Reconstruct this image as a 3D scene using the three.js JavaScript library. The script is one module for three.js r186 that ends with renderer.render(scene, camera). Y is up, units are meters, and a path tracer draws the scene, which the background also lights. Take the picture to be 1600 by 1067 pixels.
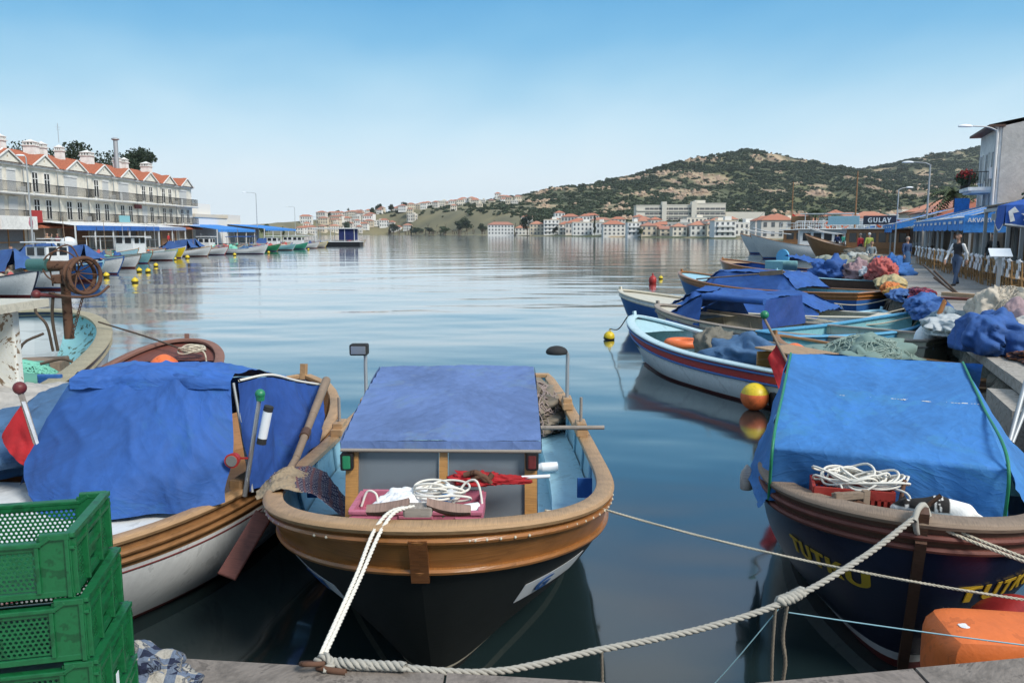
import * as THREE from 'three';
import { mergeGeometries, mergeVertices, toCreasedNormals } from 'three/addons/utils/BufferGeometryUtils.js';
import { MarchingCubes } from 'three/addons/objects/MarchingCubes.js';
import { FontLoader } from 'three/addons/loaders/FontLoader.js';
import { TextGeometry } from 'three/addons/geometries/TextGeometry.js';
import { createNoise2D, createNoise3D } from 'simplex-noise';

// ---------------------------------------------------------------- camera, sky, sun, exposure
const scene = new THREE.Scene();
const renderer = new THREE.WebGLRenderer({ antialias: true });
renderer.setSize(1024, 682);
renderer.toneMapping = THREE.LinearToneMapping;
renderer.toneMappingExposure = 1.36;
renderer.shadowMap.enabled = true;
const camera = new THREE.PerspectiveCamera(46.36, 1024 / 682, 0.1, 9000);
camera.position.set(0, 2.8, 0);
camera.rotation.set(-7.79 * Math.PI / 180, 0, 0);

function rng(seed) { let a = seed | 0; return () => { a = (a + 0x6D2B79F5) | 0; let t = Math.imul(a ^ (a >>> 15), 1 | a); t = (t + Math.imul(t ^ (t >>> 7), 61 | t)) ^ t; return ((t ^ (t >>> 14)) >>> 0) / 4294967296; }; }
const rnd = rng(7), R = (a, b) => a + (b - a) * rnd();
const n2 = createNoise2D(rng(11)), n3 = createNoise3D(rng(12));
const lerp = (a, b, t) => a + (b - a) * t, clamp = (x, a = 0, b = 1) => Math.min(b, Math.max(a, x));
const sstep = (a, b, x) => { const t = clamp((x - a) / (b - a)); return t * t * (3 - 2 * t); };
const fbm = (x, y, o = 4) => { let s = 0, a = .5; for (let i = 0; i < o; i++) { s += a * n2(x, y); x = x * 2.03 + 9.1; y = y * 2.03 - 4.7; a *= .5; } return s; };
const V = (x, y, z) => new THREE.Vector3(x, y, z), PI = Math.PI;

{ // hazy spring sky: milky white along the horizon, clear blue higher up, thin uneven veils
  const w = 1024, h = 512, d = new Float32Array(w * h * 4);
  const stops = [[0, .80, .90, .95], [3.5, .74, .86, .93], [7, .56, .77, .90], [10, .36, .63, .83], [13, .20, .49, .76], [16.5, .11, .38, .69], [24, .10, .33, .63], [90, .10, .30, .58]];
  for (let j = 0; j < h; j++) {
    const el = (j + .5) / h * 180 - 90;
    for (let i = 0; i < w; i++) {
      const az = i / w * 2 * PI, e = Math.max(0, el);
      const v = fbm(Math.cos(az) * 3 + e * .05, Math.sin(az) * 3 + e * .13, 4);
      const ee = Math.max(0, e + v * Math.min(1.1, e * .2)), veil = .86 * sstep(16, 34, e) * sstep(-.55, .35, fbm(Math.cos(az) * (90 - e) * .03 + 5, Math.sin(az) * (90 - e) * .03, 5));
      let k = 1; while (k < stops.length - 1 && stops[k][0] < ee) k++;
      const a = stops[k - 1], b = stops[k], t = clamp((ee - a[0]) / (b[0] - a[0])), q = (j * w + i) * 4;
      for (let c = 0; c < 3; c++) d[q + c] = .80 * lerp(lerp(a[c + 1], b[c + 1], t), [.80, .84, .88][c], veil);
      d[q + 3] = 1;
    }
  }
  const sky = new THREE.DataTexture(d, w, h, THREE.RGBAFormat, THREE.FloatType);
  sky.mapping = THREE.EquirectangularReflectionMapping; sky.magFilter = sky.minFilter = THREE.LinearFilter; sky.needsUpdate = true;
  scene.background = sky; scene.environment = sky;
}
const sun = new THREE.DirectionalLight(new THREE.Color(1, .95, .87), 2.9);
sun.position.set(78, 95, 28); sun.target.position.set(0, 0, -40); scene.add(sun, sun.target);
sun.castShadow = true; sun.shadow.radius = 36; sun.shadow.mapSize.set(4096, 4096);
Object.assign(sun.shadow.camera, { left: -140, right: 140, top: 140, bottom: -140, near: 1, far: 500 });

// ---------------------------------------------------------------- helpers
const used = new Map();
function numbered(n) { const k = used.get(n) || 0; used.set(n, k + 1); return k ? n + '_' + String(k).padStart(3, '0') : n; }
const sh = (o) => { o.traverse((m) => { if (m.isMesh) { m.castShadow = true; m.receiveShadow = true; } }); return o; };
function thing(name, label, category, pos = [0, 0, 0], turn = 0, group) {
  const o = new THREE.Group(); o.name = numbered(name); scene.add(o); o.position.set(...pos); o.rotation.y = turn;
  o.userData = { label, category }; if (group) o.userData.group = group; return o;
}
const ORD = ['zeroth', 'first', 'second', 'third', 'fourth', 'fifth', 'sixth', 'seventh', 'eighth', 'ninth', 'tenth', 'eleventh', 'twelfth', 'thirteenth', 'fourteenth', 'fifteenth', 'sixteenth', 'seventeenth', 'eighteenth', 'nineteenth', 'twentieth'], TENS = ['', '', 'twenty', 'thirty', 'forty', 'fifty', 'sixty', 'seventy', 'eighty', 'ninety'];
const ord = (n) => n >= 100 ? 'hundred and ' + ord(n - 100) : n <= 20 ? ORD[n] : n % 10 ? TENS[Math.floor(n / 10)] + ' ' + ORD[n % 10] : TENS[n / 10].replace(/y$/, 'ieth');
// labels for a run of look-alikes: counted from left to right as one sees them from the quay
function count(list, tail) { list.filter(Boolean).sort((a, b) => a.position.x / -a.position.z - b.position.x / -b.position.z).forEach((o, i) => { o.userData.label = ord(i + 1) + ' from the left ' + tail(o); }); }
// uv in metres from the face direction, for geometry that has none of its own
function autoUV(g) {
  const p = g.attributes.position, n = g.attributes.normal, uv = new Float32Array(p.count * 2);
  for (let i = 0; i < p.count; i++) {
    const ax = Math.abs(n.getX(i)), ay = Math.abs(n.getY(i)), az = Math.abs(n.getZ(i));
    const x = p.getX(i), y = p.getY(i), z = p.getZ(i);
    if (ay >= ax && ay >= az) { uv[2 * i] = x; uv[2 * i + 1] = z; } else if (ax >= az) { uv[2 * i] = z; uv[2 * i + 1] = y; } else { uv[2 * i] = x; uv[2 * i + 1] = y; }
  }
  g.setAttribute('uv', new THREE.BufferAttribute(uv, 2)); return g;
}
function merge(list) {
  const l = list.flat(9).filter(Boolean).map((g) => { const k = g.userData.uv; g = g.index ? g.toNonIndexed() : g; if (!k) autoUV(g); for (const a of Object.keys(g.attributes)) if (!['position', 'normal', 'uv', 'color'].includes(a)) g.deleteAttribute(a); return g; });
  const hasC = l.some((g) => g.attributes.color);
  if (hasC) for (const g of l) if (!g.attributes.color) g.setAttribute('color', new THREE.BufferAttribute(new Float32Array(g.attributes.position.count * 3).fill(1), 3));
  const g = l.length === 1 ? l[0] : mergeGeometries(l); g.userData = { uv: 1 }; return g;
}
function part(name, geo, m, parent) {
  const o = new THREE.Mesh(Array.isArray(geo) ? merge(geo) : (geo.userData.uv || geo.attributes.uv && geo.userData.own ? geo : merge([geo])), m);
  o.name = name; o.castShadow = o.receiveShadow = true; parent.add(o); return o;
}
function solo(name, geo, m, label, category, group, pos, turn = 0) {
  const o = part(numbered(name), geo, m, scene); o.userData = { label, category }; if (group) o.userData.group = group;
  if (pos) o.position.set(...pos); o.rotation.y = turn; return o;
}
function struct(name, geo, m) { const o = part(numbered(name), geo, m, scene); o.userData = { kind: 'structure' }; return o; }
function copy(o, pos, turn, label) { const c = o.clone(); c.name = numbered(o.name.replace(/_\d+$/, '')); c.userData = { ...o.userData }; if (label) c.userData.label = label; scene.add(c); c.position.set(...pos); if (turn !== undefined) c.rotation.y = turn; return c; }
const mv = (g, x = 0, y = 0, z = 0, rx = 0, ry = 0, rz = 0, s) => { if (s) g.scale(...(Array.isArray(s) ? s : [s, s, s])); if (rx) g.rotateX(rx); if (rz) g.rotateZ(rz); if (ry) g.rotateY(ry); g.translate(x, y, z); return g; };
const box = (w, h, d, x = 0, y = 0, z = 0, rx = 0, ry = 0, rz = 0) => mv(new THREE.BoxGeometry(w, h, d), x, y, z, rx, ry, rz);
// box with chamfered edges
function cbox(w, h, d, c, x = 0, y = 0, z = 0, rx = 0, ry = 0, rz = 0) {
  const s = new THREE.Shape(), a = w / 2 - c, b = h / 2 - c;
  s.moveTo(-a, -b); s.lineTo(a, -b); s.lineTo(a, b); s.lineTo(-a, b); s.closePath();
  const g = new THREE.ExtrudeGeometry(s, { depth: Math.max(.0001, d - 2 * c), bevelEnabled: true, bevelThickness: c, bevelSize: c, bevelSegments: 2 });
  g.translate(0, 0, -(d - 2 * c) / 2); return mv(g, x, y, z, rx, ry, rz);
}
const cyl = (r0, r1, h, x = 0, y = 0, z = 0, seg = 12) => new THREE.CylinderGeometry(r1, r0, h, seg).translate(x, y + h / 2, z);
function bar(a, b, r0, r1 = r0, seg = 8) {
  const d = b.clone().sub(a), g = new THREE.CylinderGeometry(r1, r0, d.length(), seg);
  g.applyQuaternion(new THREE.Quaternion().setFromUnitVectors(V(0, 1, 0), d.clone().normalize())); g.translate((a.x + b.x) / 2, (a.y + b.y) / 2, (a.z + b.z) / 2); return g;
}
function beam(a, b, w, h) { // rectangular bar between two points
  const d = b.clone().sub(a), g = new THREE.BoxGeometry(w, d.length(), h);
  g.applyQuaternion(new THREE.Quaternion().setFromUnitVectors(V(0, 1, 0), d.clone().normalize())); g.translate((a.x + b.x) / 2, (a.y + b.y) / 2, (a.z + b.z) / 2); return g;
}
const curve = (pts, closed = false) => new THREE.CatmullRomCurve3(pts.map((p) => p.isVector3 ? p : V(...p)), closed);
const tube = (pts, r, n = 24, rs = 6, closed = false) => new THREE.TubeGeometry(curve(pts, closed), n, r, rs, closed);
const ball = (r, x = 0, y = 0, z = 0, sx = 1, sy = 1, sz = 1, a = 14, b = 10) => new THREE.SphereGeometry(r, a, b).scale(sx, sy, sz).translate(x, y, z);
// laid rope: three strands wound round the path
function rope(pts, r, turnsPerM = 9, perM = 60) {
  const c = curve(pts), L = c.getLength(), n = Math.max(12, Math.round(L * perM)), fr = c.computeFrenetFrames(n, false), out = [];
  const P = c.getSpacedPoints(n);
  let N = V(0, 1, 0); 
  for (let k = 0; k < 3; k++) {
    const q = [];
    for (let i = 0; i <= n; i++) {
      const T = c.getTangentAt(i / n), B = V(0, 0, 0).crossVectors(T, Math.abs(T.y) > .95 ? V(1, 0, 0) : V(0, 1, 0)).normalize(), NN = V(0, 0, 0).crossVectors(B, T);
      const a = i / n * L * turnsPerM * 2 * PI + k * 2 * PI / 3;
      q.push(P[i].clone().addScaledVector(NN, Math.cos(a) * r * .52).addScaledVector(B, Math.sin(a) * r * .52));
    }
    out.push(new THREE.TubeGeometry(curve(q), n, r * .56, 5));
  }
  return merge(out);
}
const sagPts = (a, b, sag, n = 10) => { const o = []; for (let i = 0; i <= n; i++) { const t = i / n; o.push(V(lerp(a.x, b.x, t), lerp(a.y, b.y, t) - sag * 4 * t * (1 - t), lerp(a.z, b.z, t))); } return o; };
// cloth or any lofted sheet: rows of control points, straight between them, then sagged and creased by noise
function sheet(rows, nu, nv, { amp = .01, freq = 3, sag = 0, smooth = false, seed = 0, fn, closed } = {}) {
  rows = rows.map((r) => r.map((p) => p.isVector3 ? p : V(...p)));
  const nr = rows.length, nc = rows[0].length, pos = [], uv = [], idx = [], U = (nc - 1) * nu, W = (nr - 1) * nv;
  const pick = (r, f) => { if (smooth) return curve(r).getPoint(clamp(f / (r.length - 1))); const i = Math.min(r.length - 2, Math.floor(f)); return r[i].clone().lerp(r[i + 1], f - i); };
  for (let j = 0; j <= W; j++) for (let i = 0; i <= U; i++) {
    const fu = i / nu, fv = j / nv, col = rows.map((r) => pick(r, fu)), p = pick(col, fv);
    const su = Math.sin(PI * (fu % 1)), sv = Math.sin(PI * (fv % 1));
    p.y -= sag * su * sv;
    if (fn) fn(p, fu / (nc - 1), fv / (nr - 1));
    pos.push(p.x, p.y, p.z);
  }
  const A = (j, i) => j * (U + 1) + i, g0 = new Float32Array(pos);
  for (let j = 0; j < W; j++) for (let i = 0; i < U; i++) idx.push(A(j, i), A(j, i + 1), A(j + 1, i), A(j, i + 1), A(j + 1, i + 1), A(j + 1, i));
  const g = new THREE.BufferGeometry(); g.setAttribute('position', new THREE.BufferAttribute(g0, 3)); g.setIndex(idx); g.computeVertexNormals();
  if (amp) {
    const n = g.attributes.normal, p = g.attributes.position;
    for (let i = 0; i < p.count; i++) {
      const x = p.getX(i) * freq + seed, y = p.getY(i) * freq, z = p.getZ(i) * freq - seed;
      const r1 = 1 - Math.abs(n3(x * .9 + 5, y * .45, z * .9)), r2 = 1 - Math.abs(n3(x * 1.9, y * .8 + 3, z * 1.9)), k = amp * (.8 * n3(x * .5, y * .5, z * .5) + 1.1 * r1 * r1 * r1 * r1 + .5 * r2 ** 5 + .06 * n3(x * 5, y * 5, z * 5));
      p.setXYZ(i, p.getX(i) + n.getX(i) * k, p.getY(i) + n.getY(i) * k, p.getZ(i) + n.getZ(i) * k);
    }
    g.computeVertexNormals();
  }
  let lu = 0, lv = 0; for (let i = 1; i < nc; i++) lu += rows[0][i].distanceTo(rows[0][i - 1]); for (let j = 1; j < nr; j++) lv += rows[j][nc >> 1].distanceTo(rows[j - 1][nc >> 1]);
  for (let j = 0; j <= W; j++) for (let i = 0; i <= U; i++) uv.push(i / U * lu, j / W * lv);
  g.setAttribute('uv', new THREE.BufferAttribute(new Float32Array(uv), 2)); g.userData = { uv: 1, own: 1 };
  return g;
}
// a heap or sack: a dented, folded lump standing on y = 0
function lump(rx, ry, rz, { amp = .12, freq = 2.2, fold = .05, ff = 6, seed = 0, flat = .35, seg = 40, gather = 0, gm = 9 } = {}) {
  const g = new THREE.SphereGeometry(1, seg, Math.round(seg * .7)), p = g.attributes.position;
  for (let i = 0; i < p.count; i++) {
    let x = p.getX(i), y = p.getY(i), z = p.getZ(i);
    const k = 1 + amp * n3(x * freq * .5 + seed, y * freq * .5, z * freq * .5) * 1.6 + fold * (3 * Math.abs(n3(x * ff * .32 + seed, y * ff * .2, z * ff * .32)) - 1) + fold * .8 * (2 * Math.abs(n3(x * ff * .6, y * ff * .35 + seed, z * ff * .6)) - .7);
    if (gather) { const an = Math.atan2(z, x), w = clamp(1 - Math.abs(y - .1)); const gk = 1 + gather * w * (Math.abs(Math.sin(an * gm * .5 + 2.2 * n3(x * 1.2 + seed, y * 1.4, z * 1.2))) - .6); x *= gk; z *= gk; }
    x *= k; y *= k; z *= k; if (y < -flat) y = -flat + (y + flat) * .08;
    p.setXYZ(i, x * rx, (y + flat) * ry / (1 + flat), z * rz);
  }
  const h = mergeVertices(g.deleteAttribute('uv') && g.deleteAttribute('normal') && g, 1e-4); h.computeVertexNormals(); return h;
}
// strands of net or cordage thrown loosely over a lump
function strands(rx, ry, rz, n, r, seed = 1, lift = .01) {
  const q = rng(seed), out = [];
  for (let k = 0; k < n; k++) {
    let a = q() * 6.28, b = q() * 1.3 + .1; const pts = [];
    for (let i = 0; i < 5; i++) { pts.push(V(Math.cos(a) * Math.cos(b) * (rx + lift), Math.sin(b) * (ry + lift), Math.sin(a) * Math.cos(b) * (rz + lift))); a += (q() - .5) * 1.5; b = clamp(b + (q() - .5) * .8, .03, 1.5); }
    out.push(tube(pts, r, 12, 4));
  }
  return merge(out);
}

// ---------------------------------------------------------------- materials
function tex(size, fn, srgb = true, rep = 1) {
  const d = new Uint8Array(size * size * 4);
  for (let j = 0; j < size; j++) for (let i = 0; i < size; i++) { const c = fn(i / size, j / size), q = (j * size + i) * 4; for (let k = 0; k < 3; k++) d[q + k] = clamp(Array.isArray(c) ? c[k] : c) * 255; d[q + 3] = 255; }
  const t = new THREE.DataTexture(d, size, size); t.wrapS = t.wrapT = THREE.RepeatWrapping; t.magFilter = THREE.LinearFilter; t.minFilter = THREE.LinearMipmapLinearFilter; t.generateMipmaps = true;
  if (srgb) t.colorSpace = THREE.SRGBColorSpace; t.repeat.set(rep, rep); t.needsUpdate = true; return t;
}
// surface tone maps, brought to a mean near white so that the material's own colour holds
const texN = (size, fn) => { let m = 0; for (let i = 0; i < 400; i++) { const c = fn((i % 20) / 20, Math.floor(i / 20) / 20); m += Array.isArray(c) ? (c[0] + c[1] + c[2]) / 3 : c; } const k = .95 / (m / 400); return tex(size, (u, v) => { const c = fn(u, v); return Array.isArray(c) ? c.map((x) => x * k) : c * k; }); };
// tileable noise
const tn = (u, v, f, s = 0) => { const a = u * 2 * PI, b = v * 2 * PI, r = f / (2 * PI); return n3(Math.cos(a) * r + s, Math.sin(a) * r + Math.cos(b) * r, Math.sin(b) * r - s); };
const tf = (u, v, f, s = 0, o = 4) => { let q = 0, a = .5; for (let i = 0; i < o; i++) { q += a * tn(u, v, f, s + i * 7); f *= 2.1; a *= .55; } return q; };
const T = {
  grain: texN(512, (u, v) => .86 + .10 * tf(u, v * .5, 6, 3) + .09 * n2(u * 3, v * 220) + .05 * n2(u * 9, v * 90)),
  cloth: texN(512, (u, v) => .86 + .14 * tf(u, v, 5, 1, 5) + .03 * Math.sin(u * 800) + .03 * Math.sin(v * 800)),
  crease: tex(1024, (u, v) => { const r = (f, s) => { const k = 1 - Math.abs(tn(u, v, f, s)) * 1.6; return k > 0 ? k * k * k * k : 0; }; return .30 + .34 * r(4, 31) + .26 * r(8, 33) + .14 * r(17, 35) + .08 * tf(u, v, 60, 37, 2); }, false),
  faded: texN(1024, (u, v) => { const a = tf(u, v, 3, 61, 5), b = tf(u, v, 30, 63, 3), w = .83 + .11 * a + .06 * b; const st = .10 * sstep(.22, .42, tf(u, v, 5, 67, 4)); return [w + st, w + st * .55, w - .02]; }),
  dirt: texN(512, (u, v) => { const a = tf(u, v, 5, 9, 5), b = tf(u, v, 24, 4, 3); return .84 + .16 * a + .12 * b - .25 * sstep(.28, .5, a + .4 * b); }),
  paint: texN(512, (u, v) => { const a = tf(u, v, 4, 19, 5), b = tf(u, v * .4, 18, 24, 3); return .93 + .05 * a + .04 * b - .10 * sstep(.30, .5, a + .5 * b); }),
  worn: texN(512, (u, v) => { const a = tf(u, v, 7, 2, 5), b = tf(u, v, 30, 8, 3), k = sstep(.27, .34, a + .35 * b); return [lerp(.93 + .08 * b, .55, k), lerp(.92 + .08 * b, .46, k), lerp(.90 + .08 * b, .38, k)]; }),
  fine: tex(512, (u, v) => .5 + .5 * tf(u, v, 40, 5, 3), false),
  coarse: tex(512, (u, v) => .5 + .6 * tf(u, v, 10, 6, 5), false),
  plaster: texN(512, (u, v) => { const a = tf(u, v, 4, 12, 5), b = tf(u, v, 13, 14, 4); return .93 + .06 * a + .06 * b; }),
  weave: tex(256, (u, v) => .5 + .25 * Math.sin(u * 2 * PI * 32) + .25 * Math.sin(v * 2 * PI * 32), false),
};
const rep = (t, x, y = x) => { const c = t.clone(); c.repeat.set(x, y); c.needsUpdate = true; return c; };
const C = (r, g, b) => new THREE.Color().setRGB(r, g, b);
const mat = (color, rough = .7, o = {}) => new THREE.MeshStandardMaterial({ color: Array.isArray(color) ? C(...color) : color, roughness: rough, side: THREE.DoubleSide, ...o });
const clothMat = (c, o = {}) => mat(c, .8, { map: T.cloth, bumpMap: T.fine, bumpScale: .002, ...o });
const woodMat = (c, r = .5, o = {}) => mat(c, r, { map: T.grain, bumpMap: T.grain, bumpScale: .0015, ...o });
const paintMat = (c, r = .45, o = {}) => mat(c, r, { map: T.paint, bumpMap: T.fine, bumpScale: .0008, ...o });
const tarpMat = (c, r) => mat(c, r, { map: rep(T.faded, .38), bumpMap: rep(T.crease, .55), bumpScale: .0055 });
const M = {
  tarp: tarpMat([.024, .10, .37], .78), tarpLight: tarpMat([.04, .19, .52], .78), canopy: tarpMat([.11, .18, .40], .8),
  tarpDull: clothMat([.06, .14, .27]), awning: clothMat([.045, .25, .68]), awningWhite: clothMat([.75, .77, .78]),
  varnish: woodMat([.34, .14, .04], .28), pale: woodMat([.44, .27, .135], .5), teak: woodMat([.30, .15, .06], .45), old: woodMat([.26, .19, .135], .85), dark: woodMat([.10, .05, .03], .6), redbrown: woodMat([.16, .05, .035], .7), grey: woodMat([.32, .28, .24], .9),
  white: paintMat([.72, .74, .74]), whiteOld: mat([.66, .66, .62], .6, { map: T.worn, bumpMap: T.coarse, bumpScale: .002 }), cream: paintMat([.62, .57, .45]), skyblue: paintMat([.35, .60, .70], .5), aqua: paintMat([.22, .48, .52], .55), aquaOld: mat([.30, .58, .62], .65, { map: T.worn }),
  navy: paintMat([.012, .018, .045], .3), blue: paintMat([.03, .12, .36], .4), black: paintMat([.012, .012, .013], .4), hullDark: paintMat([.007, .010, .010], .6), red: paintMat([.42, .03, .025], .45), maroon: paintMat([.14, .02, .02], .5), yellow: paintMat([.75, .55, .02], .45), orange: paintMat([.80, .17, .045], .5), green: paintMat([.02, .22, .10], .4), flag: clothMat([.40, .010, .015]),
  crate: mat([.006, .115, .036], .42, { bumpMap: T.fine, bumpScale: .0006, map: T.dirt }), pink: paintMat([.50, .15, .22], .5), redCrate: paintMat([.35, .035, .025], .5),
  rope: mat([.55, .49, .38], .95, { map: T.dirt }), ropeGrey: mat([.40, .38, .33], .95, { map: T.dirt }), ropeWhite: mat([.68, .65, .58], .95), ropeBlue: mat([.30, .50, .55], .9), net: mat([.20, .17, .13], .95), netGreen: mat([.18, .50, .38], .9), netRed: mat([.42, .10, .09], .95),
  steel: mat([.45, .46, .47], .35, { metalness: .8 }), iron: mat([.10, .07, .05], .75, { metalness: .3, bumpMap: T.coarse, bumpScale: .002 }), rust: mat([.115, .055, .032], .9, { map: T.worn, bumpMap: T.coarse, bumpScale: .002 }), galv: mat([.40, .42, .43], .55, { metalness: .5 }), rubber: mat([.02, .02, .02], .85),
  concrete: mat([.36, .33, .29], .92, { map: T.dirt, bumpMap: T.fine, bumpScale: .003 }), concreteDark: mat([.17, .15, .125], .95, { map: T.dirt, bumpMap: T.coarse, bumpScale: .01 }), paving: mat([.33, .31, .285], .92, { map: rep(T.dirt, .7), bumpMap: T.fine, bumpScale: .003 }), stone: mat([.24, .215, .17], .95, { map: T.dirt, bumpMap: T.coarse, bumpScale: .012 }),
  plaster: mat([.82, .77, .66], .9, { map: rep(T.plaster, .15) }), plasterWhite: mat([.80, .79, .75], .9, { map: rep(T.plaster, .2) }), plasterGrey: mat([.56, .54, .50], .95, { map: rep(T.plaster, .22), bumpMap: rep(T.coarse, .5), bumpScale: .006 }),
  tile: mat([.42, .13, .065], .85, { map: rep(T.dirt, .5) }), tileFar: mat([.40, .17, .11], .9), glassDark: mat([.025, .03, .035], .12), shutter: paintMat([.70, .70, .68], .6), railing: mat([.03, .03, .03], .5, { metalness: .5 }),
  shopWall: mat([.33, .27, .20], .85, { map: T.dirt }), woodFrame: woodMat([.45, .23, .07], .4), plasticWhite: mat([.75, .78, .80], .4), chairWood: woodMat([.40, .22, .08], .5), linen: clothMat([.74, .75, .77]), brownCloth: clothMat([.28, .16, .05]),
  skin: mat([.42, .24, .16], .6), bark: mat([.09, .065, .045], .95, { bumpMap: T.coarse, bumpScale: .02 }),
};
M.leaf = mat([.045, .07, .03], .85); M.leafDark = mat([.025, .042, .022], .9); M.leafPale = mat([.09, .115, .05], .85); M.palm = mat([.06, .085, .035], .8);
const tint = (m, c, o = {}) => { const k = m.clone(); k.color = C(...c); Object.assign(k, o); return k; };
// ---------------------------------------------------------------- water
const waterBump = (() => { // tileable ripple field, 24 m a side
  const q = rng(5), w = []; for (let i = 0; i < 90; i++) { const k = Math.round(4 + Math.pow(q(), 1.6) * 62), a = q() * PI * 2; w.push([Math.round(k * Math.cos(a) * .55), Math.round(k * Math.sin(a)), q() * 6.28, 1 / Math.pow(k, 1.05)]); }
  let s = 0; for (const e of w) s += e[3] * e[3] * .5; s = Math.sqrt(s);
  const S = 1024, d = new Float32Array(S * S * 4); for (let j = 0; j < S; j++) for (let i = 0; i < S; i++) { let h = 0; for (const e of w) h += e[3] * Math.sin(2 * PI * (e[0] * i / S + e[1] * j / S) + e[2]); h = .5 + .16 * h / s; d.set([h, h, h, 1], (j * S + i) * 4); }
  const t = new THREE.DataTexture(d, S, S, THREE.RGBAFormat, THREE.FloatType); t.wrapS = t.wrapT = THREE.RepeatWrapping; t.magFilter = THREE.LinearFilter; t.needsUpdate = true; return t;
})();
waterBump.repeat.set(1 / 24, 1 / 24);
// wind-ruffled patches: finer ripples there scatter the mirror image more
const windTex = tex(512, (u, v) => { const a = tf(u, v * 2.2, 5, 40, 4), k = sstep(.02, .28, a + .12 * tf(u, v, 30, 50, 3)); const r = lerp(.03, .10, k); return [r, r, r]; }, false); windTex.repeat.set(1 / 420, 1 / 420);
const water = new THREE.MeshPhysicalMaterial({ color: C(.012, .024, .026), roughness: 1, ior: 1.4, bumpMap: waterBump, bumpScale: .024, clearcoat: 1, clearcoatRoughness: .085, roughnessMap: windTex });
{ // one sheet with real ripples, cells growing with distance so that only waves the mesh can carry are in it
  const q = rng(23), waves = []; for (let i = 0; i < 46; i++) { const lam = .4 * Math.pow(26, i / 45), a = q() * 6.283, k = 2 * PI / lam; waves.push([k * Math.cos(a) * .6, k * Math.sin(a), q() * 6.283, .0036 / k, lam]); }
  const zs = [14, 6, 2, -1, -2.6]; let z = -2.8; while (z > -900) { zs.push(z); z -= .05 + .0105 * -z; } zs.push(-1300, -2500, -6000);
  const NX = 230, pos = [], nor = [], idx = [], W = NX + 3;
  zs.forEach((z) => { const w = Math.max(6, -z * .78 + 5); for (let i = 0; i < W; i++) {
    const x = i === 0 ? -4600 : i === W - 1 ? 4600 : lerp(-w, w, (i - 1) / NX), cell = Math.max(2 * w / NX, .05 + .0105 * Math.max(0, -z)); let y = 0, gx = 0, gz = 0;
    if (i && i < W - 1 && z < -2.5 && z > -900) { const calm = .55 + .45 * sstep(-.2, .4, fbm(x * .012, z * .03, 3)); for (const e of waves) { const f = sstep(1.8, 3.6, e[4] / cell) * calm; if (!f) continue; const p = e[0] * x + e[1] * z + e[2], c = Math.cos(p) * e[3] * f; y += Math.sin(p) * e[3] * f; gx += c * e[0]; gz += c * e[1]; } }
    const l = Math.hypot(gx, 1, gz); pos.push(x, y, z); nor.push(-gx / l, 1 / l, -gz / l);
  } });
  for (let j = 0; j < zs.length - 1; j++) for (let i = 0; i < W - 1; i++) { const a = j * W + i, b = a + W; idx.push(a, a + 1, b, a + 1, b + 1, b); }
  const g = new THREE.BufferGeometry(); g.setAttribute('position', new THREE.BufferAttribute(new Float32Array(pos), 3)); g.setAttribute('normal', new THREE.BufferAttribute(new Float32Array(nor), 3)); g.setIndex(idx); struct('water', [g], water);
}

// ---------------------------------------------------------------- land and hills
const coast = [[20, -15], [46, -95], [66, -165], [80, -250], [90, -340], [74, -430], [44, -500], [2, -630], [-70, -850], [-160, -980], [-215, -880], [-168, -700], [-125, -500], [-84, -300], [-62, -215], [-52, -150], [-52, -20], [-3000, -20], [-3000, -4500], [4500, -4500], [4500, -15]];
function coastDist(x, z) {
  let inside = false, best = 1e9;
  for (let i = 0, j = coast.length - 1; i < coast.length; j = i++) {
    const [xi, zi] = coast[i], [xj, zj] = coast[j];
    if ((zi > z) !== (zj > z) && x < (xj - xi) * (z - zi) / (zj - zi) + xi) inside = !inside;
    const dx = xj - xi, dz = zj - zi, t = clamp(((x - xi) * dx + (z - zi) * dz) / (dx * dx + dz * dz));
    best = Math.min(best, Math.hypot(x - xi - t * dx, z - zi - t * dz));
  }
  return inside ? best : -best;
}
const ridges = [
  { w: 620, p: 1.25, l: [[-8, -950, 19], [24, -1000, 27], [70, -1100, 46], [123, -1200, 68], [195, -1300, 89], [255, -1350, 103], [319, -1400, 124], [362, -1450, 143], [429, -1500, 154], [483, -1500, 147], [523, -1520, 132], [571, -1560, 121], [675, -1650, 120]] },
  { w: 900, p: 1.2, l: [[638, -1800, 124], [757, -1850, 142], [866, -1900, 161], [940, -1900, 174], [1025, -1950, 187], [1113, -2000, 206], [1315, -2100, 243], [1548, -2200, 272], [2300, -2300, 290]] },
  { w: 700, p: 1.2, l: [[-300, -1450, 8], [-143, -1500, 19], [-76, -1600, 36], [-13, -1700, 55], [43, -1800, 68], [150, -1900, 79]] },
  { w: 90, p: 1.0, l: [[-230, -420, 5], [-157, -420, 6.3], [-136, -420, 12.2], [-123, -420, 13.8], [-109, -430, 12.4], [-96, -450, 9], [-85, -470, 4]] },
  { w: 260, p: 1.3, l: [[330, -1020, 52], [430, -1000, 58], [520, -960, 46], [640, -1000, 44]] },
  { w: 200, p: 1.3, l: [[-260, -1150, 16], [-150, -1120, 15], [-60, -1050, 17], [10, -1000, 18]] },
  { w: 160, p: 1.2, l: [[-240, -960, 13], [-200, -1000, 16], [-150, -1100, 16]] },
];
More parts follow.
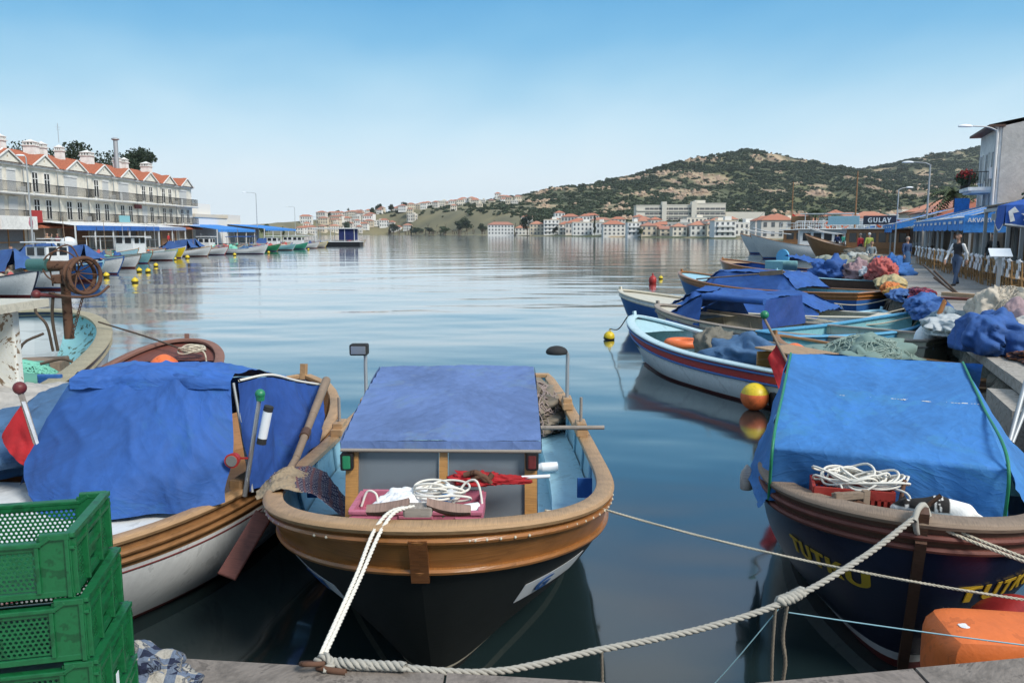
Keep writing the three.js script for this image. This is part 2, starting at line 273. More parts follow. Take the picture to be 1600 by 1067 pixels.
function landY(x, z) {
  const d = coastDist(x, z);
  let y = -1.5 + 2.2 * sstep(-1, 6, d) + .028 * Math.max(0, Math.min(d, 260) - 25);
  let m = 0;
  for (const r of ridges) for (let i = 1; i < r.l.length; i++) {
    const a = r.l[i - 1], b = r.l[i], dx = b[0] - a[0], dz = b[1] - a[1], t = clamp(((x - a[0]) * dx + (z - a[1]) * dz) / (dx * dx + dz * dz)), D = Math.hypot(x - a[0] - t * dx, z - a[1] - t * dz);
    if (D < r.w) m = Math.max(m, lerp(a[2], b[2], t) * Math.pow(1 - D / r.w, r.p));
  }
  const far = sstep(5, 60, d);
  if (d < 5) return y;
  y = Math.max(y, m * far) + far * (Math.min(m, 60) * .16 * fbm(x * .006, z * .006, 5) + Math.min(m, 30) * .06 * fbm(x * .03, z * .03, 3));
  return y;
}
const bare = (x, z) => fbm(x * .0075 + 3, z * .0075, 4) + .35 * fbm(x * .03, z * .03, 3); // where soil and rock show
{
  const pos = [], col = [], idx = [], NX = 260, zs = []; for (let z = 14; z < 3600; z *= 1.0205) zs.push(z);
  zs.forEach((zz) => { for (let i = 0; i <= NX; i++) {
    const x = lerp(-.95 * zz - 160, 1.0 * zz + 160, i / NX), z = -zz, y = landY(x, z); pos.push(x, y, z);
    const b = bare(x, z), f = fbm(x * .02, z * .02, 4);
    let c = [.075 + .02 * f, .085 + .02 * f, .038];                                 // scrub and grass
    const soil = sstep(.24, .38, b), k = sstep(.10, .35, fbm(x * .004 + 8, z * .004, 3));
    if (x < 0 && zz < 520) c = [.135 + .03 * f, .15 + .03 * f, .05];                   // the grassy knoll by the quay
    else if (x < 30 && zz > 560 && zz < 1450) c = c.map((v, k2) => lerp(v, [.25 + .05 * f, .21 + .04 * f, .125][k2], .55 + .4 * f));
    else if (x < 160 && zz > 1450) c = [.27 + .05 * f, .20 + .04 * f, .115];           // dry hill far behind
    else { c = c.map((v, q) => lerp(v, [.40 + .1 * f, .30 + .08 * f, .185 + .05 * f][q], soil)); if (b > .48) c = [.30, .20, .14]; if (zz > 900 && k > 0 && soil < .5) c = c.map((v, q) => lerp(v, [.15, .15, .06][q], k * .6)); }
    col.push(...c);
  } });
  for (let j = 0; j < zs.length - 1; j++) for (let i = 0; i < NX; i++) { const a = j * (NX + 1) + i, b = a + NX + 1; if (Math.max(pos[a * 3 + 1], pos[b * 3 + 1], pos[a * 3 + 4], pos[b * 3 + 4]) > -1.4) idx.push(a, a + 1, b, a + 1, b + 1, b); }
  const g = new THREE.BufferGeometry(); g.setAttribute('position', new THREE.BufferAttribute(new Float32Array(pos), 3)); g.setAttribute('color', new THREE.BufferAttribute(new Float32Array(col), 3)); g.setIndex(idx); g.computeVertexNormals();
  struct('terrain', [g], mat([1, 1, 1], .95, { vertexColors: true }));
}
// leaf clumps: many small tilted faces through a volume
function clumps(n, shape, size, seed) {
  const q = rng(seed), pos = [];
  for (let i = 0; i < n; i++) {
    const c = shape(q), s = size * (.6 + .8 * q()), e = new THREE.Euler(q() * 6, q() * 6, q() * 6), t = [V(-s, 0, 0), V(s * .9, s * .35, 0), V(0, s * .9, s * .5), V(.1 * s, -.6 * s, .6 * s)].map((v) => v.applyEuler(e).add(c));
    for (const f of [[0, 1, 2], [0, 3, 1], [1, 3, 2]]) for (const k of f) pos.push(t[k].x, t[k].y, t[k].z);
  }
  const g = new THREE.BufferGeometry(); g.setAttribute('position', new THREE.BufferAttribute(new Float32Array(pos), 3)); g.computeVertexNormals(); return g;
}
const inLobes = (lobes) => (q) => { const l = lobes[Math.floor(q() * lobes.length)]; const a = q() * 6.283, u = q() * 2 - 1, r = Math.pow(q(), .38), s = Math.sqrt(1 - u * u); return V(l[0] + l[3] * r * s * Math.cos(a), l[1] + l[4] * r * u, l[2] + l[3] * r * s * Math.sin(a)); };
{ // scrub over the hillsides, nobody could count it
  const bush = merge([clumps(26, inLobes([[0, .35, 0, .75, .5], [.4, .25, .2, .5, .35]]), .42, 21)]);
  const spots = [], q = rng(31);
  for (let tries = 0; tries < 160000 && spots.length < 30000; tries++) {
    const zz = 430 + 1750 * Math.pow(q(), .8), x = lerp(-.2, .72, q()) * zz, z = -zz;
    if (x < 130 && zz > 1500) continue;
    const d = coastDist(x, z); if (d < 45 || (x < 20 && q() < .6)) continue;
    const b = bare(x, z); if (q() < sstep(.08, .32, b) * .97) continue;
    const y = landY(x, z); if (y < 7 && q() < .8) continue;
    spots.push([x, y - .3, z, (1.7 + 2.4 * q() * q()) * (zz > 1200 ? 1.35 : 1)]);
  }
  const im = new THREE.InstancedMesh(bush, mat([1, 1, 1], .9), spots.length), m4 = new THREE.Matrix4(), cc = new THREE.Color();
  spots.forEach((s, i) => { m4.compose(V(s[0], s[1], s[2]), new THREE.Quaternion().setFromEuler(new THREE.Euler(0, q() * 6, 0)), V(s[3] * 1.25, s[3], s[3] * 1.25)); im.setMatrixAt(i, m4); const k = .8 + .5 * q(); im.setColorAt(i, cc.setRGB(.040 * k, .058 * k, .028 * k)); });
  im.name = 'hillside_scrub'; im.userData = { kind: 'stuff', label: 'dark green scrub covering the hills across the bay', category: 'scrub' }; im.castShadow = im.receiveShadow = true; scene.add(im);
  const rock = merge([(() => { const g = new THREE.IcosahedronGeometry(1, 1), p = g.attributes.position; for (let i = 0; i < p.count; i++) { const k = 1 + .45 * n3(p.getX(i) * 1.3, p.getY(i) * 1.3, p.getZ(i) * 1.3); p.setXYZ(i, p.getX(i) * k, p.getY(i) * k * .8, p.getZ(i) * k); } g.computeVertexNormals(); return g; })()]);
  const rs = [];
  for (let tries = 0; tries < 60000 && rs.length < 1500; tries++) {
    const zz = 700 + 1000 * q(), x = lerp(.02, .6, q()) * zz; if (coastDist(x, -zz) < 120) continue;
    if (bare(x, -zz) < .32) continue; rs.push([x, landY(x, -zz) - .4, -zz, 1.2 + 3.2 * q() * q()]);
  }
  const rm = new THREE.InstancedMesh(rock, mat([1, 1, 1], .95), rs.length);
  rs.forEach((s, i) => { m4.compose(V(s[0], s[1], s[2]), new THREE.Quaternion().setFromEuler(new THREE.Euler(q(), q() * 6, q())), V(s[3] * 1.3, s[3], s[3])); rm.setMatrixAt(i, m4); const k = .8 + .4 * q(); rm.setColorAt(i, cc.setRGB(.36 * k, .26 * k, .18 * k)); });
  rm.name = 'rock_outcrops'; rm.userData = { kind: 'stuff', label: 'pale brown rock outcrops among the hillside scrub', category: 'rocks' }; rm.castShadow = rm.receiveShadow = true; scene.add(rm);
}
// ---------------------------------------------------------------- quays
const E0 = [6.3, -9.66], QD = [.3524, -.9359], QN = [.9359, .3524], QT = Math.atan2(.9359, .3524); // right quay: along, inland; local +x along
const Q = (s, o, y = .95) => [E0[0] + s * QD[0] + o * QN[0], y, E0[1] + s * QD[1] + o * QN[1]];
const Qv = (s, o, y = .95) => V(...Q(s, o, y));
const quayBox = (s0, s1, o0, o1, y0, y1) => { const g = new THREE.BoxGeometry(s1 - s0, y1 - y0, o1 - o0); g.rotateY(QT); const c = Q((s0 + s1) / 2, (o0 + o1) / 2, (y0 + y1) / 2); return g.translate(...c); };
const prism = (pts, y0, y1) => { const s = new THREE.Shape(); pts.forEach((p, i) => i ? s.lineTo(p[0], -p[1]) : s.moveTo(p[0], -p[1])); return new THREE.ExtrudeGeometry(s, { depth: y1 - y0, bevelEnabled: false }).rotateX(-PI / 2).translate(0, y0, 0); };
{ // near quay: a body with a row of coping slabs along its edge
  const near = tint(M.concrete, [.225, .19, .165]), near2 = tint(M.concrete, [.21, .18, .155]), q = struct('near_quay', [prism([[-9, -2.75], [.4, -2.42], [.95, -2.42], [6, -2.85], [9, 5], [-9, 6]], -2, .83)], M.concrete);
  const edge = [[-7, -3.85], [-4.6, -3.62], [-2.9, -3.44], [-1.52, -3.275], [-.28, -3.145], [.39, -3.075], [1.0, -3.075], [1.72, -3.185], [2.9, -3.37], [4.3, -3.6], [6.05, -3.9]];
  for (let i = 1; i < edge.length; i++) { const a = edge[i - 1], b = edge[i], e = .006; part('coping_slab', [prism([[a[0] + e, a[1]], [b[0] - e, b[1]], [b[0] - e, b[1] + .62], [a[0] + e, a[1] + .62]], .80, .95 + .004 * (i % 3))], i % 2 ? near : near2, q); }
  part('paving', [prism([[-7, -3.22], [-1.5, -2.65], [.4, -2.45], [1.0, -2.45], [6, -3.25], [8, 4], [-8, 4]], .835, .944)], M.paving, q);
  part('face', [prism([[-7, -3.78], [-1.52, -3.2], [.39, -3.0], [1, -3.0], [6.05, -3.8], [6.05, -2.9], [-7, -2.8]], -2, .80)], M.concreteDark, q);
}
const rightQuay = (() => {
  const q = struct('right_quay', [quayBox(-12, 110, .35, 46, -2, .90)], M.concreteDark);
  for (let s = -7; s < 60; s += 1.6) part('edge_slab', [quayBox(s + .01, s + 1.59, .0, .62, .80, .955 + .006 * Math.sin(s * 5))], s % 3.2 < 1.6 ? M.concrete : tint(M.concrete, [.38, .33, .30]), q);
  for (let s = -8; s < 46; s += .62) part('paving_row', [quayBox(s + .012, s + .605, .63, 10, .86, .945 + .004 * Math.sin(s * 7))], Math.sin(s * 3.3) > .2 ? M.paving : tint(M.paving, [.29 + .05 * Math.sin(s * 9), .275 + .05 * Math.sin(s * 9), .25 + .05 * Math.sin(s * 9)]), q);
  part('paving', [quayBox(46, 110, .62, 20, .86, .943)], M.paving, q);
  // rough rubble wall below the edge, stone by stone
  const r = rng(77);
  const protos = [0, 1, 2, 3].map((k) => { const g = new THREE.IcosahedronGeometry(1, 1), p = g.attributes.position; for (let i = 0; i < p.count; i++) { const m = .8 + .3 * n3(p.getX(i) * 1.1 + k * 9, p.getY(i) * 1.1, p.getZ(i) * 1.1); p.setXYZ(i, p.getX(i) * m, p.getY(i) * m, p.getZ(i) * m); } const h = mergeVertices(g.deleteAttribute('uv') && g.deleteAttribute('normal') && g, 1e-4); h.computeVertexNormals(); return merge([h]); });
  const ms = [M.stone, tint(M.stone, [.20, .175, .14]), tint(M.stone, [.27, .25, .21])];
  for (let s = -3; s < 36; s += .52) for (let y = -.1; y < .8; y += .31) { const m = new THREE.Mesh(protos[Math.floor(r() * 4)], ms[Math.floor(r() * 3)]); m.name = 'stone'; m.position.set(...Q(s + r() * .2 + (y > .15 ? .2 : 0), .26 + r() * .05, y + .02)); m.rotation.set(r() * 6, r() * 6, r() * 6); m.scale.set(.30, .24, .30); m.castShadow = m.receiveShadow = true; q.add(m); }
  part('buttress', [quayBox(-.9, .55, -.28, .5, -1.5, .78)], M.concrete, q);
  return q;
})();
{
  const q = struct('left_quay', [prism([[-41, -206], [-41, -72], [-30, -44], [-26, -22], [-80, -20], [-80, -206]], -2, .90)], M.concreteDark);
  part('paving', [prism([[-41.4, -205], [-41.4, -72.2], [-30.5, -44.3], [-26.5, -23], [-79, -21], [-79, -205]], .90, .945)], M.paving, q);
  part('edge_slab', [prism([[-40.9, -206], [-40.9, -72], [-41.6, -72], [-41.6, -206]], .8, .965)], M.concrete, q);
}
// ---------------------------------------------------------------- far houses
const unit = merge([new THREE.BoxGeometry(1, 1, 1)]);
function ubox(name, m, parent, w, h, d, x, y, z) { const o = new THREE.Mesh(unit, m); o.name = name; o.scale.set(w, h, d); o.position.set(x, y, z); o.castShadow = o.receiveShadow = true; parent.add(o); return o; }
function hipRoof(w, d, h, o = .5, ridge = .5) {
  const a = w / 2 + o, b = d / 2 + o, r = Math.max(0, a - b * ridge * 2), p = [[-a, 0, b], [a, 0, b], [a, 0, -b], [-a, 0, -b], [-r, h, 0], [r, h, 0]], f = [[0, 1, 5], [0, 5, 4], [1, 2, 5], [2, 3, 4], [2, 4, 5], [3, 0, 4], [0, 3, 2], [0, 2, 1]], pos = [];
  for (const t of f) for (const k of t) pos.push(...p[k]);
  const g = new THREE.BufferGeometry(); g.setAttribute('position', new THREE.BufferAttribute(new Float32Array(pos), 3)); g.computeVertexNormals(); return g;
}
const wallTones = [[.66, .64, .59], [.70, .69, .66], [.60, .52, .40], [.68, .62, .52], [.58, .55, .50]].map((c) => mat(c, .9)), roofTones = [[.40, .16, .10], [.36, .17, .12], [.44, .20, .13]].map((c) => mat(c, .9)), farGlass = mat([.10, .11, .12], .4);
const roofCache = new Map();
function house(x, z, w, h, { d = 9, roof = 1, tone = 0, floors = Math.max(1, Math.round(h / 3)), cols = Math.max(2, Math.round(w / 2.6)), base, turn = 0, label, cat = 'house', name = 'house', group = 'houses across the bay', rh, balcony } = {}) {
  const y = base ?? Math.max(.6, landY(x, z - d / 2));
  const o = thing(name, label, cat, [x, y - 1.5, z - d / 2], turn, group), hh = h - y + 1.5;
  ubox('wall', wallTones[tone % 5], o, w, hh, d, 0, hh / 2, 0);
  if (roof) { const key = [w.toFixed(1), d, roof].join(); if (!roofCache.has(key)) roofCache.set(key, merge([hipRoof(w, d, rh || Math.min(w, d) * .26, .45, roof === 2 ? .02 : .5)])); const r = new THREE.Mesh(roofCache.get(key), roofTones[(tone + floors) % 3]); r.name = 'roof'; r.position.y = hh + .003; r.castShadow = r.receiveShadow = true; o.add(r); } else { ubox('parapet', wallTones[(tone + 1) % 5], o, w + .3, .5, d + .3, 0, hh + .2, 0); ubox('stair_house', wallTones[tone % 5], o, w * .3, 1.8, d * .4, w * .2, hh + 1.3, 0); }
  const fh = (h - y) / floors;
  for (let f = 0; f < floors; f++) for (let c = 0; c < cols; c++) {
    const ww = w / cols * .42, wh = fh * .52; ubox('window', farGlass, o, ww, wh, .12, (c + .5) / cols * w - w / 2, 1.5 + f * fh + fh * .52, d / 2 + .05);
  }
  if (balcony) for (let f = 1; f < floors; f++) ubox('balcony', wallTones[1], o, w * .8, .9, .9, 0, 1.5 + f * fh + .2, d / 2 + .5);
  return o;
}
[[-8.9, -640, 20.8, 8.8, 1, 1, 'long white waterfront house with red hipped roof at far shore', 0], [8.1, -640, 11.2, 6.3, 1, 0, 'low red roofed house right of the long white waterfront house'], [18.9, -610, 10.7, 9, 1, 2, 'cream waterfront house left of the tall white flat roofed one'], [29.5, -600, 11.4, 12, 0, 1, 'tall white flat roofed house on the far waterfront', 1], [38.4, -580, 8.8, 8.6, 1, 3, 'narrow cream house beside tall white flat roofed house', 1], [47.8, -545, 13.4, 9.4, 0, 1, 'wide white flat roofed waterfront house by dark tree'], [61, -480, 13, 7.6, 1, 0, 'white house with red roof right of dark tree on shore'], [68.2, -450, 7, 8.2, 0, 1, 'narrow white block with open loggias on the shore', 1], [76.1, -446, 8.6, 6.4, 1, 2, 'tan waterfront house with red roof below the big hotel'], [84.2, -440, 6.3, 4.6, 2, 2, 'smallest red roofed cottage on far waterfront'], [89.4, -428, 7.6, 5.8, 1, 3, 'red roofed house right of the smallest cottage'], [98.3, -424, 8.2, 6.6, 1, 0, 'pale house with broad red roof near the tour boats'], [96, -362, 9.7, 7.8, 0, 1, 'white balconied block nearest the tour boats', 1]]
  .forEach(([x, z, w, h, roof, tone, label, b]) => house(x, z, w, h, { roof, tone, label, d: 9, base: .9, balcony: b, group: 'waterfront houses' }));
{ // houses climbing the slopes; those of one cluster look alike
  const q = rng(91);
  const cluster = (n, x0, x1, z0, z1, label, group, extra = {}, ok) => { const placed = [], made = []; for (let k = 0, t = 0; k < n && t < 4000; t++) { const x = lerp(x0, x1, q()), z = lerp(z0, z1, q()), w = 7 + 7 * q(); if (coastDist(x, z) < 10 || (ok && !ok(x, z)) || placed.some((p) => Math.hypot(p[0] - x, p[1] - z) < 13)) continue; placed.push([x, z]); k++; const y = Math.max(.9, landY(x, z - 4)); made.push(house(x, z, w, y + 4.5 + 4 * q(), { roof: q() < .82 ? 1 : 0, tone: Math.floor(q() * 5), label, d: 7 + Math.floor(q() * 3), turn: (q() - .5) * .6, floors: 2, group, rh: 1.9, ...extra })); } count(made, () => label); };
  cluster(46, -245, -118, -1190, -860, 'of the small houses in the village left of the bay', 'village houses on the left shore');
  cluster(20, -235, -120, -1040, -840, 'of the houses along the left village waterfront', 'houses on the left village waterfront', {}, (x, z) => coastDist(x, z) < 45);
  cluster(26, -130, 10, -1240, -960, 'of the small hillside houses above the shoreline trees', 'houses above the shoreline trees');
  cluster(52, 98, 260, -640, -330, 'of the town houses on slope behind the tour boats', 'town houses below the big hill', {}, (x, z) => coastDist(x, z) > 24 && !(x > 95 && x < 200 && z < -560));
  cluster(24, 0, 112, -720, -400, 'of the houses directly behind the waterfront row', 'houses behind the waterfront row', {}, (x, z) => { const d = coastDist(x, z); return d > 20 && d < 75; });
  cluster(30, 84, 230, -330, -165, 'of the houses close behind the moored tour boats', 'town houses behind tour boats', {}, (x, z) => coastDist(x, z) > 9);
}
{ // big terraced hotel above the waterfront
  const o = thing('terraced_hotel', 'long pale concrete hotel with rows of dark balconies on hillside', 'building', [146, 4, -705], 0);
  const w = mat([.62, .58, .50], .9), dk = mat([.10, .10, .105], .6), blocks = [[-27, 21.5, 23, 14], [-2, 22, 26, 14], [25, 23.2, 27, 16]];
  for (const [x, h, ww, d] of blocks) {
    ubox('wall', w, o, ww, h, d, x, h / 2, 0); ubox('parapet', w, o, ww + .6, .7, d + .6, x, h + .35, 0);
    for (let f = 0; f < 4; f++) { const y = 5.2 + f * 4.2; if (y > h - 2) break; for (let c = 0; c < 6; c++) { if (x < -20 && c < 2) continue; ubox('loggia', dk, o, ww / 6 * .86, 1.7, .5, x - ww / 2 + (c + .5) * ww / 6, y + 1.2, d / 2 + .05); } ubox('balcony_band', w, o, ww * .97, 1.1, .9, x, y - .3, d / 2 + .3); }
  }
  ubox('stair_tower', w, o, 4, 25, 6, -14.5, 12.5, 6); ubox('stair_tower', w, o, 4.4, 25.2, 6, 11, 12.6, 7); ubox('roof_house', w, o, 9, 2.6, 6, 18, 25.2, -2);
  ubox('annex', w, o, 34, 9, 12, 58, 12, -6);
}
// ---------------------------------------------------------------- trees
const crownOf = (k, lobes, n, size) => merge([clumps(n, inLobes(lobes), size, 200 + k)]);
const crowns = [0, 1, 2, 3, 4].map((k) => { const q = rng(300 + k), l = []; for (let i = 0; i < 9; i++) l.push([(q() - .5) * 1.3, .9 + q() * 1.2, (q() - .5) * 1.3, .35 + q() * .3, .3 + q() * .25]); return crownOf(k, l, 620, .11); });
const pineCrowns = [0, 1, 2, 3].map((k) => { const q = rng(360 + k), l = []; for (let i = 0; i < 14; i++) l.push([(q() - .5) * 1.5, 1.15 + q() * 1.0, (q() - .5) * 1.5, .28 + q() * .25, .16 + q() * .14]); return crownOf(20 + k, l, 3600, .035); });
const tall = [0, 1].map((k) => { const q = rng(330 + k), l = []; for (let i = 0; i < 10; i++) l.push([(q() - .5) * .5, .5 + i * .26, (q() - .5) * .5, .42 - i * .025, .3]); return crownOf(9 + k, l, 600, .10); });
const trunkGeo = merge([bar(V(0, -.3, 0), V(.04, 1.0, 0), .07, .05, 7), bar(V(.02, .8, 0), V(.4, 1.5, .1), .04, .02, 5), bar(V(.02, .7, 0), V(-.4, 1.4, -.15), .04, .02, 5)]);
function tree(x, z, h, { w = h, kind = 0, m = M.leaf, base, label, name = 'tree', cat = 'tree', group }) {
  const t = name === 'pine_tree' ? pineCrowns[kind] : kind >= 10 ? tall[kind - 10] : crowns[kind % 5], o = thing(name, label, cat, [x, (base ?? landY(x, z)), z], rnd() * 6, group), s = h / (kind >= 10 ? 3.1 : 2.3);
  for (const [n, g, mm] of [['trunk', trunkGeo, M.bark], ['crown', t, m]]) { const k = new THREE.Mesh(g, mm); k.name = n; k.scale.set(s * w / h, s, s * w / h); k.castShadow = k.receiveShadow = true; o.add(k); }
  return o;
}
{
  const q = rng(55);
  for (const [x, z, h, w, k, l] of [[-60, -112, 14.2, 13, 0, 'broad dark pine behind the hotel, left of its tallest chimney'], [-66, -110, 14.6, 12, 1, 'dark pine behind hotel roof, second from the left edge'], [-70, -98, 15.4, 13, 2, 'dark pine cut by the left edge above hotel roof'], [-63, -136, 15.6, 12, 3, 'round dark pine behind the right half of hotel roof']]) tree(x, z, h, { w, kind: k, m: M.leafDark, base: .9, label: l, name: 'pine_tree', group: 'pines behind the hotel' });
  const run = (n, f, tail) => { const l = []; for (let i = 0; i < n; i++) l.push(f(i)); count(l, () => tail); };
  run(110, (i) => { const t = q(), k = t < .4, u = k ? t / .4 : (t - .4) / .6, A = k ? [4, -626] : [-70, -850], B = k ? [-70, -850] : [-160, -980], o = 3 + q() * q() * 40, x = lerp(A[0], B[0], u) + o * .9, z = lerp(A[1], B[1], u) - o * .35; return coastDist(x, z) < 2 ? null : tree(x, z, 7 + 7 * q(), { w: 11 + 6 * q(), kind: i, m: i % 3 ? M.leafDark : M.leaf, label: 'x', group: 'trees along the far shore' }); }, 'in the belt of dark trees along the middle shore');
  run(34, (i) => { const x = lerp(-235, -125, q()), z = lerp(-1150, -880, q()); return coastDist(x, z) < 6 ? null : tree(x, z, 7 + 7 * q(), { kind: i, m: i % 2 ? M.leaf : M.leafDark, label: 'x', group: 'village trees' }); }, 'of the trees among the left village houses');
  run(30, (i) => { const x = lerp(95, 260, q()), z = lerp(-650, -240, q()); return coastDist(x, z) < 12 ? null : tree(x, z, 5 + 5 * q(), { kind: i, m: i % 2 ? M.leaf : M.leafDark, label: 'x', group: 'town trees' }); }, 'of the trees among the town houses');
  run(22, (i) => { const x = lerp(-150, -75, q()), z = lerp(-420, -330, q()); return coastDist(x, z) < 4 ? null : tree(x, z, 2.5 + 3 * q(), { kind: i, m: M.leaf, label: 'x', group: 'knoll bushes', name: 'bush', cat: 'bush' }); }, 'of the low bushes at foot of the knoll');
  tree(53.5, -520, 13, { w: 7, kind: 10, m: M.leafDark, base: 1, label: 'tall dark cypress between white waterfront houses', name: 'cypress_tree' });
  tree(12, -628, 15, { w: 12, kind: 2, m: M.leafDark, base: 1, label: 'big dark tree left of the cream waterfront house' });
  tree(71.5, -445, 4, { kind: 3, m: M.leaf, base: 1, label: 'small bush before the waterfront house with loggias', name: 'bush', cat: 'bush' });
  tree(32, -592, 6.5, { w: 5.5, kind: 1, m: M.leafDark, base: 1, label: 'round tree in front of tall white waterfront house' });
}
function palm(x, z, h, label, base, r = 2.6) {
  const o = thing('palm_tree', label, 'palm', [x, base, z], 0); part('trunk', [bar(V(0, 0, 0), V(.15, h * .55, 0), .22, .18), bar(V(.15, h * .55, 0), V(.1, h, .1), .18, .15)], M.bark, o);
  const q = rng(Math.round(x * 7)), fr = [];
  for (let k = 0; k < 34; k++) { const a = q() * 6.28, up = q() * 1.3 - .2, pts = []; for (let i = 0; i <= 7; i++) { const t = i / 7; pts.push(V(Math.cos(a) * r * t * Math.cos(up * .6), h + r * (Math.sin(up) * t - .75 * t * t), Math.sin(a) * r * t * Math.cos(up * .6))); }
    for (let i = 0; i < 7; i++) for (let e = -1; e <= 1; e += 2) for (let u = 0; u < 2; u++) { const p = pts[i].clone().lerp(pts[i + 1], u * .5), d = V(-Math.sin(a) * e, -.55, Math.cos(a) * e).multiplyScalar(.5 * (1 - i / 9)); const g = new THREE.BufferGeometry(), n = pts[i + 1].clone().sub(pts[i]).multiplyScalar(.45); g.setAttribute('position', new THREE.BufferAttribute(new Float32Array([...p, ...p.clone().add(n), ...p.clone().add(d).add(n)]), 3)); g.computeVertexNormals(); fr.push(g); } }
  part('crown', fr, M.palm, o); return o;
}
palm(41, -75, 5.4, 'dark palm crown above red roof beside the grey house', .95, 3.0);
palm(62, -165, 6, 'left of the two small palms behind the tour boats', .9); palm(66, -165, 5.2, 'right of the two small palms behind the tour boats', .9);
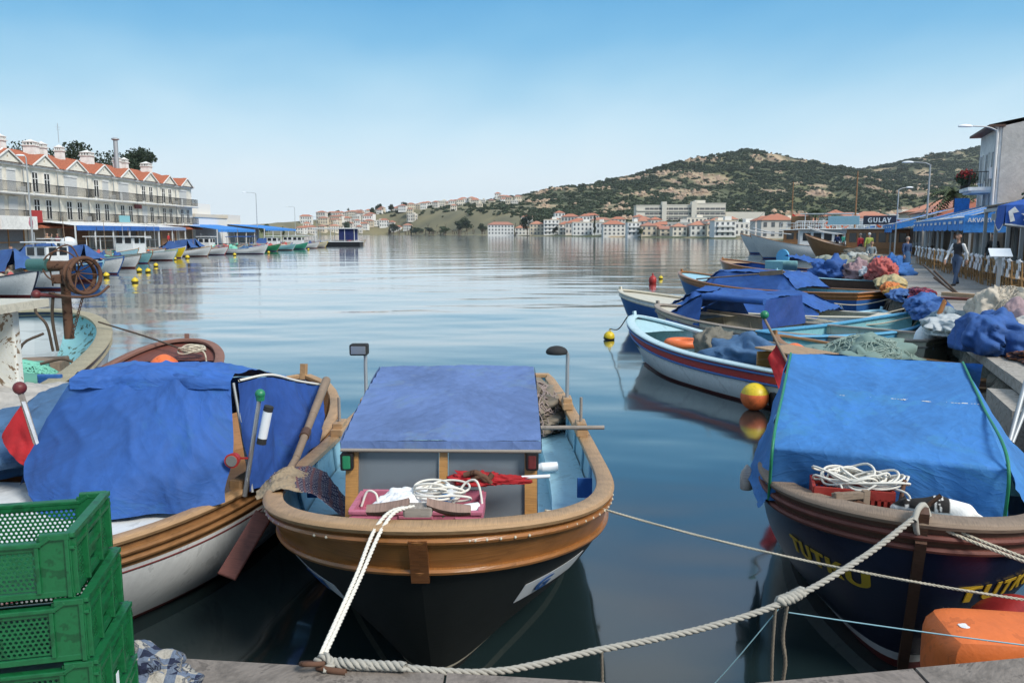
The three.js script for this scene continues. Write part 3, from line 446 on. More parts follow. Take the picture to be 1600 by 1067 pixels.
// ---------------------------------------------------------------- left: hotel with gables, shops and awnings below
const tileMat = M.tile;
{
  const X = -48, z0 = -67.5, P = 5.95, N = 9, zEnd = z0 - P * N, o = thing('gabled_hotel', 'long cream three storey hotel with red tiled roof and row of gables', 'building', [X, .95, 0]);
  const L = z0 - zEnd, zc = (z0 + zEnd) / 2, H = 8.35;
  part('wall', [box(11, H, L, -5.5, H / 2, zc)], M.plaster, o); part('cornice', [box(.35, .28, L + .3, .12, H + .02, zc)], M.plasterWhite, o);
  // main roof: two slopes with pantile ribs
  const ribs = (len, span, rise, n) => { const rows = []; for (let k = 0; k < 2; k++) { const r = []; for (let i = 0; i <= n; i++) r.push(V(k ? -span : 0, k ? rise : 0, -i * len / n)); rows.push(r); } return sheet(rows, 2, 10, { amp: 0, fn: (p) => { p.y += .045 * Math.sin(p.z / .28 * PI); } }); };
  const front = ribs(L + .6, 5.9, 2.2, Math.round(L / .28)); front.translate(.45, H + .12, z0 + .3);
  const roof = part('roof', [front, sheet([[[-5.45, H + 2.32, z0 + .3], [-5.45, H + 2.32, zEnd - .3]], [[-11.4, H + .1, z0 + .3], [-11.4, H + .1, zEnd - .3]]], 2, 2, { amp: 0 })], tileMat, o);
  part('gable_wall', [prism([[0, 0], [1, 0], [1, 1]], 0, .01).scale(.001, .001, .001).translate(-5, 5, zc)], M.plaster, roof);
  { const s = new THREE.Shape(); s.moveTo(0, 0); s.lineTo(-11, 0); s.lineTo(-5.45, 2.2); s.closePath(); const g = new THREE.ExtrudeGeometry(s, { depth: .2, bevelEnabled: false }); roof.children[0].geometry = merge([g.clone().translate(0, H + .02, zEnd), g.clone().translate(0, H + .02, z0 - .2)]); }
  const gableTri = (() => { const s = new THREE.Shape(); s.moveTo(-2.0, 0); s.lineTo(2.0, 0); s.lineTo(0, 1.0); s.closePath(); const hole = new THREE.Path(); hole.absellipse(0, .42, .12, .17, 0, 6.283); s.holes.push(hole); return merge([new THREE.ExtrudeGeometry(s, { depth: .25, bevelEnabled: false, curveSegments: 8 }).rotateY(PI / 2)]); })();
  const gableRoof = merge([-1, 1].map((e) => sheet([[[.70, -.12, e * 2.3], [.70, 1.12, 0]], [[-.8, -.12, e * 2.3], [-2.4, 1.12, 0]]], 8, 6, { amp: 0, fn: (p) => { p.y += .03 * Math.sin(p.x / .14); } })));
  const coping = merge([-1, 1].map((e) => beam(V(.68, -.15, e * 2.24), V(.68, 1.05, 0), .10, .12)));
  const door = (() => { const f = merge([box(.10, 2.2, .09, 0, 1.1, -.5), box(.10, 2.2, .09, 0, 1.1, .5), box(.10, .1, 1.08, 0, 2.2, 0), box(.10, 2.1, .1, 0, 1.05, 0), box(.08, .06, 1, 0, 1.55, 0), box(.08, .25, 1, 0, .14, 0)]), g = merge([box(.03, 2.1, .95, 0, 1.08, 0)]); return { f, g }; })();
  const mk = (n, g, m, p, x, y, z) => { const k = new THREE.Mesh(g, m); k.name = n; k.position.set(x, y, z); k.castShadow = k.receiveShadow = true; p.add(k); return k; };
  const rail = (len) => { const b = [box(.05, .05, len, .95, 1.0, 0), box(.04, .04, len, .95, .12, 0)]; for (let z = -len / 2; z <= len / 2; z += .13) b.push(box(.022, .9, .022, .95, .55, z)); for (const e of [-1, 1]) { b.push(box(.95, .05, .05, .48, 1.0, e * len / 2)); for (let x = .1; x < .95; x += .14) b.push(box(.022, .9, .022, x, .55, e * len / 2)); } return merge(b); };
  const rail5 = rail(5.3), slab = merge([box(1.05, .16, 5.5, .52, -.08, 0), box(.06, .1, 5.6, 1.06, -.06, 0)]), shut = merge([box(.08, 2.0, 2.5, 0, 1.1, 0), ...[...Array(14)].map((_, i) => box(.10, .02, 2.44, .01, .2 + i * .14, 0)), box(.2, .22, 2.6, .02, 2.2, 0)]), ac = merge([box(.35, .6, .85, 0, .3, 0), new THREE.TorusGeometry(.2, .02, 6, 16).rotateY(PI / 2).translate(.19, .3, -.12)]);
  const kinds = [['ss', 'ss'], ['ss', 's1'], ['dd', 'dd'], ['S', 'dd'], ['ds', 'dd'], ['Ss', 'dd'], ['dd', 'sd'], ['dd', 'dd'], ['S', 'dd']];
  for (let k = 0; k < N; k++) {
    const zc2 = z0 - P * (k + .5) - .15;
    mk('gable', gableTri, M.plaster, o, .30, H + .15, zc2); mk('gable_roof', gableRoof, tileMat, o, 0, H + .22, zc2); mk('gable_coping', coping, M.plasterWhite, o, 0, H + .2, zc2);
    for (let f = 0; f < 2; f++) {
      const y = f ? 5.62 : 2.95, t = kinds[k][f ? 0 : 1];
      const b = mk('balcony', slab, M.plasterWhite, o, 0, y, zc2); mk('railing', rail5, M.railing, b, 0, 0, 0);
      if (t[0] === 'S') mk('roller_shutter', shut, M.shutter, o, .05, y + .02, zc2 + .5); else [...t].forEach((c, i) => { const zz = zc2 + (i ? -1.1 : 1.1) * .95; if (c === 'd') { const d = mk('french_door', door.f, M.plasterWhite, o, .04, y + .02, zz); mk('pane', door.g, M.glassDark, d, 0, 0, 0); } else { const s = mk('roller_shutter', shut, M.shutter, o, .05, y + .02, zz); s.scale.z = .55; } });
      if ((k * 2 + f) % 3 === 0) mk('air_conditioner', ac, M.plasterWhite, o, .3, y + .05, zc2 - 2.2);
    }
    mk('downpipe', merge([cyl(.05, .05, 8, .1, 0, 0, 6)]), M.galv, o, 0, .1, zc2 + P / 2);
  }
  // chimneys along the ridge, each with an arcaded cap
  const chim = (w) => { const b = [box(w, 2.3, w, 0, 1.15, 0), box(w + .22, .1, w + .22, 0, 2.3, 0)]; for (let i = 0; i < 4; i++) for (let j = 0; j < 4; j++) if (i % 3 === 0 || j % 3 === 0) b.push(box(.1, .3, .1, (i / 3 - .5) * (w - .1), 2.5, (j / 3 - .5) * (w - .1))); b.push(box(w + .12, .07, w + .12, 0, 2.68, 0), new THREE.ConeGeometry(w * .75, .3, 4).rotateY(PI / 4).translate(0, 2.86, 0)); return merge(b); };
  const cA = chim(1.15), cB = chim(.78);
  [[-77, 1], [-79.5, 0], [-83.2, 0], [-88.5, 1], [-90.5, 0], [-94, 0], [-100, 1], [-107.5, 0], [-109.5, 0], [-116, 1]].forEach(([z, big]) => mk('chimney', big ? cA : cB, M.plasterWhite, o, -4.2, H + .5, z));
  mk('flue_pipe', merge([cyl(.28, .28, 3.6, 0, 0, 0, 12), ball(.5, 0, 3.8, 0, 1, .4, 1)]), M.galv, o, -4, H + 1.8, -107);
  mk('antenna', merge([cyl(.03, .03, 2.2, 0, 0, 0, 5), box(.02, .02, 1.2, 0, 1.8, 0), box(.02, .02, .8, 0, 1.5, 0)]), M.galv, o, -4.2, H + 3.7, -94);
  mk('satellite_dish', merge([ball(.5, 0, 0, 0, .25, 1, 1)]), M.plasterWhite, o, .2, H + .9, -76.5);
  mk('red_sign', merge([box(.1, 1.2, 1.8, 1.12, 3.4, -79.5)]), M.red, o, 0, 0, 0); mk('turquoise_sign', merge([box(.1, .8, 2.6, 1.12, 3.45, -97.5)]), M.aqua, o, 0, 0, 0); mk('brown_sign', merge([box(.1, .5, 1.8, .3, 5.1, -103)]), M.maroon, o, 0, 0, 0);
  // shop fronts
  for (let k = 0; k < N; k++) {
    const zc2 = z0 - P * (k + .5);
    mk('shop_front', merge([box(.06, 2.3, P * .82, .03, 1.2, 0)]), [M.shopWall, tint(M.shopWall, [.22, .24, .26]), tint(M.shopWall, [.40, .35, .28]), tint(M.shopWall, [.30, .17, .11])][k % 4], o, 0, 0, zc2);
    mk('shop_frame', merge([box(.14, 2.4, .12, .06, 1.2, -P * .41), box(.14, 2.4, .1, .06, 1.2, 0), box(.14, 2.4, .12, .06, 1.2, P * .41), box(.14, .14, P * .84, .06, 2.35, 0), box(.12, .1, P * .84, .06, .9, 0)]), k % 2 ? M.woodFrame : M.plasterWhite, o, 0, 0, zc2);
    mk('pent_roof', merge([sheet([[[0, 2.82, P / 2 - .05], [0, 2.82, -P / 2 + .05]], [[1.5, 2.42, P / 2 - .05], [1.5, 2.42, -P / 2 + .05]]], 40, 3, { amp: 0, fn: (p) => { p.y += .03 * Math.sin(p.z / .14); } }), box(.06, .16, P - .1, 1.48, 2.35, 0)]), tileMat, o, 0, 0, zc2);
  }
  mk('shop_sign', merge([box(.2, 1.25, 5.6, 1.7, 2.75, -75.6)]), M.plasterWhite, o, 0, 0, 0);
  mk('sign_emblem', merge([ball(.42, 1.82, 2.75, -77.3, .12, 1, .8), beam(V(1.84, 2.3, -77.5), V(1.84, 3.25, -77.1), .03, .1)]), M.pink, o, 0, 0, 0);
}
{ // restaurant awnings along the left quay
  const aw = (zA, zB, x0, x1, y0, y1, m, label, posts, val = .45, cap) => {
    const o = thing('restaurant_awning', label, 'awning', [0, .95, 0]);
    part('cloth', [sheet([[[x0, y1, zA], [x0, y1, zB]], [[x1, y0, zA], [x1, y0, zB]]], 24, 8, { amp: .02, freq: 1, sag: .06 })], cap || m, o);
    const n = Math.round(Math.abs(zB - zA) / 4.2);
    for (let i = 0; i < n; i++) { const a = lerp(zA, zB, i / n), b = lerp(zA, zB, (i + 1) / n); part('valance', [sheet([[[x1 + .01, y0, a - .04], [x1 + .01, y0, b + .04]], [[x1 + .05, y0 - val, a - .04], [x1 + .05, y0 - val, b + .04]]], 14, 3, { amp: .02, freq: 2 })], m, o); }
    for (let i = 0; i <= posts; i++) part('post', [box(.11, y0, .11, x1 - .12, y0 / 2, lerp(zA, zB, i / posts))], M.white, o);
    part('front_beam', [beam(V(x1 - .12, y0 - .06, zA), V(x1 - .12, y0 - .06, zB), .1, .12)], M.white, o);
    return o;
  };
  aw(-80.5, -99.5, -47.6, -43.6, 2.55, 3.0, tint(M.awning, [.03, .13, .42]), 'long flat awning with white top and dark blue valance on left quay', 5, .5, M.awningWhite);
  aw(-99.8, -108, -47.6, -43.8, 2.5, 2.85, tint(M.awning, [.22, .30, .48]), 'faded blue awning end beyond the long left awning', 2, .4, M.awningWhite);
  aw(-117, -134, -49, -42.8, 2.3, 3.1, M.awning, 'bright blue awning past the right end of the hotel', 4, .4);
  aw(-140, -160, -50, -43, 2.5, 3.3, M.awning, 'farthest bright blue awning on the left quay', 4, .35);
  // low buildings past the hotel
  house(-53, -124.5, 8, 5.2, { d: 14, roof: 0, tone: 1, base: .95, label: 'low white building joined to the hotel right end', name: 'annex_building', cat: 'building', group: 'low buildings past the hotel', cols: 3, floors: 1 });
  house(-56, -141, 12, 3.8, { d: 18, roof: 0, tone: 4, base: .95, label: 'low grey building behind the farthest left awnings', name: 'annex_building', cat: 'building', group: 'low buildings past the hotel', cols: 3, floors: 1 });
}
// ---------------------------------------------------------------- lamp posts
function lampPost(x, z, h, arm, label, base = .95, turn = 0) {
  const o = thing('street_lamp', label, 'street lamp', [x, base, z], turn, 'street lamps along the quays');
  part('pole', [cyl(.09, .055, h, 0, 0, 0, 10), cyl(.16, .14, .35, 0, 0, 0, 10), tube([[0, h - .05, 0], [-arm * .3, h + .12, 0], [-arm, h + .2, 0]], .04, 12, 6)], M.galv, o);
  part('lamp_head', [mv(lump(.42, .16, .15, { amp: 0, fold: 0, seg: 16 }), -arm - .3, h + .14, 0)], M.plasticWhite, o); return o;
}
lampPost(-41.8, -70, 8.2, 0.2, 'slim pole before the left end of hotel');
lampPost(-47.5, -150, 9.0, 1.9, 'tall lamp post beyond the hotel, arm to the left'); lampPost(-62.5, -232, 9, 1.9, 'lamp post before the grassy knoll slope'); lampPost(-80, -330, 8, 1.6, 'smallest lamp post at foot of the knoll');
lampPost(31.4, -61, 6.9, 1.25, 'lamp post above the blue awnings, head to the left', .95, -.3); lampPost(43, -90, 6.6, -1.5, 'farther lamp post above the market, head to the right'); lampPost(27.4, -46.2, 7.6, 1.5, 'lamp post in front of grey house corner');

// ---------------------------------------------------------------- right: grey house, low restaurants, awnings
const qthing = (name, label, cat, s, o, group) => thing(name, label, cat, Q(s, o), QT, group); // local x along the quay (away), z inland
{
  const o = qthing('grey_house', 'tall weathered grey house with bare end wall and flowered balcony', 'building', 46.2, 8), H = 8.3;
  part('wall', [(() => { const s = new THREE.Shape(); s.moveTo(0, 0); s.lineTo(13, 0); s.lineTo(13, H + .2); s.lineTo(5, H + 1.1); s.lineTo(0, H); s.closePath(); return new THREE.ExtrudeGeometry(s, { depth: 6.2, bevelEnabled: false }).rotateY(-PI / 2).translate(6.2, 0, 0); })()], M.plasterGrey, o);
  part('facade', [box(6.1, H - .1, .12, 3.1, H / 2, -.07)], M.plasterWhite, o);
  part('roof', [beam(V(-.1, H + .08, -.6), V(-.1, H + .08, -.6).add(V(6.5, 0, 0)), .1, .12), box(6.6, .14, .9, 3.1, H + .02, -.35), sheet([[[-.05, H + .12, -.75], [6.3, H + .12, -.75]], [[-.05, H + 1.22, 5], [6.3, H + 1.22, 5]], [[-.05, H + .3, 13.2], [6.3, H + .3, 13.2]]], 2, 2, { amp: 0 })], M.dark, o);
  const ch = part('chimney', [box(.7, 1.1, .8, 1, H + 1.5, 4.6)], M.plasterGrey, o); part('chimney_cap', [new THREE.ConeGeometry(.6, .4, 14).translate(1, H + 2.25, 4.6), ball(.12, 1, H + 2.45, 4.6)], M.galv, ch);
  for (const [x, y] of [[1.2, 5.2], [3.1, 5.2], [5, 5.2], [1.2, 2.7], [3.1, 2.7], [5, 2.7]]) { const w = part('window', [box(.75, 1.6, .06, x, y + .8, -.15)], M.glassDark, o); part('frame', [box(.1, 1.8, .1, x - .42, y + .8, -.17), box(.1, 1.8, .1, x + .42, y + .8, -.17), box(.94, .1, .1, x, y + 1.7, -.17), box(1.1, .09, .2, x, y - .1, -.2), box(.06, 1.6, .08, x, y + .8, -.18)], M.plasterWhite, w); }
  const b = part('balcony', [box(3.4, .22, 1.5, 1.9, 4.55, -.85), box(3.2, .14, 1.3, 1.9, 4.38, -.75)], M.plasterWhite, o);
  const bars = [box(3.3, .05, .05, 1.9, 5.6, -1.55), box(.05, .05, 1.4, .25, 5.6, -.85)]; for (let x = .25; x < 3.6; x += .14) bars.push(box(.025, .95, .025, x, 5.13, -1.55)); for (let z = -1.5; z < -.15; z += .14) bars.push(box(.025, .95, .025, .25, 5.13, z)); part('railing', bars, M.railing, b);
  part('flowers', [mv(clumps(260, inLobes([[0, 0, 0, .5, .35], [.9, .05, 0, .55, .3], [1.8, 0, .1, .5, .3]]), .09, 41), .8, 5.45, -1.6)], M.red, b); part('flower_leaves', [mv(clumps(380, inLobes([[0, -.1, 0, .6, .45], [.9, -.1, 0, .6, .4], [1.8, -.1, .1, .6, .4]]), .09, 42), .8, 5.35, -1.55)], M.leaf, b);
  part('air_conditioner', [box(.8, .7, .35, .5, 5.5, -.35)], M.plasterWhite, o);
  part('downpipe', [cyl(.07, .07, H, .05, 0, -.25, 8), tube([[.05, H - .1, -.25], [.05, H + .05, -.5], [.6, H + .1, -.7]], .07, 8, 6)], M.plasterWhite, o);
  part('banner', [box(.06, 1.9, .9, 4.8, 3.2, -1.2)], M.awning, o); part('lower_balcony_rail', [...[...Array(26)].map((_, i) => box(.025, .8, .025, .2 + i * .16, 2.55, -1.3)), box(4.2, .05, .05, 2.2, 2.96, -1.3)], M.railing, o); part('lower_balcony', [box(4.4, .16, 1.4, 2.2, 2.05, -.75)], M.plasterGrey, o);
  part('crimson_panel', [box(.05, .75, .7, .1, 2.5, -1.0)], M.maroon, o);
}
{ // low tiled restaurant in front of the grey house and the roofs beyond it
  const o = qthing('low_restaurant', 'low dark restaurant with red tiled roof under the grey wall', 'building', 12, 8.2);
  part('wall', [box(33, 3.0, 9, 16.8, 1.5, 4.6)], M.shopWall, o);
  const rf = part('roof', [sheet([[[-.3, 3.0, -.5], [33.6, 3.0, -.5]], [[-.3, 4.6, 5], [33.6, 4.6, 5]]], 130, 6, { amp: 0, fn: (p) => { p.y += .035 * Math.sin(p.x / .13 * PI / 2); } })], M.tile, o);
  part('ridge', [bar(V(-.3, 4.62, 5), V(33.6, 4.62, 5), .12)], M.tile, rf);
  for (let i = 0; i < 11; i++) { const w = part('window', [box(2.5, 2.0, .05, 1.5 + i * 3, 1.3, .06)], M.glassDark, o); part('frame', [box(.1, 2.4, .12, .2 + i * 3, 1.2, .02), box(.07, 2.1, .1, 1.5 + i * 3, 1.2, .02), box(2.7, .1, .1, 1.5 + i * 3, 2.3, .02)], i % 3 ? M.plasterWhite : M.woodFrame, w); }
  part('pergola', [box(4, .1, 3.2, 27.5, 4.75, 2.2, .12), ...[0, 1, 2, 3].map((i) => box(.1, 4.8, .1, 25.7 + i * 1.2, 2.4, .4))], M.dark, o);
  part('vine', [mv(clumps(500, inLobes([[0, 0, 0, .7, .4], [1, .2, .2, .6, .4], [.4, -.3, -.1, .5, .5]]), .1, 61), 24.5, 3.7, -.2)], M.leaf, o);
  const p = qthing('red_roof_shop', 'low shop with bright red tiled roof left of the grey house', 'building', 55, 8);
  part('wall', [box(15, 3.2, 8, 7.5, 1.6, 4)], M.shopWall, p); part('roof', [sheet([[[-.4, 3.2, -.6], [15.4, 3.2, -.6]], [[-.4, 5.0, 4], [15.4, 5.0, 4]], [[-.4, 3.2, 8.6], [15.4, 3.2, 8.6]]], 60, 5, { amp: 0, fn: (q) => { q.y += .035 * Math.sin(q.x / .08); } })], tint(M.tile, [.52, .15, .07]), p);
  part('front_sign', [box(3.2, .8, .1, 2, 2.9, -.7)], M.maroon, p);
  for (let k = 0; k < 3; k++) { const h = qthing('market_building', ['low pale market building behind far awnings, nearest of three', 'middle one of three low market buildings behind far awnings', 'farthest low market building before the tour boats'][k], 'building', 72 + k * 14.5, 8.5); part('wall', [box(13, 3.6 + k * .4, 8, 6.5, 1.8 + k * .2, 4)], wallTones[k], h); part('roof', [mv(hipRoof(13, 8, 1.6), 6.5, 3.6 + k * .4, 4)], roofTones[k], h); for (let i = 0; i < 4; i++) part('window', [box(1.6, 1.5, .08, 1.8 + i * 3.1, 1.5, -.05)], farGlass, h); }
}
const font = await new FontLoader().loadAsync('fonts/droid/droid_sans_bold.typeface.json');
function text(str, size, depth = .004) { const g = new TextGeometry(str, { font, size, depth, curveSegments: 4, bevelEnabled: false }); g.computeBoundingBox(); const b = g.boundingBox; g.translate(-(b.min.x + b.max.x) / 2, -(b.min.y + b.max.y) / 2, 0); return g; }
{
  const awning = (s, len, label, o0 = 4.5, o1 = 8, y0 = 2.6, y1 = 3.6, words) => {
    const o = qthing('blue_awning', label, 'awning', s, o0, 'blue restaurant awnings on the right'), d = o1 - o0;
    part('cloth', [sheet([[[0, y0, 0], [len, y0, 0]], [[0, y1, d], [len, y1, d]]], 16, 8, { amp: .015, freq: 1.3, sag: .05 })], M.awning, o);
    part('white_edge', [sheet([[[0, y0 + .012, -.02], [len, y0 + .012, -.02]], [[0, y0 + .10, .32], [len, y0 + .10, .32]]], 8, 2, { amp: 0 }), box(len, .05, .06, len / 2, y0, -.02), beam(V(0, y0 + .02, 0), V(0, y1 + .02, d), .07, .05)], M.awningWhite, o);
    const n = Math.max(2, Math.round(len / 2));
    for (let i = 0; i < n; i++) part('valance', [sheet([[[i * len / n + .02, y0 - .02, -.03], [(i + 1) * len / n - .02, y0 - .02, -.03]], [[i * len / n + .02, y0 - .62, -.05], [(i + 1) * len / n - .02, y0 - .62, -.05]]], 12, 4, { amp: .015, freq: 2, fn: (p, u, v) => { p.y -= v * .06 * Math.sin(u * PI); } })], M.awning, o);
    part('side_valance', [sheet([[[-.01, y0 - .02, 0], [-.01, y0 + .35, 1.6]], [[-.03, y0 - .46, 0], [-.03, y0 - .1, 1.6]]], 8, 3, { amp: .01 })], M.awning, o);
    for (let i = 0; i <= n; i += 2) { part('post', [box(.1, y0, .1, i * len / n, y0 / 2, .22)], M.galv, o); }
    for (const x of [.1, len - .1]) part('back_post', [box(.1, y1, .1, x, y1 / 2, d - .2)], M.galv, o);
    for (let i = 0; i < n; i++) part('valance_print', [mv(i % 2 ? box(.5, .16, .012) : box(.9, .14, .012), (i + .5) * len / n, y0 - .24, -.09)], M.awningWhite, o);
    return o;
  };
  const a = awning(34, 5.4, 'nearest blue awning with white lettering on its end panel');
  part('end_panel', [sheet([[[-.08, 2.68, -.1], [-.08, 2.68, 1.75]], [[-.08, 1.84, -.1], [-.08, 1.84, 1.75]]], 8, 5, { amp: .012, freq: 2 })], M.awning, a);
  part('lettering', [mv(text('AKVARYUM', .21, .01), -.13, 2.45, .82, 0, -PI / 2)], M.awningWhite, a);
  awning(39.5, 5.4, 'second nearest blue awning on the right promenade'); awning(45, 5.4, 'third blue awning on the right promenade'); awning(50.5, 5.6, 'fourth blue awning, last before the gap');
  awning(58, 10, 'blue awning beyond the gap, before the red roof', 3.2, 7.6, 2.5, 3.7); awning(69, 11, 'blue awning second beyond the gap', 3, 7.6, 2.5, 3.5); awning(81, 14, 'farthest blue awning toward the tour boats', 2.6, 7.4, 2.4, 3.4);
  // dark framed terrace near the right edge of the picture
  const t = qthing('terrace_canopy', 'grey posts and dark beams of the near restaurant terrace', 'terrace', 17, 4.9);
  for (let i = 0; i < 7; i++) { part('post', [box(.13, 2.9, .13, i * 2.4, 1.45, 0)], M.galv, t); part('crossbeam', [box(.1, .1, 3, i * 2.4, 2.95, 1.5)], M.galv, t); }
  part('beam', [box(15, .14, .12, 7.2, 2.84, 0), box(15, .3, .05, 7.2, 2.55, .3)], M.galv, t); part('roof_sheet', [box(15, .05, 3.1, 7.2, 3.04, 1.5)], M.shopWall, t);
  // big parasol with star print
  const u = qthing('star_parasol', 'big dark blue parasol with white star print at right edge', 'parasol', 21.2, 5.9), uy = 2.78, w = 2.3; u.scale.x = .28;
  part('pole', [cyl(.04, .04, 3.4, 0, 0, 0, 10), cyl(.3, .28, .12, 0, 0, 0, 14)], M.galv, u);
  const can = part('canopy', [[0, 1, 2, 3].map((k) => sheet([[[-w, uy, -w], [w, uy, -w]], [[-.02, uy + .75, -.02], [.02, uy + .75, -.02]]], 10, 8, { amp: .01, sag: .1 }).rotateY(k * PI / 2))], tint(M.awning, [.025, .11, .45]), u);
  const vm = tint(M.awning, [.025, .11, .45]);
  for (let k = 0; k < 4; k++) { part('valance', [sheet([[[-w, uy, -w - .01], [w, uy, -w - .01]], [[-w, uy - .62, -w - .04], [w, uy - .62, -w - .04]]], 20, 5, { amp: .015, fn: (p, uu, v) => { p.y -= v * .22 * Math.sin(uu * PI); } }).rotateY(k * PI / 2)], vm, can); part('white_hem', [sheet([[[-w, uy - .61, -w - .05], [w, uy - .61, -w - .05]], [[-w, uy - .67, -w - .05], [w, uy - .67, -w - .05]]], 20, 1, { amp: 0, fn: (p, uu) => { p.y -= .22 * Math.sin(uu * PI); } }).rotateY(k * PI / 2)], M.awningWhite, can); }
  const star = new THREE.Shape(); for (let i = 0; i < 10; i++) { const r = i % 2 ? .09 : .22, a2 = i * PI / 5 + PI / 2; i ? star.lineTo(Math.cos(a2) * r, Math.sin(a2) * r) : star.moveTo(Math.cos(a2) * r, Math.sin(a2) * r); }
  const arrow = new THREE.Shape(); [[-.12, -.24], [.02, -.2], [-.06, .06], [.12, .1], [-.02, .28], [-.2, .12]].forEach((p, i) => i ? arrow.lineTo(...p) : arrow.moveTo(...p));
  const ex = (s) => new THREE.ExtrudeGeometry(s, { depth: .012, bevelEnabled: false });
  part('star_print', [mv(ex(star), -w - .16, uy - .36, -w + .66, 0, -PI / 2)], M.awningWhite, can); part('arrow_print', [mv(ex(arrow), -w - .16, uy - .34, -w + .27, 0, -PI / 2)], M.awningWhite, can);
}
// tables and chairs of the promenade restaurants
{
  const mk = () => { const o = new THREE.Group(); const m = M.chairWood;
    for (const [x, z] of [[-.19, -.19], [.19, -.19]]) part('leg', [bar(V(x, 0, z), V(x * .97, .95, z - .05), .022, .018, 7)], m, o);
    for (const [x, z] of [[-.19, .19], [.19, .19]]) part('leg', [bar(V(x, 0, z), V(x, .46, z), .022, .022, 7)], m, o);
    part('seat', [cbox(.42, .04, .42, .01, 0, .46, 0)], m, o);
    part('rung', [bar(V(-.19, .2, -.19), V(.19, .2, -.19), .012), bar(V(-.19, .2, .19), V(.19, .2, .19), .012), bar(V(-.19, .25, -.19), V(-.19, .25, .19), .012), bar(V(.19, .25, -.19), V(.19, .25, .19), .012)], m, o);
    part('backrest', [box(.36, .06, .02, 0, .68, -.215), box(.36, .06, .02, 0, .8, -.225), box(.4, .08, .025, 0, .92, -.235)], m, o);
    part('white_cover', [sheet([[[-.19, .72, -.27], [.19, .72, -.27]], [[-.15, .99, -.27], [.15, .99, -.27]], [[-.15, .99, -.2], [.15, .99, -.2]], [[-.2, .66, -.17], [.2, .66, -.17]]], 8, 5, { amp: .014, freq: 6 }), mv(lump(.12, .12, .05, { amp: .2, fold: .15, seg: 14 }), 0, .93, -.27), mv(lump(.09, .26, .04, { amp: .2, fold: .2, seg: 14, seed: 4 }), .02, .5, -.29, 0, 0, .25)], M.linen, o);
    return o; };
  const proto = mk(), rows = [];
  for (let i = 0; i < 30; i++) rows.push(16.2 + i * .9 + .06 * Math.sin(i * 7));
  rows.forEach((s, i) => { const c = proto.clone(); c.name = numbered('cafe_chair'); scene.add(c); c.position.set(...Q(s, 3.5 + .08 * Math.sin(i * 5))); c.rotation.y = QT + .12 * Math.sin(i * 3.1); c.userData = { label: ord(i + 1) + ' white covered wooden chair counted from right end of promenade row', category: 'chair', group: 'covered chairs in the promenade row' }; });
  for (let i = 0; i < 9; i++) { const t = qthing('long_table', ['nearest', 'second', 'third', 'fourth', 'fifth', 'sixth', 'seventh', 'eighth', 'farthest'][i] + ' brown cloth table behind the covered chairs', 'table', 16 + i * 3.0, 4.25, 'brown cloth tables'); part('table_cloth', [cbox(2.6, .04, .8, .01, 1.2, .76, 0), sheet([[[-.1, .76, -.41], [2.5, .76, -.41]], [[-.1, .48, -.43], [2.5, .48, -.43]]], 24, 4, { amp: .015, freq: 4 })], M.brownCloth, t); for (const x of [.1, 2.3]) for (const z of [-.3, .3]) part('leg', [box(.06, .74, .06, x, .37, z)], M.chairWood, t); for (let k = 0; k < 3; k++) part('glass', [cyl(.03, .035, .12, .4 + k * .8, .78, -.1, 8)], M.linen, t); }
  const st = qthing('menu_stand', 'grey metal menu stand with tilted white board beside chairs', 'menu stand', 17.7, 3.0); part('post', [box(.12, 1.15, .1, 0, .575, 0), box(.4, .03, .4, 0, .015, 0)], M.galv, st); part('board', [cbox(.5, .03, .62, .008, 0, 1.22, 0, .0, 0, .5)], M.plasticWhite, st);
}
// ---------------------------------------------------------------- boats
// local frame: +x to the bow, y = 0 the waterline, origin amidships
function lines(c) {
  c = { T: .38, rake: .7, tm: .52, nb: 2.4, mb: 1.4, sw: .62, ns: 2, srake: .12, ...c };
  const sheer = (t) => t < .42 ? lerp(c.hm, c.hs, ((.42 - t) / .42) ** 2) : lerp(c.hm, c.hb, ((t - .42) / .58) ** 2);
  const half = (t) => c.B / 2 * (t > c.tm ? Math.pow(Math.max(0, 1 - ((t - c.tm) / (1 - c.tm)) ** c.nb), 1 / c.mb) : c.sw + (1 - c.sw) * Math.pow(Math.max(0, 1 - ((c.tm - t) / c.tm) ** c.ns), c.sw < .1 ? 1 / c.mb : 1));
  const pt = (t, y, side, inset = 0) => {
    const s = sheer(t), v = clamp((s - y) / (s + c.T)), end = Math.max(sstep(.55, 1, t), c.sw < .1 ? sstep(.4, 0, t) : .35 * sstep(.4, 0, t)), p = lerp(3.4, c.bowP || 1.35, end);
    const w = Math.max(0, half(t) * (1 - Math.pow(v, p)) - inset), xb = c.L / 2 - c.rake * Math.pow(v, 1.25), xs = -c.L / 2 + c.srake * v;
    return V(lerp(xs, xb, t), y, side * w);
  };
  return { ...c, sheer, half, pt };
}
const tList = (n, a = 0, b = 1) => [...Array(n + 1)].map((_, i) => lerp(a, b, 1 - Math.pow(1 - i / n, 1.7)));
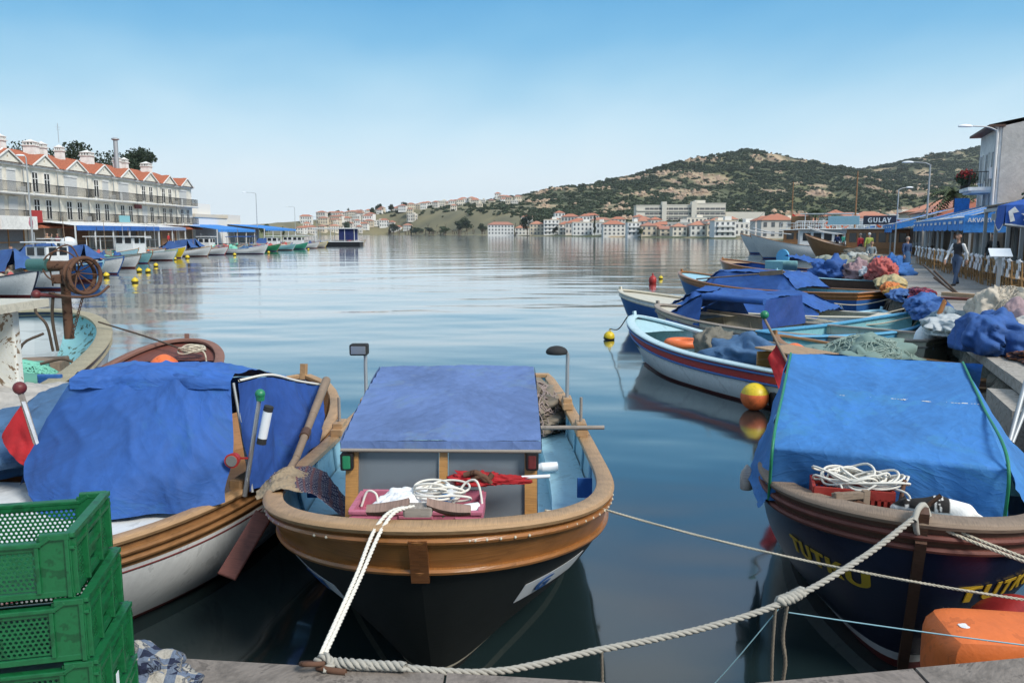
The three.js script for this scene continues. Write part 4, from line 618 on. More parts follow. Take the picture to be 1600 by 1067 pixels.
// skin between two heights, both sides
function skin(h, yTop, yBot, { n = 36, nv = 5, inset = 0, a = 0, b = 1, out = 0 } = {}) {
  const ts = tList(n, a, b), gs = [];
  for (const side of [-1, 1]) {
    const pos = [], idx = [], uv = [];
    ts.forEach((t) => { for (let j = 0; j <= nv; j++) { const y = lerp(yTop(t), yBot(t), j / nv), p = h.pt(t, y, side, inset - out); pos.push(p.x + (t > .995 ? out : 0), p.y, p.z); uv.push(p.x, y); } });
    for (let i = 0; i < n; i++) for (let j = 0; j < nv; j++) { const q = i * (nv + 1) + j, r = q + nv + 1; side > 0 ? idx.push(q, q + 1, r, r, q + 1, r + 1) : idx.push(q, r, q + 1, r, r + 1, q + 1); }
    const g = new THREE.BufferGeometry(); g.setAttribute('position', new THREE.BufferAttribute(new Float32Array(pos), 3)); g.setAttribute('uv', new THREE.BufferAttribute(new Float32Array(uv), 2)); g.setIndex(idx); g.computeVertexNormals(); g.userData = { uv: 1, own: 1 }; gs.push(g);
  }
  if (h.sw >= .1 && a === 0) { // transom
    const r = []; for (let j = 0; j <= nv; j++) { const y = lerp(yTop(0), yBot(0), j / nv), p = h.pt(0, y, 1, inset - out); r.push([V(p.x - out * .5 + inset, y, -p.z), V(p.x - out * .5 + inset, y, p.z)]); }
    gs.push(sheet(r, 4, 1, { amp: 0 }));
  }
  return gs;
}
// flat surface between the two sides
function floorOf(h, y, a, b, inset = .03, n = 20, camber = 0) {
  const rows = tList(n, a, b).map((t) => { const yy = typeof y === 'function' ? y(t) : y, p = h.pt(t, yy, 1, inset); return [V(p.x, yy, -p.z), V(p.x, yy + camber * p.z, 0), V(p.x, yy, p.z)]; });
  return sheet(rows, 4, 1, { amp: 0, fn: null });
}
// moulding swept round the whole sheer: profile in (outward, up)
function sweep(h, yOf, profile, { inset = 0, a = 0, b = 1, n = 40, transom = true } = {}) {
  const ts = tList(n, a, b), P = [];
  ts.forEach((t) => P.push(h.pt(t, yOf(t), -1, inset))); [...ts].reverse().forEach((t, i) => { if (i || P[P.length - 1].z < -.004) P.push(h.pt(t, yOf(t), 1, inset)); });
  const cl = transom && h.sw >= .1 && a === 0; const N = P.length, pos = [], idx = [], K = profile.length;
  for (let i = 0; i < N; i++) {
    const p = P[i], q0 = P[i ? i - 1 : (cl ? N - 1 : 0)], q1 = P[i < N - 1 ? i + 1 : (cl ? 0 : N - 1)], d = V(q1.x - q0.x, 0, q1.z - q0.z).normalize();
    let nx = d.z, nz = -d.x;  // outward for a loop that runs port stern -> bow -> starboard stern
    const d0 = V(p.x - q0.x, 0, p.z - q0.z).normalize(), m = Math.min(2.2, 1 / Math.max(.4, Math.abs(d.dot(d0)) || 1));
    for (const [o, u] of profile) pos.push(p.x + nx * o * m, p.y + u, p.z + nz * o * m);
  }
  for (let i = 0; i < (cl ? N : N - 1); i++) for (let k = 0; k < K; k++) { const a2 = i * K + k, b2 = i * K + (k + 1) % K, c2 = ((i + 1) % N) * K + k, e = ((i + 1) % N) * K + (k + 1) % K; idx.push(a2, c2, b2, b2, c2, e); }
  const g = new THREE.BufferGeometry(); g.setAttribute('position', new THREE.BufferAttribute(new Float32Array(pos), 3)); g.setIndex(idx);
  const f = toCreasedNormals(g, .7); return f;
}
const capProfile = (o, i, th) => [[o, 0], [o + .012, th * .5], [o, th * .9], [o - .015, th], [-i + .01, th], [-i, th * .85], [-i, 0]];
function makeBoat(name, label, cfg, pos, turn, k, group) {
  const h = lines(cfg), o = thing(name, label, 'boat', pos, turn, group), S = h.sheer, fl = k.floor ?? .12, low = k.lod;
  const n = low ? 16 : 40, bandY = k.band || 0, boot = k.boot ?? .07, top = (t) => S(t) - bandY;
  if (bandY) part('sheer_strake', skin(h, S, top, { n, nv: 3 }), k.bandMat, o);
  part('hull', skin(h, top, () => boot, { n, nv: low ? 4 : 8 }), k.hull, o);
  part('boot_stripe', skin(h, () => boot, () => boot - (k.bootW ?? .05), { n, nv: 1 }), k.stripe || k.hull, o);
  part('bottom', skin(h, () => boot - (k.bootW ?? .05), () => -h.T, { n, nv: 4 }), k.bottom || M.maroon, o);
  part('gunwale', [sweep(h, S, capProfile(k.capOut ?? .03, k.cap ?? .1, .045), { n })], k.rail || M.teak, o);
  if (!low || k.strakes) for (const d of k.strakes || [.1]) part('rub_rail', [sweep(h, (t) => S(t) - d, [[0, -.02], [.028, -.016], [.036, 0], [.028, .016], [0, .02]], { n })], k.rubMat || k.rail || M.teak, o);
  part('inner_hull', skin(h, (t) => S(t) - .002, () => fl, { n, nv: 3, inset: .045, b: .985 }), k.inner || M.white, o);
  part('floor', [floorOf(h, fl, 0, .96, .05, low ? 10 : 20)], k.floorMat || k.inner || M.white, o);
  if (k.deck !== undefined) part('foredeck', [floorOf(h, (t) => S(t) - (k.deckDrop ?? .03), k.deck, .995, .04, 14, .03)], k.deckMat || M.white, o);
  if (k.aft) part('aft_deck', [floorOf(h, (t) => S(t) - .04, 0, k.aft, .04, 8, .02)], k.deckMat || M.white, o);
  for (const t of k.thwarts || []) { const y = S(t) - .2, p = h.pt(t, y, 1, .04); part('thwart', [box(.26, .035, p.z * 2, p.x, y, 0)], k.thwartMat || k.rail || M.teak, o); }
  if (!low) for (let i = 1; i < 9; i++) { const t = i / 10; for (const s of [-1, 1]) { const q = []; for (let j = 0; j <= 4; j++) { const y = lerp(S(t) - .02, fl, j / 4); q.push(h.pt(t, y, s, .055)); } part('frame_rib', [tube(q, .018, 8, 5)], k.inner || M.white, o); } }
  const st = h.pt(1, S(1), 1); if (!k.noStem) part('stem_post', [beam(V(st.x + .015, h.hb + (k.stem || .12), 0), V(st.x + .02 - (h.rake * .08), S(1) - .12, 0), .075, .06), beam(h.pt(1, S(1) - .08, 1).add(V(.02, 0, 0)), h.pt(1, .02, 1).add(V(.02, 0, 0)), .06, .06)], k.stemMat || k.rail || M.teak, o);
  return { o, h };
}
const at = (b, t, s, up = 0, inset = 0) => { const p = b.h.pt(t, b.h.sheer(t), s, inset); p.y += up; return p; };
function oar(a, b, m, parent, name = 'oar') { const d = b.clone().sub(a), L = d.length(), g = [cyl(.028, .024, L * .74, 0, 0, 0, 8), mv(lump(.085, .02, L * .15, { amp: 0, fold: 0, seg: 12, flat: .6 }), 0, L * .86, 0, PI / 2), box(.15, L * .24, .022, 0, L * .86, 0)]; const q = new THREE.Quaternion().setFromUnitVectors(V(0, 1, 0), d.normalize()); const geo = merge(g); geo.applyQuaternion(q); geo.translate(a.x, a.y, a.z); return part(name, geo, m, parent); }
function flagOn(parent, p, hgt, lean, m = M.flag, sz = .45) { const e = p.clone().add(V(lean[0], hgt, lean[1])); const f = part('flag_staff', [bar(p, e, .016, .012, 7)], M.galv, parent); const a = p.clone().lerp(e, .97), b = p.clone().lerp(e, .97 - sz / hgt * .7); part('flag', [sheet([[a, b], [a.clone().add(V(sz * .35, -sz * .35, sz * .3)), b.clone().add(V(sz * .25, -sz * .5, sz * .25))]], 8, 8, { amp: .03, freq: 6 })], m, f); return f; }
// tent cover over bars: rows of cross-sections from bow side to stern side
function cover(parent, rows, m, o = {}, name = 'tarpaulin') { return part(name, [sheet(rows, o.nu || 12, o.nv || 10, { amp: .018, freq: 2.6, sag: .03, ...o })], m, parent); }

// ---- the varnished boat in the middle, bow to the quay
const mid = (() => {
  const b = makeBoat('fishing_boat', 'varnished wooden boat with blue canopy and light blue interior in the middle', { L: 6.4, B: 2.46, hb: 1.22, hm: .84, hs: .9, T: .4, rake: .95, tm: .62, nb: 3.0, mb: 2.0, sw: .8, bowP: 1.15 }, [-.5, 0, -7.25], -PI / 2,
    { hull: M.hullDark, band: .27, bandMat: M.varnish, rail: M.pale, rubMat: M.varnish, strakes: [.045, .25], cap: .085, capOut: .03, inner: M.skyblue, floor: .42, floorMat: M.skyblue, boot: .10, bootW: .025, stripe: M.cream, bottom: M.hullDark, noStem: 1 });
  const o = b.o, h = b.h, S = h.sheer;
  // stem knee on the outside
  part('stem_knee', [beam(h.pt(1, S(1) - .03, 1).add(V(.008, 0, 0)), h.pt(1, S(1) - .31, 1).add(V(.012, 0, 0)), .05, .10)], tint(M.varnish, [.20, .08, .03]), o);
  // broad foredeck
  part('foredeck', [floorOf(h, (t) => S(t) - .17, .80, .99, .06, 14, .02)], M.varnish, o);
  // mooring horn on the bow rail
  { const y = S(.99) + .05, hx = 3.02; for (const e of [-1, 1]) part('mooring_horn', [sheet([0, 1, 2, 3, 4, 5, 6, 7].map((i) => { const t = i / 7, z = .02 + e * (.05 + .24 * t), yy = y + .012 + .05 * Math.pow(1 - t, 2.2), r = .028 + .012 * Math.sin(t * 3); return [0, 1, 2, 3, 4].map((k) => V(hx - .02 + Math.cos(k * PI / 2) * .038 - (Math.abs(z) ** 2) * .25, yy + Math.sin(k * PI / 2) * r, z)); }), 2, 1, { amp: 0 })], tint(M.grey, [.30, .20, .16]), o); part('horn_step', [cbox(.1, .05, .16, .012, hx - .02, y + .02, .02)], M.grey, o); }
  // side decks and benches
  for (const e of [-1, 1]) part('side_bench', [sheet([tList(10, .1, .78).map((t) => h.pt(t, .58, e, .06)), tList(10, .1, .78).map((t) => { const p = h.pt(t, .58, e, .38); return p; })], 2, 2, { amp: 0 }), sheet([tList(10, .1, .78).map((t) => h.pt(t, .58, e, .38)), tList(10, .1, .78).map((t) => { const p = h.pt(t, .58, e, .38); p.y = .42; return p; })], 2, 2, { amp: 0 })], M.skyblue, o);
  // cabin: windscreen with two panes, side panels, canopy (local x = toward viewer, z = toward the viewer's left)
  const x0 = 2.3, x1 = 2.16, xb = .62, yb = .80, yt = 1.44, z0 = -.66, z1 = .58, W = (f, y) => V(lerp(x0, x1, (y - yb) / (yt - yb)), y, lerp(z0, z1, f));
  const ws = part('windscreen', [beam(W(.03, yb), W(.03, yt), .05, .08), beam(W(.97, yb), W(.97, yt), .05, .08), beam(W(.49, yb), W(.49, yt), .05, .055), beam(W(0, yb + .05), W(1, yb + .05), .05, .1), beam(W(0, yt - .02), W(1, yt - .02), .05, .05)], M.woodFrame, o);
  const gl = new THREE.MeshPhysicalMaterial({ color: C(.13, .15, .17), roughness: .22, clearcoat: .3, side: THREE.DoubleSide });
  for (const [a, c] of [[.06, .465], [.515, .94]]) part('pane', [sheet([[W(a, yb + .10), W(c, yb + .10)], [W(a, yt - .045), W(c, yt - .045)]], 1, 1, { amp: 0 })], gl, ws);
  for (const e of [z0 - .01, z1 + .01]) part('cabin_side', [sheet([[V(x0, yb - .05, e), V(x1, yt, e)], [V(xb, yb - .35, e), V(xb, yt + .16, e)]], 3, 3, { amp: 0 })], tint(M.blue, [.06, .12, .34]), o);
  part('cabin_trunk', [box(.06, .14, 1.2, x0 - .02, .80, -.04)], M.skyblue, o);
  const rows = [[[x1 + .06, yt + .02, z0 - .03], [x1 + .06, yt + .03, -.04], [x1 + .06, yt + .02, z1 + .03]], [[1.4, yt + .155, z0 - .03], [1.4, yt + .165, -.04], [1.4, yt + .155, z1 + .03]], [[xb, yt + .245, z0 - .02], [xb, yt + .255, -.04], [xb, yt + .245, z1 + .02]]];
  part('canopy', [sheet(rows, 26, 22, { amp: .006, freq: 4, sag: .015, fn: (p) => { const d = Math.min(p.z - (z0 - .03), z1 + .03 - p.z); p.y += .006 * Math.sin(p.x * 40) * Math.exp(-d * 9); } }), sheet([[[x1 + .062, yt + .022, z0 - .03], [x1 + .062, yt + .022, z1 + .03]], [[x1 + .07, yt - .045, z0 - .03], [x1 + .07, yt - .035, z1 + .03]]], 26, 3, { amp: .003, freq: 8 }), ...[z0 - .035, z1 + .035].map((e) => sheet([[[x1 + .06, yt + .02, e], [xb, yt + .245, e]], [[x1 + .06, yt - .06, e], [xb, yt + .16, e]]], 12, 3, { amp: .006 }))], M.canopy, o);
  part('canopy_seam', [tube([[x1 + .075, yt - .045, z0 - .03], [x1 + .075, yt - .035, z1 + .03]], .012, 6, 6)], M.grey, o);
  for (const [z, m] of [[z1 - .01, M.green], [z0 + .03, M.maroon]]) { const l = part('navigation_light', [cbox(.06, .11, .085, .012, x1 + .07, yt - .11, z)], M.black, o); part('lens', [cbox(.03, .085, .055, .01, x1 + .09, yt - .11, z)], m, l); }
  // bolted blocks and thole pins on the gunwales, lamps on posts
  const blk = (t, e, pin) => { const p = at(b, t, e, .05, .05); const g = part('rail_block', [cbox(.36, .06, .12, .015, p.x, p.y + .03, p.z), cbox(.22, .05, .1, .012, p.x, p.y + .08, p.z)], M.pale, o); if (pin) part('thole_pin', [bar(V(p.x, p.y + .06, p.z), V(p.x, p.y + .34, p.z), .016, .014, 8)], M.grey, g); return p; };
  blk(.46, 1, true); blk(.46, -1, true); const lp = [blk(.285, 1), blk(.285, -1)];
  lp.forEach((p, i) => { const t = part('lamp_post', [tube([[p.x, p.y, p.z], [p.x, p.y + .45, p.z], [p.x, p.y + .58, p.z], [p.x + .02, p.y + .62, p.z + (i ? .02 : .02)]], .02, 14, 8)], M.galv, o); if (i) part('deck_lamp', [mv(lump(.11, .09, .12, { amp: 0, fold: 0, seg: 16 }), p.x + .03, p.y + .59, p.z + .12)], M.rubber, t); else { part('deck_lamp', [cbox(.12, .12, .2, .02, p.x + .02, p.y + .64, p.z + .06)], M.rubber, t); part('reflector', [cbox(.02, .085, .16, .006, p.x + .085, p.y + .64, p.z + .06)], M.steel, t); } });
  // bolts along the rub rail
  for (let i = 0; i < 26; i++) { const t = .55 + .445 * (1 - Math.pow(1 - i / 25, 1.8)); for (const e of [-1, 1]) { const p = h.pt(t, S(t) - .045, e, -.034); if (t > .985 && e > 0) continue; part('bolt', [ball(.009, p.x + (t > .97 ? .02 : 0), p.y, p.z, 1, 1, 1, 6, 5)], M.cream, o); } }
  // registration plates on both bows
  for (const e of [-1, 1]) {
    const tc = .90, yc = .60, wrap = (g, sx, lift) => { const p = g.attributes.position; for (let i = 0; i < p.count; i++) { const q = h.pt(tc + e * p.getX(i) * .22, yc + p.getY(i), e, -lift - Math.max(0, p.getZ(i))); p.setXYZ(i, q.x, q.y, q.z); } g.computeVertexNormals(); return g; };
    const pl = part('registration_plate', [wrap(new THREE.BoxGeometry(.42, .16, .008, 12, 4, 1), 1, .006)], M.plasticWhite, o); part('plate_letters', [wrap(text(e < 0 ? 'G' : 'W', .11, .006).translate(e < 0 ? -.08 : .05, 0, .010), 1, .008)], M.blue, pl);
  }
  // cleats inside
  for (const e of [-1, 1]) part('bracket', [cbox(.02, .16, .12, .005, 1.1, .78, e * 1.08)], M.blue, o);
  return b;
})();
// ---- white hulled boat under a blue tarpaulin, left
const leftBoat = (() => {
  const b = makeBoat('fishing_boat', 'white hulled boat under a big draped blue tarpaulin beside the green crates', { L: 6.38, B: 2.47, hb: .93, hm: .74, hs: .94, T: .4, rake: .67, tm: .585, nb: 2.41, mb: 1.51, sw: .05, ns: 2.4, bowP: 1.2 }, [-3.21, 0, -7.02], -1.7355,
    { hull: M.white, band: .19, bandMat: M.teak, rail: M.pale, rubMat: M.teak, strakes: [.07, .13], cap: .07, inner: M.teak, floor: .2, boot: .06, bootW: .05, stripe: M.maroon, bottom: M.maroon, deck: .62, deckMat: M.white });
  const o = b.o, h = b.h, S = h.sheer;
  part('red_line', [sweep(h, (t) => S(t) - .225, [[0, -.008], [.006, 0], [0, .008]], { n: 40 })], M.maroon, o);
  for (const [t, e] of [[.60, 1], [.60, -1], [.28, 1]]) { const p = at(b, t, e, .05, .05); part('rail_block', [cbox(.34, .07, .11, .015, p.x, p.y + .03, p.z)], M.pale, o); }
  // wooden floor hatch edges showing at the tarpaulin's foot
  part('stern_post', [beam(V(-3.15, .92, 0), V(-3.18, 1.12, 0), .08, .07)], M.pale, o);
  return b;
})();
{ // tarpaulin over the left boat, draped from a ridge of hoops
  const o = thing('blue_tarpaulin', 'large blue tarpaulin hung over the white hulled left boat', 'tarpaulin');
  const folds = (p, u, v) => { const k = 1 - v; p.z += .05 * k * Math.sin(u * 8 + 1) + .022 * k * Math.sin(u * 21 - v * 5); p.x += .02 * k * Math.sin(v * 9 + u * 3); };
  cover(o, [[[-3.42, .80, -5.56], [-2.86, .81, -5.34], [-2.44, .81, -5.50], [-2.12, .83, -5.70]], [[-3.74, .96, -5.92], [-2.95, .98, -5.42], [-2.45, 1.0, -5.52], [-2.10, 1.05, -5.78]], [[-3.70, 1.24, -6.10], [-2.95, 1.32, -5.80], [-2.45, 1.33, -5.80], [-2.12, 1.35, -5.90]], [[-3.46, 1.66, -6.2], [-2.87, 1.68, -6.24], [-2.50, 1.67, -6.18], [-2.18, 1.64, -6.08]]], M.tarp, { nu: 22, nv: 22, amp: .022, freq: 1.7, smooth: true, sag: 0, fn: folds }, 'front_sheet');
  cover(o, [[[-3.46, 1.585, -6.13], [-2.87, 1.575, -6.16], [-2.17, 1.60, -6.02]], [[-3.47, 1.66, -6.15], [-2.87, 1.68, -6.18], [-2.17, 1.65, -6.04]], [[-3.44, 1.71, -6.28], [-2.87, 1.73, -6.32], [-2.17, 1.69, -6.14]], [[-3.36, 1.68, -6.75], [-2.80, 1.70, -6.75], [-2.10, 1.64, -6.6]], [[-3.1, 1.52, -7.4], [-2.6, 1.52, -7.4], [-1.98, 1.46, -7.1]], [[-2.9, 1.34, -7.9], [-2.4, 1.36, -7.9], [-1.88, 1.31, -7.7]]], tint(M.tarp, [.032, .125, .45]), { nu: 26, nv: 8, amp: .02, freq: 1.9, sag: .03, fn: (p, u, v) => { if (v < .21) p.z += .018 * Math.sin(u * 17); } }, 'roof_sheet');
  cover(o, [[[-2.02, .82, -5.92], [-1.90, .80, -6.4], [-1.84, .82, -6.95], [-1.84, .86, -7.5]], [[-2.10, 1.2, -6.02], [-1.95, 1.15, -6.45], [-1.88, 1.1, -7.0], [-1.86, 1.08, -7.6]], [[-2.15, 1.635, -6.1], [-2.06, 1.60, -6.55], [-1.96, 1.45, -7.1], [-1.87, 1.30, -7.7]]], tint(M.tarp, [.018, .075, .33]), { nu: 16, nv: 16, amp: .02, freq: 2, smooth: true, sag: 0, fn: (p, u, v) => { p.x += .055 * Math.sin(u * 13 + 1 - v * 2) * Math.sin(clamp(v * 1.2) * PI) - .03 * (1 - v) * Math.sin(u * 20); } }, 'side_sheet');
  cover(o, [[[-3.46, 1.70, -6.25], [-3.36, 1.66, -6.75], [-3.0, 1.40, -7.7]], [[-3.8, 1.1, -6.15], [-3.8, 1.1, -6.8], [-3.6, 1.05, -7.7]], [[-3.9, .82, -6.1], [-3.95, .82, -6.8], [-3.8, .82, -7.8]]], M.tarp, { nu: 12, nv: 10 }, 'far_side_sheet');
  cover(o, [[[-2.9, 1.34, -7.9], [-2.4, 1.36, -7.9], [-1.88, 1.31, -7.7]], [[-3.0, .9, -8.2], [-2.4, .9, -8.4], [-1.95, .9, -8.1]]], M.tarp, { nu: 10, nv: 8 }, 'back_sheet');
  part('white_hem', [tube([[-2.14, 1.65, -6.15], [-2.04, 1.615, -6.6], [-1.95, 1.47, -7.1], [-1.865, 1.315, -7.7]], .011, 26, 6)], M.ropeWhite, o);
  part('hoop_pole', [bar(V(-2.17, 1.64, -6.1), V(-2.02, .8, -5.98), .012)], M.galv, o);
}
{ // pole with green ball, work light and red torch on the left boat; its long oar
  const o = thing('signal_pole', 'steel pole with green ball and red torch beside the blue tarpaulin', 'pole', [-2.02, .86, -5.80]);
  part('pole', [bar(V(0, -.03, 0), V(.14, .72, -.02), .019, .017, 8)], M.steel, o); part('green_ball', [ball(.038, .145, .75, -.02), cyl(.03, .035, .05, .145, .70, -.02, 10)], M.green, o);
  part('lamp_tube', [bar(V(.16, .42, .02), V(.21, .63, .02), .034, .034, 12)], M.plasticWhite, o); part('lamp_caps', [bar(V(.15, .38, .02), V(.16, .425, .02), .036, .036, 12), bar(V(.21, .63, .02), V(.22, .665, .02), .036, .036, 12)], M.rubber, o);
  const t = part('torch', [new THREE.CylinderGeometry(.055, .045, .07, 18).rotateX(PI / 2).translate(-.05, .27, .06), box(.09, .012, .012, 0, .27, .02)], M.red, o); part('torch_lens', [new THREE.CylinderGeometry(.041, .041, .01, 18).rotateX(PI / 2).translate(-.05, .27, .097)], mat([.55, .55, .52], .12, { metalness: .7 }), t);
  const r = thing('long_oar', 'weathered grey and red oar leaning across the blue tarpaulin side', 'oar', [-1.80, .72, -5.2]);
  part('blade', [(() => { const g = cbox(.13, .50, .03, .01); g.applyQuaternion(new THREE.Quaternion().setFromUnitVectors(V(0, 1, 0), V(.15, .30, -.36).normalize())); return g.translate(-.01, -.02, .02); })()], M.redbrown, r);
  part('shaft', [bar(V(.05, .12, -.18), V(.11, .33, -.85), .024, .028, 9), bar(V(.11, .33, -.85), V(.06, .50, -1.6), .03, .034, 9), bar(V(.06, .50, -1.6), V(.0, .66, -2.4), .036, .042, 9)], M.old, r); part('leather_collar', [bar(V(.085, .41, -1.2), V(.08, .435, -1.3), .042, .042, 10)], M.dark, r);
}
// ---- TUTKU: dark blue boat under the bright blue cover, right
const tut = (() => {
  const b = makeBoat('fishing_boat', 'dark blue boat named TUTKU under a bright blue cover, cat on its bow', { L: 5.7, B: 2.02, hb: 1.14, hm: .84, hs: .9, T: .42, rake: .78, tm: .58, nb: 2.8, mb: 1.9, sw: .6, bowP: 1.7 }, [3.40, 0, -7.00], -111.9 * PI / 180,
    { hull: M.navy, band: .15, bandMat: M.dark, rail: M.old, rubMat: M.redbrown, strakes: [.06, .14], cap: .13, inner: M.aqua, floor: .3, boot: .13, bootW: .07, stripe: M.white, bottom: M.maroon, deck: .68, deckMat: tint(M.skyblue, [.22, .34, .42]), deckDrop: .06, stem: .1, stemMat: M.dark });
  const o = b.o, h = b.h, S = h.sheer;
  // name on both bows
  for (const e of [-1, 1]) {
    const m = tint(M.yellow, [.62, .40, .03]), tg = text('TUTKU', .125, .006), p = tg.attributes.position;
    for (let i = 0; i < p.count; i++) { const u = p.getX(i), y = .66 + p.getY(i), t = .938 + e * u * .19, q = h.pt(t, y, e, -.006 - p.getZ(i)); p.setXYZ(i, q.x, q.y, q.z); }
    tg.computeVertexNormals(); part('name_lettering', [tg], m, o);
  }
  const w = .71, K = (r) => r.map((q) => q.map(([x, y, z]) => [x, y, z + .16]));
  cover(o, K([[[1.94, .90, w + .02], [2.0, .93, 0], [1.94, .90, -w - .05]], [[2.03, 1.31, w], [2.05, 1.32, 0], [2.03, 1.31, -w]], [[.98, 1.50, w], [.98, 1.505, 0], [.98, 1.50, -w]], [[-.12, 1.66, w], [-.12, 1.67, 0], [-.12, 1.66, -w]]]), M.tarpLight, { nu: 26, nv: 16, amp: .008, freq: 3, sag: .012, fn: (p, u, v) => { if (v < .33) p.x += .03 * Math.sin(u * 20 + 2) * (.33 - v) * 3; } }, 'cover_top');
  for (const e of [1, -1]) cover(o, [[[2.03, 1.31, e * w + .16], [.98, 1.50, e * w + .16], [-.12, 1.66, e * w + .16]], [[1.95, .92, e * (w + .10) + .06], [.9, .92, e * 1.06], [-.3, .85, e * 1.05]], [[1.9, .80, e * (w + .18) + .06], [.9, .74, e * 1.12], [-.35, .70, e * 1.10]]], M.tarpLight, { nu: 14, nv: 12, amp: .022, freq: 3 }, 'cover_side');
  cover(o, [[[-.12, 1.66, w], [-.12, 1.67, 0], [-.12, 1.66, -w]], [[-.9, 1.2, w + .1], [-.9, 1.2, 0], [-.9, 1.2, -w - .1]], [[-2.0, .9, .85], [-2.1, .95, 0], [-2.0, .9, -.85]]], M.tarpLight, { nu: 10, nv: 8 }, 'cover_back');
  for (const e of [1, -1]) part('green_binding', [tube([[1.96, .9, e * (w + .02) + .16], [2.045, 1.315, e * (w + .004) + .16], [.98, 1.508, e * (w + .004) + .16], [-.12, 1.67, e * (w + .004) + .16]], .011, 40, 6)], M.green, o);
  // salt-white chafe line where the cover rubs a hoop
  { const g = [], q = rng(63); for (let i = 0; i < 46; i++) { const z = .36 - i * .022, x = .95 + .02 * Math.sin(i * .7); const s = .004 + .010 * q() * q(); g.push(ball(s, x + (q() - .5) * .02, 1.509, z + .1, 1.2, .25, 2.2, 6, 4)); } for (const z of [.08, -.12]) for (let i = 0; i < 10; i++) g.push(ball(.004 + .004 * q(), .92 + (q() - .5) * .16, 1.51, z + .1 + (q() - .5) * .03, 2.5, .3, .8, 6, 4)); part('chafe_marks', g, M.ropeWhite, o); }
  part('side_fender', [mv(lump(.06, .2, .06, { amp: .08, fold: .02, seg: 18 }), 1.0, .66, 1.13), mv(lump(.055, .16, .055, { amp: .08, fold: .02, seg: 18, seed: 3 }), .8, .62, 1.14)], tint(M.grey, [.5, .46, .42]), o);
  part('bow_rail', [tube([[2.05, .93, -.78], [2.05, 1.03, -.80], [1.8, 1.04, -.92], [1.5, .93, -.98]], .012, 20, 6)], M.steel, o);
  part('stern_pole', [bar(V(-.35, .95, -1.0), V(-1.2, 1.75, -1.32), .022, .02, 8), bar(V(-.5, .9, -1.05), V(-.9, 1.3, -1.25), .02, .02, 8)], M.galv, o); part('pole_knob', [ball(.055, -1.2, 1.76, -1.32)], M.maroon, o);
  return b;
})();
{ // things on TUTKU's foredeck, in the boat's frame turned into the world
  const L2W = (x, y, z) => tut.o.localToWorld(V(x, y, z)); tut.o.updateMatrixWorld();
  const place = (name, label, cat, x, y, z, turn = 0) => { const p = L2W(x, y, z); return thing(name, label, cat, [p.x, p.y, p.z], tut.o.rotation.y + turn); };
  const c = place('fish_crate', 'red slatted fish crate full of white rope on the dark blue boat', 'crate', 2.18, .95, .36, .1);
  for (const [w, d, x, z] of [[.02, .48, -.13, 0], [.02, .48, .13, 0]]) { part('side_panel', [box(w, .05, d, x, .03, z), box(w, .06, d, x, .17, z), ...[...Array(13)].map((_, i) => box(w, .1, .02, x, .1, -.23 + i * .038))], M.redCrate, c); }
  for (const z of [-.24, .24]) part('end_panel', [box(.26, .2, .02, 0, .1, z)], M.redCrate, c); part('crate_floor', [box(.26, .015, .48, 0, .01, 0)], M.redCrate, c);
  const coil = (n, rx, rz, seed, y0) => { const q = rng(seed), g = []; for (let k = 0; k < n; k++) { const pts = [], cx = (q() - .5) * .05, cz = (q() - .5) * .2, r1 = rx * (.6 + .6 * q()), r2 = rz * (.5 + .6 * q()), ph = q() * 6; for (let i = 0; i < 9; i++) { const a = i / 9 * 6.283; pts.push(V(cx + Math.cos(a + ph) * r1, y0 + .03 * q() + k * .004 + .03 * Math.sin(2 * a + ph), cz + Math.sin(a + ph) * r2)); } g.push(tube(pts, .008, 40, 5, true)); } return g; };
  const r = place('rope_coil', 'tangled white rope heaped on the red crate', 'rope', 2.18, 1.13, .34, .1); part('rope_strands', [...coil(16, .11, .24, 5, .02), tube([[.05, .03, -.2], [.16, .02, -.3], [.17, -.1, -.32], [.2, -.17, -.38], [.3, -.18, -.5]], .008, 24, 5), tube([[.1, .04, .1], [.17, -.06, .05], [.18, -.13, -.1], [.16, -.05, -.25]], .008, 24, 5)], M.ropeWhite, r);
  const a = place('grapnel_anchor', 'rusty four armed grapnel anchor leaning on the red crate', 'anchor', 2.43, 1.0, .1, .3);
  for (const k of [0, 1, 2, 3]) { const t = k * PI / 2 + .5; part('arm', [tube([[0, .04, 0], [Math.cos(t) * .12, .04 + .02 * k, Math.sin(t) * .12], [Math.cos(t) * .22, .10 + (k > 1 ? .12 : .0), Math.sin(t) * .24]], .014, 14, 7)], M.rust, a); } part('shank', [bar(V(0, .03, 0), V(-.12, .1, .26), .016, .014, 8)], M.rust, a);
  const wz = place('wooden_reel', 'small weathered wooden line reel in front of red crate', 'line reel', 2.42, .97, .36, .6); part('frame', [cbox(.03, .2, .05, .006, 0, .1, -.1), cbox(.03, .2, .05, .006, 0, .1, .1), cbox(.025, .04, .2, .005, 0, .17, 0), cbox(.03, .16, .2, .006, -.04, .1, 0, 0, 0, .25)], M.old, wz); part('line_coil', coil(6, .09, .14, 8, .03), M.net, wz);
}
